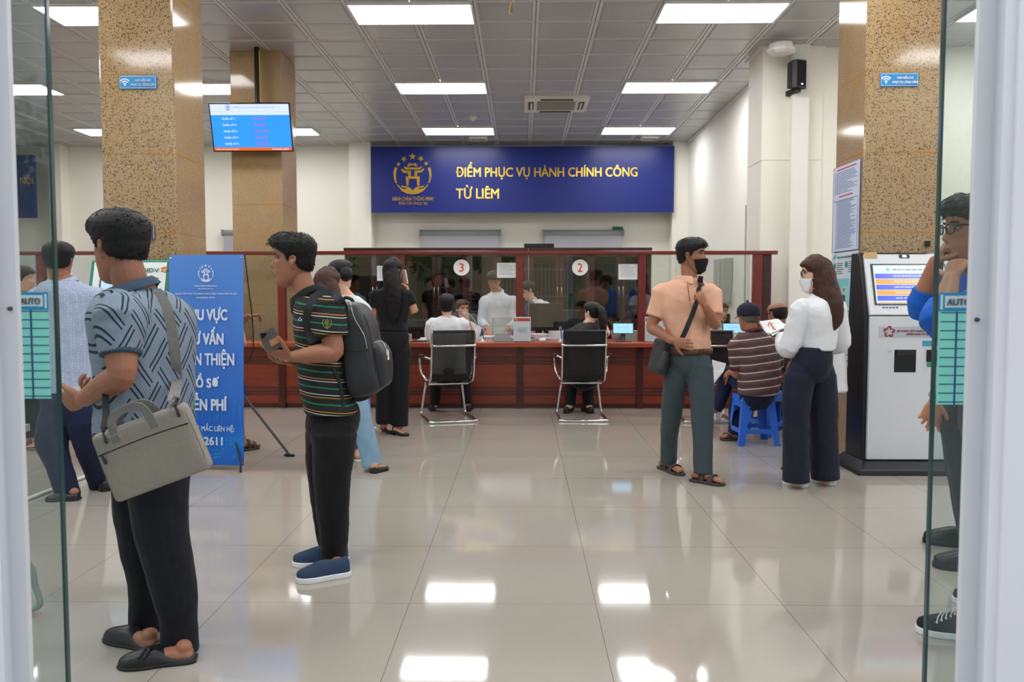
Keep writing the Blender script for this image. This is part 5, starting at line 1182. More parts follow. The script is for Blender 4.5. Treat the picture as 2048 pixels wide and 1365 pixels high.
def stool():
    r = thing('plastic_stool', 'x', 'stool', group='blue plastic stools'); h = .43; t_, b_ = .138, .182
    a = Acc(); a.loft([[(sx * q, sy * q, z) for sx, sy in ((-1, -1), (1, -1), (1, 1), (-1, 1))] for q, z in ((.150, h - .05), (.148, h - .008), (.140, h), (.02, h - .004))]); emit_mesh('seat', a, blue_pl, r, bevel=.006)
    for sx in (-1, 1):
        for sy in (-1, 1):
            rings = []
            for z in (0, .02, .022, h - .03):
                f = z / h; q = b_ + (t_ - b_) * f + (.004 if z < .021 else 0); wd = .052 if z < h - .1 else .07; th = .006
                rings.append([(sx * u, sy * v, z) for u, v in ((q, q), (q - wd, q), (q - wd, q - th), (q - th, q - th), (q - th, q - wd), (q, q - wd))])
            a = Acc(); a.loft(rings); emit_mesh('leg', a, blue_pl, r)
    for ax in range(4):
        z0, z1 = .105, .145; q = b_ + (t_ - b_) * (.125 / h)
        a = Acc(); a.box((-q + .04, q - .007, z0), (q - .04, q - .001, z1)); q2 = t_ + .006; a3 = Acc().box((-q2 + .06, q2 - .004, h - .10), (q2 - .06, q2 + .002, h - .03))
        R_ = Matrix.Rotation(ax * math.pi / 2, 3, 'Z'); a.v = [tuple(R_ @ Vector(v)) for v in a.v]; emit_mesh('stretcher', a, blue_pl, r); a3.v = [tuple(R_ @ Vector(v)) for v in a3.v]; emit_mesh('apron', a3, blue_pl, r)
    return r
st = stool(); q = F(1516, 892); st.location = (q.x, q.y + .16, 0); st.rotation_euler = (0, 0, .05); st['label'] = 'blue plastic stool under the man in the navy cap'
s2 = copy_tree(st); q = P(1546, 800, 7.75); s2.location = (q.x, 7.75, 0); s2.rotation_euler = (0, 0, .3); s2['label'] = 'blue plastic stool under the balding man, behind the first stool'

# ================================================================ things on the counter
def onc(px, Y): return Vector((P(px, 680, Y).x, Y, CTZ))
acry = glass_mat('acrylic_clear', (.97, .98, .98, 1), 1.0)
def sign_stand(px, Y, w, lab, h=.29):
    c = onc(px, Y); r = thing('sign_stand', lab, 'sign', c); wh = mat('notice_white', (222, 226, 234), .5)
    emit_mesh('sheet', Acc().box((-w / 2, -.002, .01), (w / 2, 0, h)), wh, r); emit_mesh('red_header', Acc().box((-w / 2 + .008, -.0032, h - .05), (w / 2 - .008, -.002, h - .015)), mat('header_red', (206, 44, 48), .5), r)
    a = Acc(); tube(a, [Vector((-w / 2 + .035, -.003, h - .032)), Vector((-w / 2 + .035, -.005, h - .032))], [.013, .013], 14, 1, roundcap=False); emit_mesh('seal', a, mat('seal_gold', (236, 176, 50), .5), r)
    for k, (t_, f) in enumerate((('NƠI TIẾP NHẬN', .6), ('VÀ TRẢ KẾT QUẢ', .55), ('THỦ TỤC HÀNH CHÍNH', .4))): text(('QUẦY TIẾP NHẬN', 'HỒ SƠ HÀNH CHÍNH', 'TRẢ KẾT QUẢ')[k], (0, -.003, h * (.56 - k * .08)), w * f, .011, mat('print_navy', (90, 96, 130)), r, bold=.006)
    emit_mesh('acrylic_cover', Acc().box((-w / 2 - .004, -.007, .0), (w / 2 + .004, -.005, h + .004)), acry, r); emit_mesh('base', Acc().box((-w / 2, -.05, 0), (w / 2, .05, .006)), acry, r)
sign_stand(1044, 9.42, .2, 'upright acrylic counter sign with a red header beside the clear box'); sign_stand(1307, 9.42, .2, 'upright acrylic counter sign with a red header behind the arm of the man in peach'); sign_stand(742, 9.42, .2, 'upright acrylic counter sign with a red header left of the woman on the phone', .33)
def tablet(px, lab, scr=None):
    c = onc(px, 9.50); r = thing('tablet', lab, 'tablet', c); bkm = mat('tablet_black', (20, 22, 26), .3)
    tl = math.radians(-12); R_ = Matrix.Rotation(tl, 3, 'X')
    def rb(a_, b_, m, n): a = Acc().box(a_, b_); a.v = [tuple(R_ @ Vector(v) + Vector((0, 0, .155))) for v in a.v]; return emit_mesh(n, a, m, r, bevel=.003)
    rb((-.122, 0, -.064), (.122, .01, .064), bkm, 'casing'); rb((-.113, -.002, -.056), (.113, 0, .056), E('tablet_screen', (140, 200, 240), .95), 'screen')
    text('ĐÁNH GIÁ SỰ HÀI LÒNG', R_ @ Vector((0, -.004, .012)) + Vector((0, 0, .155)), .12, .009, mat('header_red', (206, 44, 48)), r, rot=(math.pi / 2 + tl, 0, 0), bold=.004)
    a = Acc(); tube(a, [Vector((0, .02, .16)), Vector((0, .04, .07)), Vector((0, .0, .01))], [(.02, .01)] * 3, 8, 3, lat=(1, 0, 0)); emit_mesh('stand', a, mat('stand_grey', (70, 74, 80), .4), r, smooth=True); emit_mesh('base', Acc().box((-.09, -.06, 0), (.09, .07, .008)), bkm, r, bevel=.002)
tablet(1246, 'tablet with a pale blue screen on a stand by the plant'); tablet(1466, 'tablet with a pale blue screen beyond the head in the navy cap')
# clear document box
A_, B_ = P(985, 636, 9.5), P(1025, 683, 9.5); c = onc(1005, 9.55); w = (B_.x - A_.x) / 2
r = thing('document_box', 'clear acrylic document box with a tilted lid on the counter', 'box', c); h = .27
for q in (((-w, -.1, 0), (w, -.096, h)), ((-w, .096, 0), (w, .1, h)), ((-w, -.1, 0), (-w + .004, .1, h)), ((w - .004, -.1, 0), (w, .1, h))): emit_mesh('side_wall', Acc().box(*q), acry, r)
emit_mesh('papers', Acc().box((-w + .02, -.07, .004), (w - .02, .08, .06)).box((-w + .03, -.05, .06), (w - .05, .07, .10)), mat('paper_pile', (170, 172, 170), .8), r); emit_mesh('lid', Acc().box((-w, -.1, h), (w, .1, h + .004)), acry, r)
a = Acc(); a.loft([[(x, -.1, z), (x, -.096, z), (x, .1, z + .0), (x, .09, z)] for x, z in ((-w, .25), (-w + .001, .26))]); 
# pens on stands
def pen(px, Y, lab):
    c = onc(px, Y); r = thing('counter_pen', lab, 'pen', c); wp = mat('pen_white', (220, 224, 230), .4)
    a = Acc(); a.loft([[(q * math.cos(k * math.pi / 6), q * math.sin(k * math.pi / 6), z) for k in range(12)] for q, z in ((.035, 0), (.035, .008), (.012, .016), (.009, .045))]); emit_mesh('base', a, wp, r, smooth=True)
    a = Acc(); tube(a, [Vector((.01, 0, .035)), Vector((.004, 0, .13)), Vector((-.002, 0, .185))], [.006, .006, .004], 8, 2); emit_mesh('barrel', a, mat('pen_blue', (52, 70, 160), .4), r, smooth=True)
    a = Acc(); tube(a, [Vector((-.012, 0, .03)), Vector((-.02, 0, .1)), Vector((-.008, 0, .17)), Vector((.006, 0, .16)), Vector((.014, 0, .05))], [.003] * 5, 6, 4); emit_mesh('cord', a, wp, r, smooth=True)
pen(965, 9.46, 'white and blue desk pen on a round base left of the clear box'); pen(1121, 9.46, 'white and blue desk pen on a round base beside the black chair back')
c = onc(1085, 9.42); r = thing('paper_cup', 'small crumpled white cup on the counter right of the acrylic sign', 'cup', c); a = Acc(); tube(a, [Vector((-.035, 0, .022)), Vector((.035, .01, .026))], [.02, .028], 12, 2, roundcap=False); emit_mesh('cup', a, paper, r, smooth=True)
# desk inside the counter and staff equipment
struct('trim_30', Acc().box((-9.5, 10.08, .70), (cxr - .3, 10.75, .74)), w_top)
def monitor(px, py0, py1, w, Y, lab, rz=0, keyb=True):
    z1 = P(px, py0, Y).z; z0 = P(px, py1, Y).z; x = P(px, 600, Y).x; r = thing('monitor', lab, 'monitor', (x, Y, .74), rz=rz); bm_ = mat('monitor_black', (26, 27, 30), .4)
    emit_mesh('casing', Acc().box((-w / 2, 0, z0 - .74), (w / 2, .03, z1 - .74)).box((-w * .3, -.03, z0 - .70), (w * .3, 0, z1 - .80)), bm_, r, bevel=.008)
    emit_mesh('screen', Acc().box((-w / 2 + .012, .03, z0 - .725), (w / 2 - .012, .032, z1 - .752)), E('monitor_glow', (150, 180, 210), .6), r)
    emit_mesh('neck', Acc().box((-.03, -.02, .01), (.03, .01, z0 - .70)), bm_, r); emit_mesh('base', Acc().box((-.12, -.1, .0), (.12, .1, .012)), bm_, r, bevel=.004)
monitor(1092, 607, 662, .40, 10.2, 'black computer monitor seen from behind, right of the middle post', .1)
monitor(836, 640, 667, .30, 10.22, 'black computer monitor seen from behind, right of the woman on the phone', -.1)
monitor(1444, 628, 652, .22, 10.6, 'small dark blue monitor behind the tablet on the right')
monitor(905, 612, 655, .42, 10.55, 'wide black monitor behind the seated woman in white')
monitor(1370, 618, 662, .42, 10.5, 'black computer monitor behind the man in peach')
for k, (px, Y, n, lab) in enumerate(((1076, 9.95, 6, 'stack of loose papers right of the acrylic sign'), (864, 9.62, 3, 'few papers on the counter left of the seated woman in white'), (980, 10.3, 5, 'papers on the staff desk in front of the man in white'), (1012, 10.52, 4, 'papers under the hands of the man in white'))):
    c = onc(px, Y); z = .775 if Y < 10.08 else .74; r = thing('paper_stack', lab, 'papers', (c.x, Y, z)); 
    for q in range(n): o = emit_mesh('sheet', Acc().box((-.105, -.148, q * .012), (.105, .148, q * .012 + .011)), paper, r); o.rotation_euler = (0, 0, random.uniform(-.5, .5))
c = onc(818, 9.5); r = thing('card_reader', 'small grey card reader with a red light on the counter', 'card reader', c); emit_mesh('body', Acc().box((-.04, -.04, 0), (.04, .04, .02)).box((-.03, -.0, .02), (.03, .03, .09)), mat('reader_grey', (150, 154, 160), .4), r, bevel=.005); emit_mesh('lamp', Acc().box((-.01, -.006, .05), (.01, 0, .066)), mat('header_red', (206, 44, 48)), r)
c = onc(838, 9.46); r = thing('pen_tray', 'flat dark tray on the counter edge beside the card reader', 'tray', c); emit_mesh('tray', Acc().box((-.09, -.04, 0), (.09, .05, .012)), pad, r, bevel=.003); emit_mesh('pad', Acc().box((-.08, -.03, .012), (.08, .04, .016)), mat('stand_grey', (70, 74, 80)), r)
# potted snake plant
c = onc(1232, 9.95); r = thing('potted_plant', 'small green and yellow leafed plant in a pot behind the tablet', 'plant', c)
a = Acc(); a.loft([[(q * math.cos(k * math.pi / 8), q * math.sin(k * math.pi / 8), z) for k in range(16)] for q, z in ((.05, 0), (.065, .10), (.068, .11), (.06, .11), (.058, .09))]); emit_mesh('pot', a, mat('pot_white', (206, 208, 204), .4), r, smooth=True)
rn = random.Random(4); lm = mat('plant_leaf', (52, 104, 44), .5); ly = mat('plant_leaf_edge', (190, 190, 80), .5)
for k in range(16):
    an = rn.uniform(0, 6.28); tl = rn.uniform(.1, .75); L_ = rn.uniform(.12, .22); d = Vector((math.cos(an) * tl, math.sin(an) * tl * .5, 1)).normalized(); s = Vector((math.sin(an), -math.cos(an), 0)); b = Vector((0, 0, .09))
    for m_, ws, of in ((ly, .017, 0), (lm, .010, -.002)):
        a = Acc(); rg = []
        for q in (0, .3, .6, .85, 1):
            p_ = b + d * L_ * q + Vector((math.cos(an), math.sin(an) * .5, -.4)) * .05 * q * q; w = ws * (1 - (abs(q - .35) * 1.4) ** 2) if q < 1 else .001; w = max(w, .001); up = s.cross(d) * .002
            rg.append([tuple(p_ - s * w + Vector((0, of, 0))), tuple(p_ + up + Vector((0, of, 0))), tuple(p_ + s * w + Vector((0, of, 0))), tuple(p_ - up + Vector((0, of, 0)))])
        a.loft(rg)
        if m_ is ly: lf = emit_mesh('leaf', a, m_, r, smooth=True)
        else: emit_mesh('leaf_centre', a, m_, lf, smooth=True)
bxo('file_box', (onc(1270, 9.9).x - .10, 9.88, CTZ), (onc(1262, 9.9).x + .1, 10.05, CTZ + .11), mat('file_green', (178, 190, 180), .6)); tag(bpy.data.objects['file_box'], 'pale file box on the counter behind the tablet and plant', 'box')
# office chair backs behind the glass
def swivel(px, py, Y, lab):
    z1 = P(px, py, Y).z; x = P(px, 600, Y).x; r = thing('office_chair', lab, 'chair', (x, Y, 0)); a = Acc(); W_ = .22
    a.loft([[(x_ * W_ * (1 if abs(z) < .8 else .8), y_, z1 - .28 + z * .28) for x_, y_ in ((-1, 0), (-.7, .05), (.7, .05), (1, 0), (.7, -.02), (-.7, -.02))] for z in (-1, -.7, .6, .92, 1)]); emit_mesh('backrest', a, pad, r, smooth=True)
    emit_mesh('seat', Acc().box((-.23, -.45, .42), (.23, 0, .5)), pad, r, bevel=.02); a = Acc(); tube(a, [Vector((0, -.2, .42)), Vector((0, -.2, .06))], [.025, .025], 10, 1); emit_mesh('column', a, chrome, r)
    for k in range(5): a = Acc(); b = k * 1.2566; tube(a, [Vector((0, -.2, .09)), Vector((.27 * math.cos(b), -.2 + .27 * math.sin(b), .03))], [.02, .015], 8, 1); emit_mesh('star_leg', a, pad, r)
swivel(1150, 620, 11.5, 'black office chair with rounded back behind the seated woman with a ponytail'); swivel(945, 622, 11.5, 'black office chair behind the number 3 desk')
# ================================================================ clothing materials
def polo_stripes():
    m, t = T('polo_striped'); x, y, z = t.sep(t.coord())
    wv = t.math('MULTIPLY', t.math('SUBTRACT', t.noise(3.2, t.coord(), 2), .5), .03)
    zz = t.math('ADD', t.math('ADD', z, t.math('MULTIPLY', x, .10)), wv); f = t.math('FRACT', t.math('DIVIDE', zz, .153))
    K, Wt, O, G = lin((22, 23, 26)), lin((206, 210, 208)), lin((196, 138, 38)), lin((22, 128, 88))
    st = [(0, K), (.045, Wt), (.068, K), (.125, O), (.148, K), (.33, G), (.35, K), (.358, G), (.378, K), (.545, O), (.568, K), (.63, Wt), (.653, K), (.83, G), (.85, K), (.858, G), (.878, K)]
    t.link(t.ramp(f, st, 'CONSTANT'), t.b.inputs['Base Color']); t.b.inputs['Roughness'].default_value = .8
    t.bump(t.math('ADD', t.math('MULTIPLY', t.noise(300, t.coord(), 1), .1), t.noise(12, t.coord(), 3, .4)), .45, .025); return m
def tee_stripes():
    m, t = T('tee_striped_brown'); x, y, z = t.sep(t.coord()); zz = t.math('ADD', t.math('ADD', z, t.math('MULTIPLY', x, -.12)), t.math('MULTIPLY', t.noise(3, t.coord(), 2), .03)); f = t.math('FRACT', t.math('DIVIDE', zz, .072))
    B_, Cc = lin((96, 72, 74)), lin((206, 196, 184)); B2 = lin((82, 58, 60))
    t.link(t.ramp(f, [(0, B_), (.3, Cc), (.42, B_), (.55, B2), (.95, B_)], 'CONSTANT'), t.b.inputs['Base Color']); t.b.inputs['Roughness'].default_value = .85; t.bump(t.noise(12, t.coord(), 3, .4), .5, .025); return m
def staff_stripes():
    m, t = T('blouse_striped'); x, y, z = t.sep(t.coord()); f = t.math('FRACT', t.math('DIVIDE', t.math('ADD', z, t.math('MULTIPLY', x, .5)), .06))
    t.link(t.ramp(f, [(0, lin((224, 222, 216))), (.35, lin((96, 120, 118))), (.5, lin((224, 222, 216))), (.75, lin((180, 92, 60))), (.85, lin((224, 222, 216)))], 'CONSTANT'), t.b.inputs['Base Color']); t.b.inputs['Roughness'].default_value = .8; return m
def weave_polo():
    m, t = T('polo_woven_lines'); co = t.coord('Object', None, (0, 0, math.radians(-40))); x, y, z = t.sep(co)
    y_ = t.math('ADD', x, t.math('MULTIPLY', y, .25)); P_ = .058
    a = t.math('DIVIDE', t.math('ADD', t.math('MULTIPLY', y_, .92), t.math('MULTIPLY', z, .56)), P_); b = t.math('DIVIDE', t.math('ADD', t.math('MULTIPLY', y_, -.92), t.math('MULTIPLY', z, .56)), P_)
    par = t.math('FRACT', t.math('MULTIPLY', t.math('ADD', t.math('FLOOR', t.math('MULTIPLY', a, .5)), t.math('FLOOR', t.math('MULTIPLY', b, .5))), .5)); par = t.math('GREATER_THAN', par, .25)
    def ln(q):
        f = t.math('FRACT', q); return t.math('MAXIMUM', t.math('LESS_THAN', t.math('ABSOLUTE', t.math('SUBTRACT', f, .36)), .055), t.math('LESS_THAN', t.math('ABSOLUTE', t.math('SUBTRACT', f, .64)), .055))
    w = t.math('ADD', t.math('MULTIPLY', ln(a), par), t.math('MULTIPLY', ln(b), t.math('SUBTRACT', 1.0, par)), clamp=True)
    t.link(t.mix(w, lin((126, 140, 154)), lin((38, 48, 66))), t.b.inputs['Base Color']); t.b.inputs['Roughness'].default_value = .75; t.b.inputs['Specular IOR Level'].default_value = .3
    t.bump(t.noise(11, t.coord(), 3, .4), .5, .025); return m
def dotted(name, c, d, sc, th=.3, fold=.6):
    m, t = T(name); v = t.new('ShaderNodeTexVoronoi'); v.inputs['Scale'].default_value = sc; v.inputs['Randomness'].default_value = .25; t.link(t.coord(), v.inputs['Vector'])
    k = t.math('LESS_THAN', v.outputs['Distance'], th); t.link(t.mix(k, lin(c), lin(d)), t.b.inputs['Base Color']); t.b.inputs['Roughness'].default_value = .8; t.bump(t.noise(10, t.coord(), 4, .45), fold, .03); return m
M_polo, M_tee, M_staff, M_weave = polo_stripes(), tee_stripes(), staff_stripes(), weave_polo()
M_lblue = dotted('shirt_light_blue', (164, 176, 204), (196, 204, 222), 60)
M_blk = cloth('cloth_black', (24, 24, 27)); M_trB = cloth('trouser_black', (20, 20, 22)); M_navy = cloth('trouser_navy', (28, 34, 62)); M_nblk = cloth('trouser_blueblack', (24, 25, 32)); M_teal = cloth('trouser_teal', (62, 74, 78)); M_peach = cloth('polo_peach', (222, 172, 144), var=.05); M_white = cloth('shirt_white', (226, 228, 232), var=.02); M_denim = cloth('denim_light', (128, 160, 184), scale=400, var=.15); M_dden = cloth('denim_dark', (30, 34, 50), scale=400, var=.15)
M_blue = cloth('shirt_royal_blue', (24, 92, 186)); M_dgrey = cloth('trouser_charcoal', (54, 56, 64)); M_dot = dotted('blouse_dotted', (40, 38, 40), (110, 106, 104), 110, .22); M_cyan = cloth('top_cyan', (150, 190, 206)); M_bskirt = cloth('trouser_blue', (70, 112, 178)); M_ivory = cloth('top_ivory', (208, 216, 214)); M_cuff = cloth('collar_slate', (62, 78, 98))
L_blk = mat('leather_black', (22, 23, 26), .38); L_slip = cloth('canvas_navy', (46, 64, 88)); S_wh = mat('sole_white', (226, 226, 228), .5); L_wh = mat('sneaker_white', (222, 220, 214), .5); L_sand = mat('sandal_brown', (58, 52, 50), .6); L_wood = mat('sole_cork', (150, 116, 84), .7); L_snk = cloth('canvas_black', (30, 32, 42))
HS = dict(top=.024, side=.009)
# ---------------------------------------------------------------- 1 man with the grey laptop bag
rA, fA, dA = build_person('person from behind in a grey-blue polo with crossing dark lines and black mules', dict(Y=2.98, vox=.006, phi=140, phi2=150, skin=SK_TAN, shirt=M_weave, trouser=M_nblk,
    head=(238, 500, .0, 152, 4, 1.04), neck=.058, hair=dict(top=.026, side=.012, nape=-.05, tufts=1600, len=.020, lift=.12, dir=(-.6, 0, .1)), collar=(M_cuff, .034, .068, 20),
    torso=[(265, 574, 0, .074, .070), (274, 592, 0, .14, .096), (285, 628, .0, .195, .118), (291, 690, .0, .192, .128), (292, 750, 0, .182, .128), (291, 815, 0, .180, .132), (292, 872, 0, .185, .136)],
    arms=[dict(s=(240, 640, -.17), e=(243, 752, -.22), w=(168, 798, -.10), r=(.056, .046, .030), sl=.63, sr=(.088, .086, .076, .067), cuff=M_cuff, h=dict(to=(126, 806, -.06), n=(.1, .9, .35), side=-1, curl=30, thumb=(.55, .8, .2), sc=1.0)),
          dict(s=(330, 634, .12), e=(361, 742, .17), w=(215, 800, .26), r=(.054, .045, .03), sl=.55, sr=(.072, .072, .068, .062), cuff=M_cuff, h=dict(to=(165, 782, .18), n=(.1, -.3, .95), side=1, curl=30))],
    pelvis=(300, 890, 0), pel=(.18, .125), legs=[[(316, 930, -.04, .118), (318, 1010, -.05, .102), (330, 1095, -.06, .090), (348, 1180, -.05, .080), (358, 1240, -.03, .066), (360, 1303, -.02, .070)], [(284, 930, .08, .112), (280, 1020, .11, .095), (287, 1100, .14, .084), (296, 1180, .16, .072), (288, 1280, .17, .062)]],
    shoes=[('mule', 236, 1336, 393, 1320), ('mule', 214, 1276, 318, 1302)], shoe_m=L_blk))
# ---------------------------------------------------------------- 2 man in the striped polo
rB, fB, dB = build_person('person in profile in a black polo with green, white and orange stripes', dict(Y=3.95, vox=.006, phi=192, skin=SK_TAN, shirt=M_polo, trouser=M_trB,
    head=(586, 526, 0, 188, 2, .99), neck=.052, hair=dict(top=.028, side=.008, nape=-.055, fringe=.066, quiff=.010, tufts=1500, len=.028, lift=.34, dir=(.5, 0, .2)), collar=(M_blk, .034, .070, 16),
    torso=[(614, 588, 0, .068, .064), (624, 600, 0, .14, .085), (634, 632, 0, .19, .112), (641, 680, 0, .19, .124), (647, 730, 0, .178, .126), (654, 785, 0, .176, .128), (664, 824, 0, .180, .128)],
    arms=[dict(s=(652, 622, -.17), e=(668, 704, -.21), w=(588, 714, -.25), r=(.052, .044, .027), sl=.66, sr=(.084, .088, .084, .080), h=dict(to=(540, 706, -.26), n=(.2, .55, .8), side=-1, curl=16, curls=[12, 14, 18, 22], spread=6, thumb=(.8, .35, .3), sc=.98)),
          dict(s=(640, 616, .17), e=(640, 712, .20), w=(582, 722, -.05), r=(.050, .043, .027), sl=.66, sr=(.082, .084, .078, .072), h=dict(to=(545, 724, -.16), n=(.1, -.2, .95), side=1, curl=24, sc=.95))],
    pelvis=(668, 835, 0), pel=(.155, .128), legs=[[(668, 868, -.07, .112), (666, 930, -.08, .096), (664, 1000, -.08, .082), (668, 1060, -.06, .070), (666, 1122, -.04, .060)], [(655, 868, .08, .108), (648, 930, .10, .090), (652, 1000, .11, .076), (658, 1060, .12, .066), (660, 1095, .13, .056)]],
    shoes=[('slipon', 593, 1166, 699, 1150, dict(sole=S_wh)), ('slipon', 586, 1132, 697, 1128, dict(sole=S_wh))], shoe_m=L_slip))
# ---------------------------------------------------------------- 3 man in the peach polo
rP, fP, dP = build_person('person in a peach polo and teal trousers with a black face mask', dict(Y=5.88, vox=.007, phi=-62, skin=SK_TAN, shirt=M_peach, trouser=M_teal,
    head=(1384, 515, 0, -28, 2, 1.0), neck=.054, lip=M_blk, hair=dict(top=.024, side=.012, fringe=.058, tufts=800, len=.026, lift=.2), collar=(M_peach, .028, .074, 24),
    torso=[(1378, 556, 0, .066, .062), (1374, 566, 0, .15, .088), (1373, 592, 0, .205, .110), (1373, 625, 0, .198, .118), (1376, 660, 0, .172, .116), (1381, 698, 0, .158, .114)], fold=.016,
    arms=[dict(s=(1326, 590, -.02), e=(1303, 655, -.02), w=(1345, 682, -.14), r=(.046, .039, .026), sl=.68, sr=(.080, .080, .074, .070), h=dict(to=(1372, 688, -.17), n=(.3, .9, -.1), side=-1, curl=14, thumb=(.7, .6, .2), sc=.95)),
          dict(s=(1420, 590, -.02), e=(1431, 650, -.10), w=(1410, 612, -.22), r=(.046, .038, .026), sl=.7, sr=(.080, .078, .070, .064), h=dict(to=(1396, 585, -.24), n=(-.5, .7, .1), side=-1, curl=62, thumb=(.5, .7, .6), sc=.95))],
    pelvis=(1381, 712, 0), pel=(.158, .115), pelup=.05, legs=[[(1360, 735, .02, .102), (1349, 780, .06, .088), (1343, 830, .12, .076), (1338, 880, .18, .064), (1337, 926, .22, .060)], [(1398, 735, -.04, .100), (1403, 785, -.08, .088), (1405, 840, -.10, .078), (1406, 895, -.12, .070), (1406, 948, -.14, .067)]],
    shoes=[('sandal', 1366, 953, 1320, 936), ('sandal', 1449, 973, 1382, 962)], shoe_m=L_sand))
# ---------------------------------------------------------------- 4 woman in the white blouse
rW, fW, dW = build_person('person with long brown hair in a white blouse and wide dark jeans reading papers', dict(Y=5.62, vox=.007, phi=150, skin=SK_FAIR, shirt=M_white, trouser=M_dden,
    head=(1632, 552, 0, 165, 6, .97), neck=.048, hair=dict(top=.016, side=.016, nape=-.11, burn=-.1, tufts=0), hair_m=H_BRN,
    locks=[([('h', (.0, 0, .075)), ('h', (-.035, .0, .03)), (1650, 575, -.03), (1658, 605, -.07), (1662, 640, -.09), (1656, 666, -.09)], [(.078, .085), (.085, .09), (.088, .085), (.092, .065), (.075, .05), (.025, .02)])], lock_lat=(.9, -.4, 0),
    torso=[(1638, 588, 0, .058, .056), (1638, 600, 0, .13, .085), (1640, 622, 0, .18, .105), (1642, 655, 0, .165, .108), (1640, 680, 0, .150, .108), (1637, 700, 0, .145, .110)], fold=.018,
    arms=[dict(s=(1602, 618, -.06), e=(1578, 700, -.02), w=(1562, 672, .16), r=(.04, .036, .022), sl=1.85, sr=(.064, .07, .072, .076, .068, .05), cuff=M_white, h=dict(to=(1548, 664, .2), n=(.2, .2, .9), side=-1, curl=24, sc=.88)),
          dict(s=(1672, 618, .08), e=(1682, 690, .16), w=(1622, 694, .22), r=(.04, .036, .022), sl=1.85, sr=(.064, .07, .07, .07, .06, .045), h=dict(to=(1600, 700, .2), n=(.2, -.2, .9), side=1, curl=20, sc=.85))],
    pelvis=(1625, 720, 0), pel=(.165, .13), pelup=.09, legs=[[(1600, 752, -.03, .105), (1593, 800, -.04, .098), (1592, 860, -.04, .088), (1592, 964, -.04, .092)], [(1640, 752, .05, .108), (1645, 800, .05, .102), (1648, 860, .05, .094), (1651, 958, .05, .098)]],
    shoes=[('sneaker', 1568, 966, 1612, 976, dict(sole=S_wh, w=.044)), ('sneaker', 1622, 958, 1666, 972, dict(sole=S_wh, w=.044))], shoe_m=L_wh))
# ---------------------------------------------------------------- 5 woman in black on the phone
rK, fK, dK = build_person('person in black with long straight black hair holding a phone to the ear', dict(Y=7.7, vox=.008, phi=75, skin=SK_MID, shirt=M_blk, trouser=M_blk, shirt_name='blouse', face=False,
    head=(787, 545, 0, 60, 0, .95), neck=.046, hair=dict(top=.014, side=.014, nape=-.1, burn=-.08),
    locks=[([('h', (-.0, 0, .07)), ('h', (-.04, 0, .02)), (785, 570, -.09), (786, 600, -.11), (786, 632, -.1), (786, 645, -.1)], [(.075, .08), (.085, .07), (.094, .055), (.09, .04), (.06, .03), (.03, .015)])],
    torso=[(786, 570, 0, .055, .052), (786, 578, 0, .12, .08), (784, 594, 0, .175, .10), (785, 620, 0, .160, .10), (786, 645, 0, .138, .10), (786, 662, 0, .145, .11)],
    arms=[dict(s=(752, 594, 0), e=(749, 632, .02), w=(762, 655, .2), r=(.038, .034, .022), sl=.55, sr=(.064, .058)), dict(s=(815, 594, 0), e=(829, 625, -.0), w=(818, 590, .05), r=(.040, .038, .024), sl=.55, sr=(.064, .058), h=dict(to=(812, 568, .04), n=(-.9, .1, 0), side=1, curl=30, sc=.9))],
    pelvis=(786, 678, 0), pel=(.158, .13), pelup=.07, legs=[[(770, 700, 0, .10), (768, 760, 0, .085), (768, 848, 0, .078)], [(802, 700, 0, .10), (801, 760, 0, .088), (799, 852, 0, .082)]],
    shoes=[('pump', 790, 869, 764, 863, dict(w=.036)), ('pump', 817, 873, 786, 870, dict(w=.036))], shoe_m=L_blk))
# ---------------------------------------------------------------- 6 woman in light jeans
rJ, fJ, dJ = build_person('person in light blue frayed jeans and black block heels behind the backpack', dict(Y=6.1, vox=.008, phi=70, skin=SK_MID, shirt=M_ivory, trouser=M_denim, face=False,
    head=(656, 572, 0, 70, 5, .95), neck=.046, hair=dict(top=.016, side=.016, nape=-.1, burn=-.1), hair_m=H_BRN,
    locks=[([('h', (.0, 0, .07)), ('h', (-.035, 0, .02)), (663, 602, -.06), (668, 625, -.07), (670, 640, -.07)], [(.08, .085), (.09, .08), (.085, .06), (.065, .045), (.03, .02)])],
    torso=[(662, 606, 0, .055, .052), (664, 614, 0, .12, .08), (668, 634, 0, .17, .10), (674, 680, 0, .155, .10), (682, 730, 0, .14, .10), (688, 760, 0, .15, .11)],
    arms=[dict(s=(625, 640, 0), e=(630, 700, .05), w=(650, 740, .15), sl=.9, sr=(.06, .055), r=(.038, .034, .022)), dict(s=(705, 640, 0), e=(712, 700, .1), w=(700, 740, .2), sl=.9, sr=(.06, .055), r=(.038, .034, .022))],
    pelvis=(690, 765, 0), pel=(.15, .12), legs=[[(708, 790, 0, .095), (722, 840, -.02, .082), (735, 885, -.02, .076), (745, 932, -.02, .080)], [(680, 790, .1, .095), (680, 850, .2, .08), (672, 925, .3, .078)]],
    shoes=[('blockheel', 774, 940, 744, 948, dict(w=.036, lift=.0)), ('blockheel', 690, 925, 664, 930, dict(w=.036))], shoe_m=L_blk))
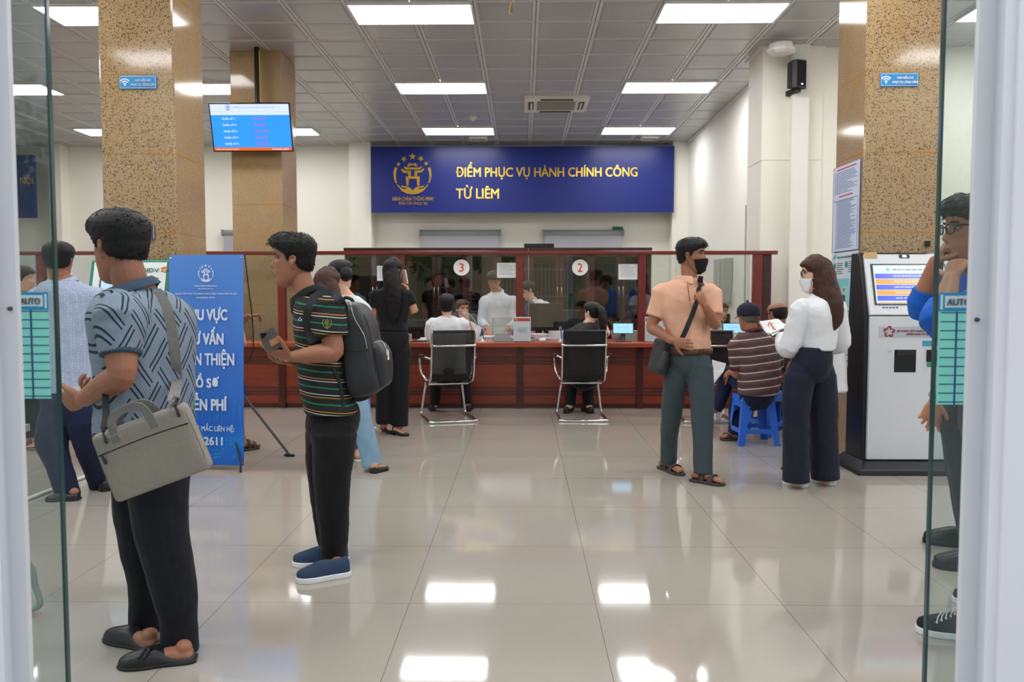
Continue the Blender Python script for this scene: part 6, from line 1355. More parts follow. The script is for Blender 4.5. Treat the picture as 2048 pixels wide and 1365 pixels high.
# ---------------------------------------------------------------- 7 woman with a bun
rU, fU, dU = build_person('person with a black hair bun and ivory top, half hidden by the backpack', dict(Y=6.55, vox=.009, phi=60, skin=SK_FAIR, shirt=M_ivory, trouser=M_bskirt, face=False,
    head=(682, 551, 0, 40, 0, .93), neck=.044, hair=dict(top=.016, side=.010, nape=-.05, burn=0.0),
    torso=[(694, 590, 0, .055, .052), (698, 597, 0, .11, .08), (702, 616, 0, .165, .10), (704, 660, 0, .15, .10), (704, 700, 0, .14, .10), (704, 725, 0, .15, .11)],
    arms=[dict(s=(668, 620, 0), e=(664, 670, .05), w=(680, 700, .15), sl=.9, sr=(.058, .05), r=(.036, .034, .022)), dict(s=(728, 622, 0), e=(732, 668, .06), w=(716, 700, .2), sl=.9, sr=(.058, .05), r=(.036, .034, .022))],
    pelvis=(704, 740, 0), pel=(.15, .12), legs=[[(692, 770, 0, .11), (690, 830, 0, .12), (692, 880, 0, .13)], [(712, 770, 0, .11), (712, 830, 0, .12), (712, 890, 0, .12)]],
    bare=[(694, 912, 0), (716, 914, 0)], shoes=[('sandal', 716, 920, 692, 926, dict(w=.036, m=L_wh, sole=L_wh)), ('sandal', 738, 918, 712, 925, dict(w=.036, m=L_wh, sole=L_wh))], shoe_m=L_wh))
# ---------------------------------------------------------------- 8 person behind the banner
build_person('person pointing with one arm behind the tall blue banner stand', dict(Y=7.0, vox=.009, phi=10, skin=SK_TAN, shirt=M_cyan, trouser=M_navy, face=False,
    head=(446, 552, 0, 10, 0, .95), hair=HS, torso=[(448, 584, 0, .06, .055), (448, 592, 0, .13, .085), (449, 612, 0, .18, .105), (450, 650, 0, .17, .11), (452, 690, 0, .165, .115), (454, 715, 0, .165, .115)],
    arms=[dict(s=(452, 612, -.16), e=(470, 655, -.2), w=(494, 634, -.22), sl=.7, sr=(.07, .066), r=(.044, .038, .026), h=dict(to=(512, 631, -.22), n=(0, 0, -1), side=-1, curls=[4, 40, 50, 55])), dict(s=(448, 612, .16), e=(478, 660, .15), w=(488, 690, .0), sl=.7, sr=(.07, .066), r=(.044, .038, .026))],
    pelvis=(456, 730, 0), pel=(.15, .12), legs=[[(462, 750, -.08, .10), (474, 798, -.08, .09)], [(456, 750, .08, .10), (462, 796, .08, .09)]], bare=[(482, 886, -.08), (470, 878, .08)], trouser_name='shorts',
    shoes=[('sandal', 518, 897, 480, 903, dict(m=L_sand)), ('sandal', 500, 888, 462, 892, dict(m=L_sand))], shoe_m=L_sand))
# ---------------------------------------------------------------- 9 man in the light blue shirt behind the left glass
rL, fL, dL = build_person('person from behind in a light blue patterned shirt, behind the left glass door', dict(Y=5.3, vox=.007, phi=98, skin=SK_TAN, shirt=M_lblue, trouser=M_navy,
    head=(118, 526, 0, 100, 3, 1.0), neck=.058, hair=dict(top=.022, side=.010, nape=-.05, tufts=700, len=.018, lift=.2), collar=(M_lblue, .03, .068, 18),
    torso=[(122, 560, 0, .066, .062), (127, 569, 0, .145, .09), (136, 592, 0, .200, .115), (138, 640, 0, .198, .122), (137, 700, 0, .190, .126), (137, 760, 0, .196, .130), (137, 784, 0, .200, .132)],
    arms=[dict(s=(193, 600, .0), e=(201, 676, .05), w=(190, 735, .24), r=(.048, .042, .028), sl=.72, sr=(.080, .078, .074), h=dict(to=(180, 745, .3), n=(0, 0, 1), side=-1)), dict(s=(80, 600, .0), e=(72, 680, .05), w=(88, 738, .24), r=(.048, .042, .028), sl=.72, sr=(.080, .078, .074), h=dict(to=(98, 746, .3), n=(0, 0, 1), side=1))],
    pelvis=(137, 800, 0), pel=(.17, .125), legs=[[(112, 835, 0, .11), (104, 885, -.02, .10), (118, 930, -.04, .08), (138, 996, -.06, .074)], [(166, 835, 0, .11), (176, 890, .06, .09), (188, 930, .14, .076), (202, 981, .22, .068)]],
    shoes=[('loafer', 92, 1002, 160, 1000, dict(w=.05)), ('loafer', 186, 968, 214, 984, dict(w=.046))], shoe_m=L_blk))
# ---------------------------------------------------------------- 10 woman at the far left behind the glass
rF, fF, dF = build_person('person in a black dress and wedge sandals at the far left behind the glass door', dict(Y=6.95, vox=.009, phi=20, skin=SK_FAIR, shirt=M_blk, trouser=M_blk, face=False, shirt_name='dress',
    head=(44, 562, 0, 20, 5, .95), neck=.046, hair=dict(top=.018, side=.016, nape=-.08, burn=-.02), hair_m=H_BRN,
    torso=[(42, 592, 0, .055, .052), (42, 600, 0, .12, .08), (42, 620, 0, .17, .11), (42, 660, 0, .16, .12), (44, 700, 0, .15, .13), (48, 760, 0, .16, .15), (52, 820, 0, .17, .16), (56, 872, 0, .16, .15)],
    arms=[dict(s=(34, 622, -.15), e=(34, 665, -.18), w=(52, 690, -.2), sl=.9, sr=(.05, .05), r=(.036, .034, .022)), dict(s=(50, 622, .15), e=(50, 665, .18), w=(62, 690, .1), sl=.9, sr=(.05, .05), r=(.036, .034, .022))],
    pelvis=(52, 800, 0), pel=(.14, .13), legs=[[(62, 830, -.06, .06), (70, 872, -.06, .05)], [(56, 830, .06, .06), (60, 868, .06, .05)]], bare=[(74, 886, -.06), (62, 882, .06)],
    shoes=[('sandal', 58, 902, 88, 897, dict(w=.04, m=L_sand, sole=L_wood)), ('sandal', 44, 892, 74, 888, dict(w=.04, m=L_sand, sole=L_wood))], shoe_m=L_sand))
# ---------------------------------------------------------------- 11, 12 customers on the chairs
build_person('person with short black hair in a loose white blouse seated at the number 3 desk', dict(Y=8.78, seated=True, base=Vector((P(898, 700, 8.78).x, 8.78, 0)), vox=.009, phi=92, skin=SK_FAIR, shirt=M_white, trouser=M_blk, face=False, fold=.02,
    head=(893, 612, .02, 88, 0, .95), neck=.046, hair=dict(top=.02, side=.018, nape=-.09, burn=-.08), shirt_name='blouse',
    torso=[(894, 632, 0, .055, .052), (894, 638, 0, .13, .09), (894, 655, 0, .20, .12), (896, 690, 0, .19, .13), (898, 725, -.02, .18, .13), (899, 748, -.04, .19, .14)],
    arms=[dict(s=(866, 650, 0), e=(862, 680, .1), w=(876, 684, .32), sl=.8, sr=(.074, .08, .075), r=(.038, .034, .024), h=dict(to=(890, 683, .42), n=(0, 0, -1), side=1)), dict(s=(924, 650, 0), e=(932, 682, .12), w=(925, 684, .35), sl=.8, sr=(.074, .078, .07), r=(.038, .034, .024), h=dict(to=(914, 683, .42), n=(0, 0, -1), side=-1))],
    pelvis=(899, 752, -.04), pel=(.17, .14), pelup=.08, legs=[[(884, 756, .05, .085), (880, 758, .3, .075), (873, 765, .42, .07), (869, 810, .45, .06)], [(914, 756, .05, .085), (922, 758, .3, .075), (930, 765, .42, .07), (933, 808, .45, .06)]],
    shoes=[('loafer', 862, 816, 866, 824, dict(w=.04)), ('loafer', 940, 816, 936, 824, dict(w=.04))], shoe_m=L_blk))
rC2, fC2, _ = build_person('person with a black ponytail and dark speckled top seated below the number 2', dict(Y=8.95, seated=True, base=Vector((P(1168, 700, 8.95).x, 8.95, 0)), vox=.009, phi=95, skin=SK_FAIR, shirt=M_dot, trouser=M_blk, face=False,
    head=(1184, 628, .02, 135, 4, .95), neck=.046, hair=dict(top=.018, side=.012, nape=-.07, burn=-.0), locks=[([('h', (-.09, 0, .05)), (1203, 622, -.10), (1207, 650, -.12), (1206, 685, -.12)], [(.03, .03), (.045, .04), (.045, .035), (.015, .015)])],
    torso=[(1178, 644, 0, .055, .052), (1174, 650, 0, .12, .09), (1170, 666, 0, .175, .12), (1169, 700, 0, .165, .12), (1168, 735, -.02, .16, .13), (1168, 752, -.04, .17, .14)],
    arms=[dict(s=(1142, 668, 0), e=(1128, 690, .15), w=(1138, 683, .4), sl=.4, sr=(.06, .055), r=(.038, .036, .024), h=dict(to=(1145, 682, .48), n=(0, 0, -1), side=1)), dict(s=(1200, 668, 0), e=(1214, 668, .3), w=(1208, 645, .42), sl=.5, sr=(.06, .055), r=(.038, .034, .022), h=dict(to=(1206, 636, .42), n=(-1, .2, 0), side=1))],
    pelvis=(1168, 756, -.04), pel=(.16, .14), pelup=.08, legs=[[(1152, 758, .05, .085), (1148, 760, .2, .075), (1143, 775, .25, .065), (1140, 812, .2, .062)], [(1180, 758, .05, .085), (1180, 762, .2, .075), (1176, 780, .24, .07), (1178, 812, .2, .062)]],
    shoes=[('loafer', 1142, 820, 1132, 828, dict(w=.045)), ('loafer', 1166, 820, 1184, 828, dict(w=.045))], shoe_m=L_blk))
# ---------------------------------------------------------------- 13-16 staff behind the glass
build_person('person with brown hair seated behind the glass touching the face with one hand', dict(Y=10.25, seated=True, base=Vector((P(926, 700, 10.25).x, 10.45, 0)), vox=.010, phi=-80, skin=SK_FAIR, shirt=M_white, face=True, hair_m=H_BRN,
    head=(925, 620, 0, -60, 8, .95), neck=.046, hair=dict(top=.016, side=.014, nape=-.1, burn=-.09, fringe=.072), locks=[([('h', (.0, -.06, .04)), (938, 640, .02), (942, 665, 0)], [(.04, .03), (.05, .035), (.02, .02)])],
    torso=[(928, 640, .02, .055, .052), (929, 646, .02, .12, .08), (930, 660, .03, .17, .10), (930, 690, .1, .15, .10), (930, 730, .2, .15, .12)],
    arms=[dict(s=(953, 660, .02), e=(950, 682, -.1), w=(935, 640, -.12), sl=.9, sr=(.055, .05), r=(.036, .034, .022), h=dict(to=(930, 624, -.12), n=(0, 1, 0), side=1, curl=20, sc=.9)), dict(s=(906, 660, .02), e=(898, 684, -.05), w=(916, 684, -.15), sl=1.6, sr=(.055, .04), r=(.036, .034, .022), h=dict(to=(925, 684, -.2), n=(0, 0, -1), side=-1))],
    pelvis=(930, 735, .2), pel=(.15, .13), legs=[[(924, 745, .1, .08), (922, 748, -.12, .07), (922, 800, -.1, .055)], [(936, 745, .1, .08), (938, 748, -.12, .07), (938, 800, -.1, .055)]], trouser=M_blk))
build_person('person standing behind the glass in a white shirt looking down', dict(Y=10.95, vox=.010, phi=-92, skin=SK_MID, shirt=M_white, trouser=M_navy, base=Vector((P(997, 700, 10.95).x, 10.95, 0)),
    head=(988, 564, -.08, -95, 28, 1.0), hair=dict(top=.028, side=.010, tufts=300), neck=.05, collar=(M_white, .03, .07, 24),
    torso=[(993, 584, 0, .062, .06), (995, 590, 0, .14, .09), (997, 606, 0, .215, .12), (998, 640, 0, .205, .125), (997, 670, .0, .19, .13), (996, 690, .0, .19, .13)],
    arms=[dict(s=(970, 604, 0), e=(963, 645, -.12), w=(976, 660, -.34), sl=1.75, sr=(.075, .07, .06, .055), r=(.044, .04, .026), h=dict(to=(982, 672, -.4), n=(0, 0, -1), side=-1)), dict(s=(1026, 604, 0), e=(1033, 645, -.12), w=(1012, 662, -.34), sl=1.75, sr=(.075, .07, .06, .055), r=(.044, .04, .026), h=dict(to=(1006, 672, -.4), n=(0, 0, -1), side=1))],
    pelvis=(996, 700, 0), pel=(.17, .12), legs=[[(984, 720, 0, .10), (984, 760, 0, .09), (984, 796, 0, .08)], [(1008, 720, 0, .10), (1008, 760, 0, .09), (1008, 796, 0, .08)]]))
build_person('person with tied dark hair and a white shirt leaning over the desk behind glass', dict(Y=10.8, vox=.010, phi=-165, skin=SK_FAIR, shirt=M_white, trouser=M_navy, base=Vector((P(1108, 700, 10.8).x, 10.8, 0)),
    head=(1055, 583, -.05, -150, 30, .95), neck=.046, hair=dict(top=.022, side=.018, nape=-.07, burn=-.02),  locks=[([('h', (-.06, 0, .06)), ('h', (-.10, .0, .03)), ('h', (-.115, 0, -.03))], [(.05, .05), (.06, .05), (.03, .03)])],
    torso=[(1063, 600, -.02, .055, .06), (1069, 602, 0, .11, .085), (1080, 606, 0, .165, .11), (1092, 625, 0, .16, .115), (1102, 660, 0, .15, .12), (1106, 690, .0, .155, .12)],
    arms=[dict(s=(1076, 612, -.15), e=(1066, 650, -.2), w=(1058, 675, -.25), sl=1.1, sr=(.066, .058), r=(.038, .034, .022), h=dict(to=(1052, 684, -.3), n=(0, 0, -1), side=1)), dict(s=(1080, 612, .15), e=(1070, 650, .1), w=(1064, 675, .0), sl=1.1, sr=(.066, .058), r=(.038, .034, .022))],
    pelvis=(1108, 700, 0), pel=(.15, .12), legs=[[(1108, 720, -.07, .09), (1110, 760, -.07, .08), (1112, 796, -.07, .07)], [(1108, 720, .07, .09), (1108, 760, .07, .08), (1108, 796, .07, .07)]]))
build_person('person in a striped blouse seated behind the glass right of the man in peach', dict(Y=10.2, seated=True, base=Vector((P(1436, 700, 10.2).x, 10.4, 0)), vox=.010, phi=-75, skin=SK_FAIR, shirt=M_staff, face=True, hair_m=H_BRN,
    head=(1442, 626, 0, -65, 8, .93), neck=.046, hair=dict(top=.016, side=.014, nape=-.08, burn=-.02, fringe=.074),
    torso=[(1438, 645, .02, .055, .052), (1436, 650, .02, .12, .08), (1434, 664, .03, .175, .11), (1434, 690, .1, .16, .11), (1434, 730, .15, .16, .12)],
    arms=[dict(s=(1412, 664, .02), e=(1404, 684, -.05), w=(1418, 684, -.15), sl=.8, sr=(.06, .055), r=(.036, .034, .022)), dict(s=(1458, 664, .02), e=(1464, 684, -.05), w=(1452, 684, -.15), sl=.8, sr=(.06, .055), r=(.036, .034, .022))],
    pelvis=(1434, 735, .15), pel=(.15, .13), legs=[[(1428, 745, .1, .08), (1426, 748, -.12, .07), (1426, 800, -.1, .055)], [(1440, 745, .1, .08), (1442, 748, -.12, .07), (1442, 800, -.1, .055)]], trouser=M_blk))
# ---------------------------------------------------------------- 17 man in the cap on the stool
rS, fS, dS = build_person('person in a navy cap and brown striped shirt seated on a blue stool', dict(Y=7.22, vox=.008, phi=108, skin=SK_TAN, shirt=M_tee, trouser=M_navy, fold=.016, seated=True, base=Vector((P(1516, 800, 7.22).x, 7.22, 0)),
    head=(1496, 636, .03, 112, 6, 1.0), neck=.056, hair=dict(top=.010, side=.010, nape=-.06), hair_m=H_GRY, collar=(cloth('collar_wine', (84, 32, 42)), .022, .070, 14),
    torso=[(1502, 660, 0, .064, .06), (1505, 667, 0, .14, .09), (1510, 688, 0, .195, .125), (1517, 725, 0, .195, .145), (1519, 762, 0, .19, .155), (1516, 790, 0, .175, .155)],
    arms=[dict(s=(1474, 694, -.02), e=(1476, 748, .02), w=(1462, 744, .22), r=(.046, .04, .028), sl=.82, sr=(.076, .078, .072), cuff=cloth('collar_wine', (84, 32, 42)), h=dict(to=(1450, 750, .3), n=(.6, .2, -.5), side=1, curl=35)), dict(s=(1550, 694, .05), e=(1550, 745, .12), w=(1490, 745, .34), r=(.046, .04, .028), sl=.82, sr=(.076, .078, .072), h=dict(to=(1464, 744, .36), n=(-.3, .2, -.8), side=-1, curl=35))],
    pelvis=(1516, 788, 0), pel=(.16, .15), pelup=.06, legs=[[(1506, 786, .06, .095), (1470, 752, .30, .088), (1458, 752, .38, .08), (1440, 800, .42, .066), (1430, 820, .42, .06)], [(1500, 792, .08, .095), (1480, 800, .28, .085), (1474, 812, .32, .078), (1472, 850, .24, .066), (1468, 872, .2, .062)]],
    shoes=[('sneaker', 1430, 840, 1440, 826, dict(w=.042, z=.12, m=L_wh, sole=S_wh)), ('sandal', 1442, 882, 1474, 880, dict(w=.046))], shoe_m=L_sand))
# ---------------------------------------------------------------- 18 balding man on the second stool
build_person('balding person seated behind the man in the cap, head showing above the papers', dict(Y=7.8, vox=.009, phi=105, skin=SK_TAN, shirt=dotted('shirt_dark_dotted', (36, 36, 42), (90, 90, 96), 90, .22), trouser=M_nblk, seated=True, base=Vector((P(1548, 790, 7.8).x, 7.8, 0)),
    head=(1554, 631, .0, 118, 12, 1.0), neck=.056, hair=dict(top=.010, side=.010, nape=-.06, bald=.060), 
    torso=[(1556, 655, 0, .064, .06), (1556, 662, 0, .14, .09), (1556, 680, 0, .20, .12), (1554, 715, 0, .195, .14), (1552, 750, 0, .185, .15), (1550, 776, 0, .17, .15)],
    arms=[dict(s=(1518, 684, 0), e=(1514, 730, .04), w=(1524, 738, .2), sl=.8, sr=(.075, .07)), dict(s=(1594, 684, 0), e=(1586, 728, -.12), w=(1577, 738, -.2), sl=.8, sr=(.075, .07), h=dict(to=(1574, 752, -.22), n=(-1, 0, 0), side=1, curl=30))],
    pelvis=(1550, 780, 0), pel=(.16, .15), legs=[[(1540, 782, .06, .09), (1530, 784, .34, .08), (1528, 830, .36, .065), (1528, 846, .34, .06)], [(1562, 782, .06, .09), (1566, 784, .34, .08), (1566, 830, .36, .065), (1566, 846, .34, .06)]],
    shoes=[('loafer', 1518, 852, 1530, 860), ('loafer', 1556, 852, 1566, 860)], shoe_m=L_blk))
# ---------------------------------------------------------------- 19 person hidden behind the woman in white
build_person('person in a long white top almost hidden behind the person reading papers', dict(Y=6.25, vox=.010, phi=175, skin=SK_MID, shirt=M_white, trouser=M_blk,
    head=(1640, 563, 0, 160, 0, .93), hair=dict(top=.018, side=.014), torso=[(1644, 590, 0, .055, .052), (1645, 600, 0, .12, .09), (1648, 620, 0, .17, .12), (1652, 680, 0, .15, .13), (1655, 730, 0, .15, .13), (1656, 782, 0, .16, .135)],
    arms=[dict(s=(1640, 625, -.15), e=(1642, 680, -.15), w=(1620, 700, -.1), sl=1.6, sr=(.05, .05)), dict(s=(1650, 625, .15), e=(1652, 680, .15), w=(1640, 700, .2), sl=1.6, sr=(.05, .05))],
    pelvis=(1640, 760, 0), pel=(.13, .12), legs=[[(1630, 790, -.05, .09), (1618, 850, -.05, .08), (1612, 925, -.05, .07)], [(1640, 790, .05, .09), (1636, 850, .05, .08), (1632, 925, .05, .07)]],
    shoes=[('loafer', 1564, 940, 1620, 938), ('loafer', 1600, 934, 1650, 932)], shoe_m=L_blk))
# ---------------------------------------------------------------- 20 man with glasses at the right, partly behind the frame
rG, fG, dG = build_person('person in a royal blue shirt and black glasses with hand at chin', dict(Y=3.08, vox=.006, phi=178, skin=SK_TAN, shirt=M_blue, trouser=M_dgrey,
    head=(1944, 468, 0, 178, 3, 1.0), neck=.056, hair=dict(top=.026, side=.010, quiff=.012, tufts=1300, len=.030, lift=.35, dir=(.6, 0, .15)), collar=(M_blue, .034, .072, 18),
    torso=[(1964, 548, 0, .070, .066), (1970, 562, 0, .15, .09), (1984, 600, 0, .19, .115), (1990, 680, 0, .19, .125), (1992, 760, 0, .18, .125), (1994, 800, 0, .18, .125)],
    arms=[dict(s=(1972, 612, -.17), e=(1880, 650, -.24), w=(1902, 560, -.14), r=(.05, .045, .028), sl=1.42, sr=(.085, .08, .076, .070, .056), cuff=M_blue, h=dict(to=(1918, 520, -.10), n=(.8, .6, .1), side=1, curl=45, sc=.95)),
          dict(s=(1965, 605, .17), e=(1848, 612, .14), w=(1872, 525, .08), r=(.05, .045, .028), sl=1.34, sr=(.082, .08, .076, .070, .056), cuff=M_blue, h=dict(to=(1892, 492, .04), n=(.8, -.5, .1), side=-1, curl=40, sc=.95))],
    pelvis=(1996, 830, 0), pel=(.17, .125), legs=[[(2000, 880, -.06, .11), (2000, 1000, -.06, .09), (2004, 1100, -.05, .08), (2006, 1190, -.03, .07)], [(1990, 880, .08, .11), (1992, 1000, .1, .09), (1996, 1100, .12, .08), (1996, 1180, .14, .07)]],
    shoes=[('sneaker', 1832, 1262, 1972, 1282, dict(sole=S_wh, w=.050)), ('sneaker', 1906, 1205, 2040, 1215, dict(sole=S_wh, w=.050))], shoe_m=L_snk))
# ---------------------------------------------------------------- 21 second man in blue with clasped hands and watch
rH, fH, dH = build_person('person in blue shirt and charcoal trousers with clasped hands and a watch at the right', dict(Y=4.0, vox=.007, phi=172, skin=SK_MID, shirt=M_blue, trouser=M_dgrey, face=False,
    head=(1972, 480, 0, 172, 5, 1.0), neck=.056, hair=HS,
    torso=[(1976, 530, 0, .066, .062), (1976, 545, 0, .15, .09), (1972, 580, 0, .20, .12), (1962, 650, 0, .19, .14), (1950, 720, 0, .18, .145), (1946, 770, 0, .18, .14)],
    arms=[dict(s=(1958, 590, -.18), e=(1944, 690, -.24), w=(1872, 800, -.16), r=(.05, .043, .03), sl=.75, sr=(.085, .08, .075), h=dict(to=(1852, 850, -.12), n=(.3, .9, .1), side=1, curl=13, spread=3)), dict(s=(1965, 590, .18), e=(1920, 690, .2), w=(1876, 808, .02), r=(.05, .043, .03), sl=.75, sr=(.085, .08, .075), h=dict(to=(1868, 870, -.02), n=(-.2, -.9, .2), side=1, curl=14))],
    pelvis=(1944, 800, 0), pel=(.17, .13), legs=[[(1940, 850, -.08, .125), (1942, 930, -.08, .105), (1950, 1020, -.08, .085), (1954, 1100, -.07, .072)], [(1932, 850, .08, .12), (1934, 930, .1, .10), (1940, 1010, .12, .08), (1944, 1070, .14, .066)]],
    shoes=[('sneaker', 1866, 1134, 1985, 1142, dict(w=.052, sole=SOLE, m=L_blk)), ('sneaker', 1846, 1084, 1965, 1098, dict(w=.052, sole=SOLE, m=L_blk))], shoe_m=L_blk))
# ================================================================ accessories, bags, phones and papers
from mathutils.bvhtree import BVHTree
_bvh = {}
def bvh_of(o):
    if o.name not in _bvh:
        dg_ = bpy.context.evaluated_depsgraph_get(); ev = o.evaluated_get(dg_); me = ev.to_mesh(); Mw = o.matrix_world if o.parent is None else Matrix.Translation(o.parent.location) @ o.matrix_basis
        _bvh[o.name] = BVHTree.FromPolygons([Mw @ v.co for v in me.vertices], [tuple(p.vertices) for p in me.polygons]); ev.to_mesh_clear()
    return _bvh[o.name]
def kid(root, n): return next(c for c in root.children if c.name.split('.')[0] == n)
for c_ in (): pass
def surf(px, py, objs, off=.004, Yd=None):
    """point on the garment met by the line of sight at that pixel"""
    q = P(px, py, 2.0); o = Vector((0, 0, H)); d = (q - o).normalized(); best = None
    for ob in objs:
        h = bvh_of(ob).ray_cast(o, d)
        if h[0] is not None and (best is None or h[3] < best[1]): best = (h[0] + h[1] * (off if h[1].dot(d) < 0 else -off), h[3])
    if best: return best[0]
    return P(px, py, Yd or 3.0)
bpy.context.view_layer.update()
def band(name, c, d, r, w, m, parent, org, flat=1.0):
    a = Acc(); d = V(d).normalized(); tube(a, [V(c) - d * w / 2, V(c) + d * w / 2], [(r, r * flat)] * 2, 24, 1, roundcap=False); return emit_mesh(name, a, m, parent, org=org, smooth=True)
def pouch(acc, tl, tr, br, bl, th, rc=.12, n=6, prof=((.80, .5), (.93, .46), (.985, .34), (1, .15), (1, -.15), (.985, -.34), (.93, -.46), (.80, -.5)), sag=0):
    """rounded cushion filling the quad, thickness along its normal (towards the camera first)"""
    tl, tr, br, bl = map(V, (tl, tr, br, bl)); nr = (tr - tl).cross(bl - tl).normalized()
    if nr.y > 0: nr = -nr
    out = []
    asp = (tr - tl).length / (bl - tl).length; rx, ry = rc / max(asp, 1e-3) if asp > 1 else rc, rc * asp if asp < 1 else rc; rx = rc / asp if asp > 1 else rc; ry = rc if asp > 1 else rc * asp
    for cx, cy, a0 in ((1 - rx, 1 - ry, 0), (-1 + rx, 1 - ry, 90), (-1 + rx, -1 + ry, 180), (1 - rx, -1 + ry, 270)):
        for k in range(n + 1): t = math.radians(a0 + 90 * k / n); out.append((cx + rx * math.cos(t), cy + ry * math.sin(t)))
    def f(u, v, w): a_, b_ = (u + 1) / 2, (1 - v) / 2; return (tl * (1 - a_) + tr * a_) * (1 - b_) + (bl * (1 - a_) + br * a_) * b_ + nr * w
    acc.loft([[tuple(f(u * s, v * s, w * th)) for u, v in out] for s, w in prof]); return f, nr
dark_web = mat('webbing_black', (26, 27, 30), .7); zipm = mat('zip_metal', (190, 186, 178), .3, metal=.9)
# ---- laptop bag of the left man
def leather(name, c):
    m, t = T(name); co = t.coord(); n = t.noise(5, co, 6, .65); n2 = t.noise(2.2, co, 3)
    t.link(t.mix(t.math('MULTIPLY', t.math('ADD', n, n2), .5), lin(tuple(v * .82 for v in c)), lin(tuple(min(255, v * 1.14) for v in c))), t.b.inputs['Base Color']); t.b.inputs['Roughness'].default_value = .7
    t.bump(t.math('ADD', t.noise(9, co, 4, .6), t.math('MULTIPLY', t.noise(120, co, 2), .12)), .5, .02); return m
bagm = leather('bag_suede', (146, 137, 125)); bagd = leather('bag_suede_strap', (118, 116, 112))
Yb = 2.66
cs = [P(184, 872, Yb), P(372, 803, Yb + .0), P(428, 934, Yb + .02), P(236, 1006, Yb + .02)]
bc = (cs[0] + cs[1] + cs[2] + cs[3]) / 4
rb = thing('laptop_bag', 'grey suede laptop bag hanging tilted at the hip of the left person', 'bag', bc)
a = Acc(); fb, nb_ = pouch(a, *cs, .055, rc=.16, prof=((.5, .5), (.88, .49), (.96, .42), (.995, .25), (1, .08), (1.006, 0), (1, -.08), (.99, -.3), (.93, -.48), (.5, -.5))); ob_ = emit_mesh('body', a, bagm, rb, org=bc, smooth=True)
sb = ob_.modifiers.new('s', 'SUBSURF'); sb.levels = 1; sb.render_levels = 1
def bl(pts, r, m, n='seam', w=.0275): a = Acc(); tube(a, [fb(u, v, w) for u, v in pts], [r] * len(pts), 6, 4); return emit_mesh(n, a, m, rb, org=bc, smooth=True)
bl([(-.93, .42), (-.5, .44), (0, .46), (.5, .45), (.93, .42)], .0018, dark_web, 'zip', .0272); bl([(-.93, .46), (0, .50), (.93, .46)], .0022, bagm, 'seam', .0268)
a = Acc(); tube(a, [fb(-.86, .40, .031), fb(-.84, .28, .033), fb(-.83, .18, .034)], [(.003, .003), (.006, .004), (.007, .004)], 8, 2); emit_mesh('zip_pull', a, dark_web, rb, org=bc, smooth=True)
o_ = []
for k in range(29): t_ = 2 * math.pi * k / 28; c, s = math.cos(t_), math.sin(t_); o_.append((math.copysign(abs(c) ** .28, c) * .965, math.copysign(abs(s) ** .28, s) * .95))
bl(o_, .0026, bagd, 'piping', .019)
for k, (w_, sh) in enumerate(((.022, 0), (-.022, .05))):
    a = Acc(); pts = [fb(-.50 + sh, .60, w_ * 1.15), fb(-.50 + sh, .95, w_), fb(-.46 + sh, 1.20, w_ * .8), fb(-.30 + sh, 1.36, w_ * .6), fb(0 + sh, 1.38, w_ * .6), fb(.18 + sh, 1.27, w_ * .8), fb(.27 + sh, 1.0, w_), fb(.30 + sh, .62, w_ * 1.15)]
    tube(a, pts, [(.013, .0035)] * 8, 8, 6, lat=(cs[1] - cs[0]).normalized() if False else None, p=4)
    a2 = Acc(); rg = []; C2 = crom([[*p_] for p_ in pts], 6); lat = nb_
    for i in range(len(C2)):
        q = Vector(C2[i]); tg = Vector(C2[min(i + 1, len(C2) - 1)]) - Vector(C2[max(i - 1, 0)]); tg.normalize(); sd = tg.cross(nb_).normalized(); rg.append([tuple(q + sd * x + nb_ * y) for x, y in ((-.014, -.003), (.014, -.003), (.014, .003), (-.014, .003))])
    a2.loft(rg); emit_mesh('handle', a2, bagd, rb, org=bc, bevel=.0015)
shA = kid(rA, 'shirt')
def ribbon(name, pts, w, th, m, parent, org, sub=5):
    a = Acc(); C2 = crom([[*p_] for p_ in pts], sub); rg = []
    for i in range(len(C2)):
        q = Vector(C2[i]); tg = (Vector(C2[min(i + 1, len(C2) - 1)]) - Vector(C2[max(i - 1, 0)])).normalized(); vw = (q - Vector((0, 0, H))).normalized(); sd = tg.cross(vw).normalized(); nn = sd.cross(tg).normalized()
        rg.append([tuple(q + sd * x * w / 2 + nn * y * th / 2) for x, y in ((-1, -1), (1, -1), (1, 1), (-1, 1))])
    a.loft(rg); return emit_mesh(name, a, m, parent, org=org, bevel=.0012)
ribbon('shoulder_strap', [fb(.80, 1.10, 0), fb(.79, 1.18, .0)] + [surf(x_, y_, [shA], .008, 2.85) for x_, y_ in ((351, 762), (349, 730), (346, 695), (341, 660), (334, 628), (323, 602), (311, 586))], .036, .005, bagd, rb, bc)
ribbon('shoulder_strap', [fb(-.72, 1.08, 0), P(212, 830, 2.72), P(211, 795, 2.76), P(214, 740, 2.84), P(226, 680, 2.94), P(262, 610, 3.02), P(292, 584, 2.98)], .022, .005, dark_web, rb, bc)
for u, v in ((.80, 1.02), (-.72, 1.02)):
    a = Acc(); tube(a, [fb(u, v - .1, .01), fb(u + .01, v + .0, .012), fb(u, v + .1, 0)], [(.004, .004), (.009, .005), (.006, .004)], 8, 3); emit_mesh('hook', a, dark_web, rb, org=bc, smooth=True)
    a = Acc(); tube(a, [fb(u + .02, v - .05, .02), fb(u + .05, v - .3, .034)], [.0035, .0055], 8, 2); emit_mesh('zip_pull', a, dark_web, rb, org=bc, smooth=True)
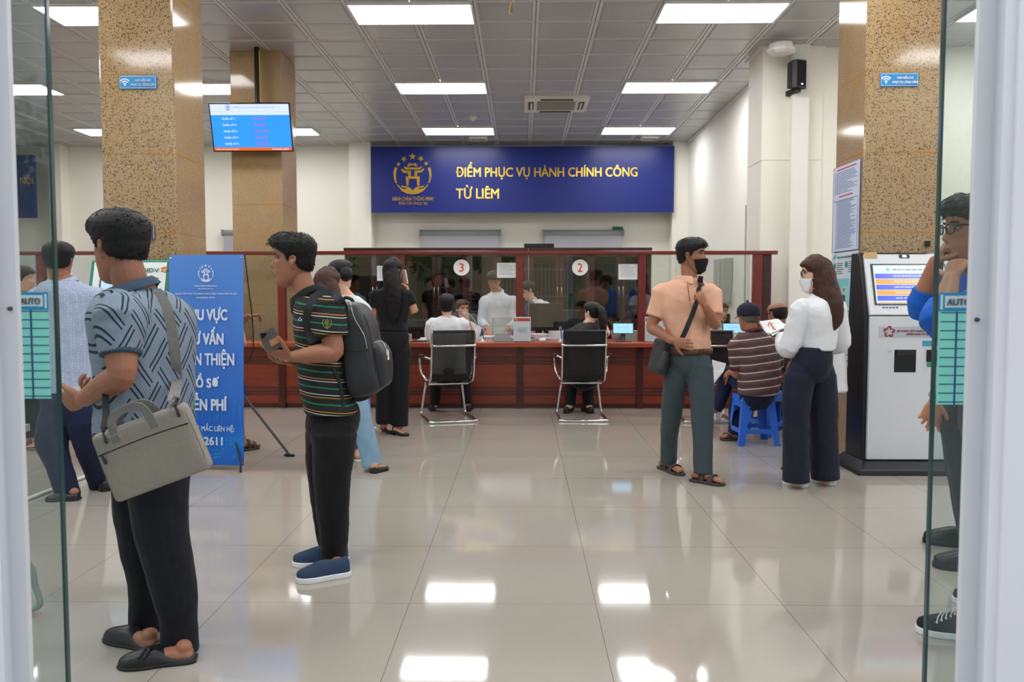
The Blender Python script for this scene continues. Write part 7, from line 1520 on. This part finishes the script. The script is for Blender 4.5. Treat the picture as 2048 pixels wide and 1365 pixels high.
# phones
def phone(cs, label, m, cam_=False, card=False, th=.009):
    cs = [V(c) for c in cs]; c = sum(cs, Vector()) / 4; r = thing('phone', label, 'phone', c); a = Acc(); f, n = pouch(a, *cs, th, rc=.2, prof=((.9, .5), (.985, .5), (1, .3), (1, -.3), (.985, -.5), (.9, -.5))); emit_mesh('casing', a, m, r, org=c, smooth=False)
    if cam_:
        a = Acc(); a.add([], []); q = [f(-.82, .92, th * .5), f(-.02, .92, th * .5), f(-.02, .46, th * .5), f(-.82, .46, th * .5)]; pouch(a, *q, .003, rc=.3, prof=((.9, 1), (1, .8), (1, 0))); cb = emit_mesh('camera_bump', a, mat('bump_grey', (112, 106, 100), .25), r, org=c)
        for u, v in ((-.60, .80), (-.60, .58), (-.24, .69)):
            a = Acc(); p_ = f(u, v, th * .5 + .003); tube(a, [p_, p_ + n * .003], [.0075, .0068], 16, 1, roundcap=False); emit_mesh('lens', a, mat('lens_black', (20, 22, 28), .1), cb, org=c)
    if card:
        a = Acc(); q = [f(-.15, -.02, th * .5), f(.92, -.02, th * .5), f(.92, -.62, th * .5), f(-.15, -.62, th * .5)]; pouch(a, *q, .003, rc=.06, prof=((.96, 1), (1, .8), (1, 0))); emit_mesh('wallet_card', a, mat('card_tan', (176, 128, 92), .5), r, org=c)
    return r
Yp = 3.95 - .30
phone([P(517, 668, Yp), P(547, 653, Yp), P(564, 692, Yp + .01), P(534, 708, Yp + .01)], 'grey-brown phone with a tan card pocket held by the person in the striped polo', mat('phone_case', (96, 88, 80), .35), True, True)
phone([P(113, 783, 2.93), P(160, 774, 2.93), P(164, 784, 2.90), P(116, 793, 2.90)], 'phone held flat in the hands of the left person with the laptop bag', mat('phone_silver', (170, 166, 160), .3))
phone([P(805, 540, 7.70), P(811, 540, 7.62), P(816, 568, 7.62), P(808, 568, 7.70)], 'white phone held to the ear by the person in black', mat('phone_white', (224, 222, 220), .3))
# ---- backpack
bp = P(728, 700, 3.95); rk = thing('backpack', 'black leather backpack on the back of the person in the striped polo', 'backpack', bp)
blkL = leather('backpack_leather', (36, 38, 42)); [setattr(b_.inputs['Strength'], 'default_value', .15) for b_ in blkL.node_tree.nodes if b_.bl_idname == 'ShaderNodeBump']; blkL.node_tree.nodes['Principled BSDF'].inputs['Roughness'].default_value = .5
def silhouette(px, Yc, half, m, name, parent, sub=1, prof=None):
    pts = [P(x, y, Yc) for x, y in px]; cx = sum(p.x for p in pts) / len(pts); cz = sum(p.z for p in pts) / len(pts); C2 = crom([[p.x, p.z, 0] for p in pts + pts[:1]], 4)[:-1]
    a = Acc(); a.loft([[(cx + (x - cx) * s, Yc + o_ * half, cz + (z - cz) * s) for x, z, _ in C2] for s, o_ in (prof or ((.55, -1.0), (.80, -.985), (.93, -.90), (.985, -.72), (1, -.4), (1, .4), (.985, .72), (.93, .9), (.8, .985), (.55, 1)))])
    o = emit_mesh(name, a, m, parent, org=bp, smooth=True); return o
Yk = 3.97
b1 = silhouette([(684, 612), (696, 604), (716, 606), (732, 618), (744, 640), (753, 675), (760, 715), (767, 750), (769, 770), (760, 782), (738, 789), (714, 791), (704, 770), (700, 740), (694, 690), (688, 650)], Yk, .165, blkL, 'body', rk)
silhouette([(742, 682), (756, 682), (768, 690), (777, 706), (780, 730), (780, 760), (774, 772), (756, 776), (748, 760), (744, 720)], Yk, .12, blkL, 'front_pocket', rk)
silhouette([(712, 786), (740, 786), (744, 794), (724, 800), (712, 796)], Yk, .10, mat('webbing_black', (26, 27, 30)), 'base_pad', rk)
def onb(pts, obs, off=.003): return [surf(x, y, obs, off, Yk - .16) for x, y in pts]
ob = [c for c in rk.children if c.name.startswith(('body', 'front_pocket'))]
for n, pts, r_, m_ in (('zip', ((701, 606), (703, 618), (707, 632), (713, 645), (721, 658), (729, 674), (734, 697)), .0026, zipm), ('zip', ((762, 684), (767, 690), (771, 700), (773, 712)), .0026, zipm)):
    a = Acc(); tube(a, onb(pts, ob), [r_] * len(pts), 6, 5); emit_mesh(n, a, m_, rk, org=bp, smooth=True)
for pts, n in ((((692, 700), (700, 702), (715, 703), (735, 701), (752, 698)), 'seam'), (((716, 608), (728, 630), (738, 660), (745, 700), (750, 740), (755, 778)), 'seam'), (((760, 708), (770, 709), (778, 707)), 'seam')):
    a = Acc(); tube(a, onb(pts, ob, .001), [.0016] * len(pts), 6, 5); emit_mesh(n, a, dark_web, rk, org=bp, smooth=True)
a = Acc(); q = onb(((773, 702), (774, 720)), ob, .006); tube(a, q, [(.005, .003), (.006, .003)], 8, 2); emit_mesh('zip_pull', a, zipm, rk, org=bp, smooth=True)
a = Acc(); tube(a, [P(682, 608, Yk), P(690, 596, Yk), P(704, 600, Yk), P(708, 612, Yk)], [.008] * 4, 8, 5); emit_mesh('grab_handle', a, dark_web, rk, org=bp, smooth=True)
shB = kid(rB, 'shirt'); bdB = kid(rB, 'body')
ribbon('shoulder_strap', [P(690, 622, Yk - .10)] + [surf(x, y, [shB], .009, 3.8) for x, y in ((678, 604), (664, 592), (648, 589), (632, 598), (621, 618), (618, 642), (620, 662), (628, 684))], .038, .010, blkL, rk, bp)
ribbon('lower_strap', [surf(x, y, [shB], .006, 3.8) for x, y in ((664, 735), (672, 750), (680, 775), (684, 800), (686, 812))], .015, .003, dark_web, rk, bp)
ribbon('side_web', [P(699, 768, Yk - .15)] + [surf(x, y, [shB], .006, 3.8) for x, y in ((690, 750), (680, 738))], .03, .004, dark_web, rk, bp)
# sleeve crest and chest mark on the striped polo
def draw(name, lines, r, m, parent, objs, org, off=.0015, sub=3):
    a = Acc()
    for L_ in lines: tube(a, [surf(x, y, objs, off, 3.8) for x, y in L_], [r] * len(L_), 6, sub)
    return emit_mesh(name, a, m, parent, org=org, smooth=True)
cr = mat('crest_yellow', (168, 158, 66), .6); cx_, cy_ = 654, 647
draw('sleeve_crest', [[(cx_ - 8, cy_ - 6), (cx_ - 8.5, cy_), (cx_ - 6, cy_ + 6), (cx_, cy_ + 10), (cx_ + 6, cy_ + 6), (cx_ + 8.5, cy_), (cx_ + 8, cy_ - 6)], [(cx_ - 7, cy_ - 7), (cx_ - 2, cy_ - 6), (cx_, cy_ - 8), (cx_ + 2, cy_ - 6), (cx_ + 7, cy_ - 7)], [(cx_ - 1.6, cy_ - 6), (cx_ - 1.6, cy_ + 11)], [(cx_ + 1.6, cy_ - 6), (cx_ + 1.6, cy_ + 11)], [(cx_ - 5, cy_ - 2), (cx_ + 5, cy_ - 3)]], .0013, cr, shB, [shB], dB['o'])
draw('chest_mark', [[(597, 641), (599, 637), (602, 635)], [(598, 641), (602, 642), (604, 640), (601, 638)]], .0016, mat('mark_white', (220, 222, 220), .6), shB, [shB], dB['o'])
# ---- mask, strap, belt and bag of the man in peach
def mask(fr, m, parent, org, zt_=-.004, loops=True):
    a = Acc(); rows = []
    for i_ in range(16):
        row = []
        for k in range(17):
            t_ = math.radians(-72 + 144 * k / 16); ct = math.cos(t_); z = -.121 + (.012 * ct ** 3 - .016 + .121) * i_ / 15
            q = head_surface(max(z, -.114), t_, .004, face=False); q.z = z; q.x += float(np.interp(z, [-.12, -.10, -.06, -.02, .0], [.004, .012, .019, .026, .020])) * max(0, ct) ** 1.5 + .0016 * math.sin(z * 330) * ct; row.append(fr(q))
        rows.append(row)
    n = 17; vs = [q for r_ in rows for q in r_]; a.add([tuple(q) for q in vs], [(i * n + j, i * n + j + 1, (i + 1) * n + j + 1, (i + 1) * n + j) for i in range(15) for j in range(n - 1)])
    o = emit_mesh('face_mask', a, m, parent, org=org, smooth=True); s_ = o.modifiers.new('t', 'SOLIDIFY'); s_.thickness = .002
    for s in (-1, 1):
        a = Acc(); tube(a, [fr((.035, s * .068, -.02)), fr((.01, s * .080, -.006)), fr((-.012, s * .086, .016)), fr((-.024, s * .086, .004)), fr((-.012, s * .080, -.03)), fr((.028, s * .066, -.09))], [.0016] * 6, 6, 4); emit_mesh('ear_loop', a, m, o, org=org, smooth=True)
mask(fP, cloth('mask_black', (26, 26, 28), bump=.1), rP, dP['o'])
shP = kid(rP, 'shirt'); bdP = kid(rP, 'body'); trP = kid(rP, 'trousers')
brown = mat('belt_brown', (82, 52, 38), .45); a = Acc(); c = P(1381, 702, 5.88); lv = dP['latv'](1); tube(a, [c - Vector((0, 0, .019)), c + Vector((0, 0, .019))], [(.166, .124)] * 2, 40, 1, lat=lv, roundcap=False, p=2.3); bt_ = emit_mesh('belt', a, brown, rP, org=dP['o'], smooth=True)
fv = Vector((lv.y, -lv.x, 0)); q = c + fv * .126; a = Acc(); sd = lv
for z0_, z1_, x0_, x1_ in ((-.02, -.015, -.022, .022), (.015, .02, -.022, .022), (-.02, .02, -.022, -.018), (-.02, .02, .018, .022)): a.add([tuple(q + sd * x + Vector((0, 0, z)) + fv * w) for w in (0, .005) for x, z in ((x0_, z0_), (x1_, z0_), (x1_, z1_), (x0_, z1_))], [(0, 1, 2, 3), (4, 5, 6, 7), (0, 1, 5, 4), (1, 2, 6, 5), (2, 3, 7, 6), (3, 0, 4, 7)])
emit_mesh('buckle', a, mat('buckle_brass', (150, 116, 60), .3, metal=.9), bt_, org=dP['o'])
for (x, y) in ((1379, 582), (1381, 596)): p_ = surf(x, y, [shP], .001, 5.7); a = Acc(); tube(a, [p_, p_ + (Vector((0, 0, H)) - p_).normalized() * .003], [.0055, .005], 10, 1); emit_mesh('button', a, mat('button_pearl', (220, 206, 190), .3), shP, org=dP['o'])
draw('placket_edge', [[(1375, 570), (1377, 585), (1379, 603)]], .0018, mat('placket_dark', (50, 44, 46)), shP, [shP], dP['o'])
qb = P(1320, 718, 5.98); rs = thing('shoulder_bag', 'black shoulder bag at the hip of the person in the peach polo', 'bag', qb); bm2 = leather('bag_black', (44, 45, 48))
a = Acc(); pouch(a, P(1317, 676, 5.98), P(1340, 684, 5.82), P(1325, 752, 5.82), P(1300, 744, 6.0), .07, rc=.2); emit_mesh('body', a, bm2, rs, org=qb, smooth=True)
a = Acc(); pouch(a, P(1320, 700, 5.93), P(1335, 704, 5.77), P(1325, 742, 5.77), P(1308, 738, 5.93), .03, rc=.2); emit_mesh('pocket', a, bm2, rs, org=qb, smooth=True)
ribbon('shoulder_strap', [surf(x, y, [shP, bdP], .007, 5.7) for x, y in ((1402, 553), (1398, 566), (1396, 580))] + [surf(x, y, [shP], .008, 5.7) for x, y in ((1392, 602), (1385, 625), (1376, 648), (1368, 668))] + [surf(1356, 690, [shP, trP], .008, 5.75), P(1338, 690, 5.80)], .034, .004, dark_web, rs, qb)
a = Acc(); q = surf(1398, 566, [shP, bdP], .012, 5.7); a.box(q - Vector((.02, .004, .022)), q + Vector((.02, .004, .022))); emit_mesh('strap_buckle', a, mat('buckle_grey', (88, 90, 92), .4), rs, org=qb, bevel=.004)
# ---- glasses
def glasses(fr, m, parent, org, rim=.0022, h=.018, w=.024, rd=2.6, x0=.101):
    o = None; n = 20
    for s in (-1, 1):
        a = Acc(); pts = []
        for k in range(n + 1): t_ = 2 * math.pi * k / n; c, sn = math.cos(t_), math.sin(t_); pts.append(fr((x0 - .012 * abs(math.copysign(abs(c) ** (2 / rd), c) * w + .034) / .06, s * (.034 + math.copysign(abs(c) ** (2 / rd), c) * w), .022 + math.copysign(abs(sn) ** (2 / rd), sn) * h)))
        tube(a, pts, [rim] * (n + 1), 6, 1); tube(a, [fr((x0 - .012, s * .058, .03)), fr((x0 - .03, s * .074, .032)), fr((.0, s * .082, .026)), fr((-.02, s * .082, .012))], [rim, rim, rim * .8, rim * .7], 6, 4)
        if s < 0: tube(a, [fr((x0 - .003, -.011, .028)), fr((x0, 0, .030)), fr((x0 - .003, .011, .028))], [rim] * 3, 6, 3)
        f_ = emit_mesh('glasses_frame', a, m, parent, org=org, smooth=True)
        a = Acc(); a.loft([[tuple(q - fr.d((w_, 0, 0))) for q in pts[:-1]] for w_ in (.0006, -.0006)]); emit_mesh('lens', a, glass_mat('spectacle_lens', (.94, .95, .96, 1), 1.0) if 'spectacle_lens' not in _mats else _mats['spectacle_lens'], f_, org=org)
glasses(fG, mat('spectacle_black', (18, 18, 20), .25), rG, dG['o'], .0032)
glasses(fW, mat('spectacle_metal', (70, 66, 62), .3), rW, dW['o'], .0016, .02, .022, 2.0)
mask(fW, cloth('mask_white', (226, 228, 230), bump=.1), rW, dW['o'])
# ---- cap
a = Acc(); zs_ = np.linspace(.022, .142, 14); rg = []
for z in zs_:
    rg.append([tuple(fS(head_surface(min(z, .1205), 2 * math.pi * j / 48, .016 + max(0, z - .1205) * .25 + (.003 if z < .03 else 0), face=False) + Vector((0, 0, max(0, z - .1205) * .6 - (.012 if math.cos(2 * math.pi * j / 48) < -.2 and z < .03 else 0))))) for j in range(48)])
a.loft(rg); cp = emit_mesh('cap', a, cloth('cap_navy', (30, 34, 50), fold=.1), rS, org=dS['o'], smooth=True)
a = Acc(); a.loft([[tuple(fS((.075 + .055 * r_ * math.cos(t_) , .07 * math.sin(t_) * (1 + .1 * r_), .034 - .012 * r_ - .02 * abs(math.sin(t_)) + w_)) ) for r_, w_ in ((0, 0), (1, 0), (1, -.004), (0, -.004))] for t_ in np.linspace(-1.5, 1.5, 16)]); emit_mesh('brim', a, _mats['cap_navy'], cp, org=dS['o'], smooth=True)
a = Acc(); tube(a, [fS((-.098, -.035, .012)), fS((-.108, -.03, .045)), fS((-.108, 0, .058)), fS((-.108, .03, .045)), fS((-.098, .035, .012))], [.003] * 5, 6, 5); emit_mesh('strap_arch', a, _mats['cap_navy'], cp, org=dS['o'], smooth=True)
# ---- bun, watches, bracelets, ring
a = Acc(); c = P(692, 549, 6.43); a.loft([[tuple(c + Vector((.052 * math.sin(t1) * math.cos(t2), .042 * math.sin(t1) * math.sin(t2), .056 * math.cos(t1))) * (1 + .05 * math.sin(t2 * 5 + t1 * 6))) for t2 in [2 * math.pi * j / 24 for j in range(24)]] for t1 in np.linspace(.05, 3.09, 16)]); emit_mesh('hair_bun', a, H_BLK, rU, org=dU['o'], smooth=True)
def wrist(D, spec_s, spec_w, k, r, w, m, parent, n='watch_band', face=None):
    e, w_ = D['J'](spec_s), D['J'](spec_w); c = w_ + (e - w_) * k; b = band(n, c, (w_ - e), r, w, m, parent, D['o'])
    if face: d = face[0]; d = V(d).normalized(); a = Acc(); q = c + d * (r - .002); tube(a, [q, q + d * .008], [.019, .018], 20, 1, roundcap=False); emit_mesh('watch_case', a, face[1], b, org=D['o'], smooth=False)
wrist(dH, (1944, 690, -.24), (1872, 800, -.16), .06, .034, .018, mat('strap_black', (24, 24, 26), .5), rH, 'watch_band', ((-1, -.2, .4), chrome))
wrist(dK, (829, 625, 0), (818, 590, .05), .12, .029, .014, mat('strap_black', (24, 24, 26)), rK, 'watch_band')
wrist(dW, (1578, 700, -.02), (1562, 672, .16), .02, .027, .006, mat('beads_red', (150, 40, 60)), rW, 'bracelet')
# lanyard-free paper sheets
def sheets(label, cs, n, m=paper, name='papers'):
    cs = [V(c) for c in cs]; c = sum(cs, Vector()) / 4; r = thing(name, label, 'papers', c); nr = (cs[1] - cs[0]).cross(cs[3] - cs[0]).normalized()
    for k in range(n):
        R_ = Matrix.Rotation(random.uniform(-.16, .16) if k else 0, 3, nr); a = Acc(); q = [c + R_ @ (p_ - c) + nr * .004 * k for p_ in cs]; mid = [(q[0] + q[3]) / 2 + nr * .006, (q[1] + q[2]) / 2 + nr * .006]
        v = [q[0], q[1], mid[1], q[2], q[3], mid[0]]; a.add([tuple(p_) for p_ in v] + [tuple(p_ + nr * .0012) for p_ in v], [(0, 1, 2, 5), (5, 2, 3, 4), (6, 11, 8, 7), (11, 10, 9, 8), (0, 6, 7, 1), (1, 7, 8, 2), (2, 8, 9, 3), (3, 9, 10, 4), (4, 10, 11, 5), (5, 11, 6, 0)]); emit_mesh('sheet', a, m, r, org=c)
    return r
sheets('white papers held open by the person with long brown hair', [P(1519, 643, 5.86), P(1556, 638, 5.98), P(1577, 652, 5.86), P(1540, 668, 5.70)], 4)
sheets('pale paper sheet held on the lap of the person in the navy cap', [P(1424, 720, 7.62), P(1452, 728, 7.5), P(1446, 745, 7.5), P(1426, 768, 7.6)], 2)
sheets('white sheet lying on the counter in front of the customer in white', [Vector(onc(878, 9.36)) + Vector((0, 0, .003)), Vector(onc(900, 9.36)) + Vector((0, 0, .003)), Vector(onc(902, 9.5)) + Vector((0, 0, .003)), Vector(onc(880, 9.5)) + Vector((0, 0, .003))], 1)
sheets('small white paper scrap on the floor by the black heels', [F(740, 857, .003), F(752, 854, .003), F(756, 858, .003), F(742, 860, .003)], 1, name='paper_scrap')
q0 = P(958, 684, 9.95); rl = thing('desk_lamp', 'thin white curved desk lamp arching beside the brown-haired staff member', 'lamp', Vector((q0.x, 9.95, CTZ))); a = Acc(); tube(a, [Vector((q0.x, 9.95, CTZ + .01)), P(957, 664, 9.95), P(951, 645, 9.95), P(940, 630, 9.95), P(926, 621, 9.95), P(913, 621, 9.95)], [.009, .006, .005, .005, .005, .009], 8, 5); emit_mesh('arm', a, mat('white_plastic', (222, 222, 214)), rl, org=rl.location, smooth=True); a = Acc(); tube(a, [Vector((q0.x, 9.95, CTZ)), Vector((q0.x, 9.95, CTZ + .02))], [.05, .045], 20, 1, roundcap=False); emit_mesh('base', a, mat('white_plastic', (222, 222, 214)), rl, org=rl.location)
# staff lanyard
c = P(1065, 600, 10.62); rl = thing('lanyard', 'blue lanyard hanging from the neck of the leaning person behind the glass', 'lanyard', c); a = Acc(); tube(a, [c, P(1052, 612, 10.62), P(1054, 630, 10.62)], [.006] * 3, 6, 4); emit_mesh('ribbon', a, mat('lanyard_blue', (40, 90, 190), .6), rl, org=c); q = P(1054, 634, 10.62); emit_mesh('badge', Acc().box(q - Vector((.03, .003, .045)), q + Vector((.03, .003, .0))), paper, rl, org=c)
# laces of the black canvas sneaker
ns_ = [c for c in rG.children if c.name.startswith('shoe')][0]; wl = mat('lace_white', (214, 216, 214), .6)
for k in range(6):
    x = 1874 + k * 9; y = 1243 - k * 4; a = Acc(); tube(a, [surf(x, y + 2, [ns_], .003, 3.1), surf(x + 3, y - 7, [ns_], .004, 3.1), surf(x + 9, y - 15, [ns_], .003, 3.1)], [.0028] * 3, 6, 3); emit_mesh('lace', a, wl, ns_, org=dG['o'], smooth=True)
    a = Acc(); q = surf(x, y + 3, [ns_], .002, 3.1); tube(a, [q, q + Vector((0, -.002, 0))], [.005, .004], 10, 1); emit_mesh('eyelet', a, wl, ns_, org=dG['o'])
# buckles on the mules
for (x, y) in ((303, 1299), ):
    q = F(302, 1304, .055); r_ = [c for c in rA.children if c.name.startswith('shoe')][0]; a = Acc(); tube(a, [q + Vector((-.01, -.035, -.01)), q + Vector((0, 0, .012)), q + Vector((.01, .035, -.01))], [.004] * 3, 8, 4); tube(a, [q + Vector((-.03, -.03, -.012)), q + Vector((-.02, .0, .006)), q + Vector((-.01, .03, -.012))], [.004] * 3, 8, 4); emit_mesh('buckle', a, mat('buckle_dark', (40, 42, 46), .2, metal=.8), r_, org=dA['o'], smooth=True)
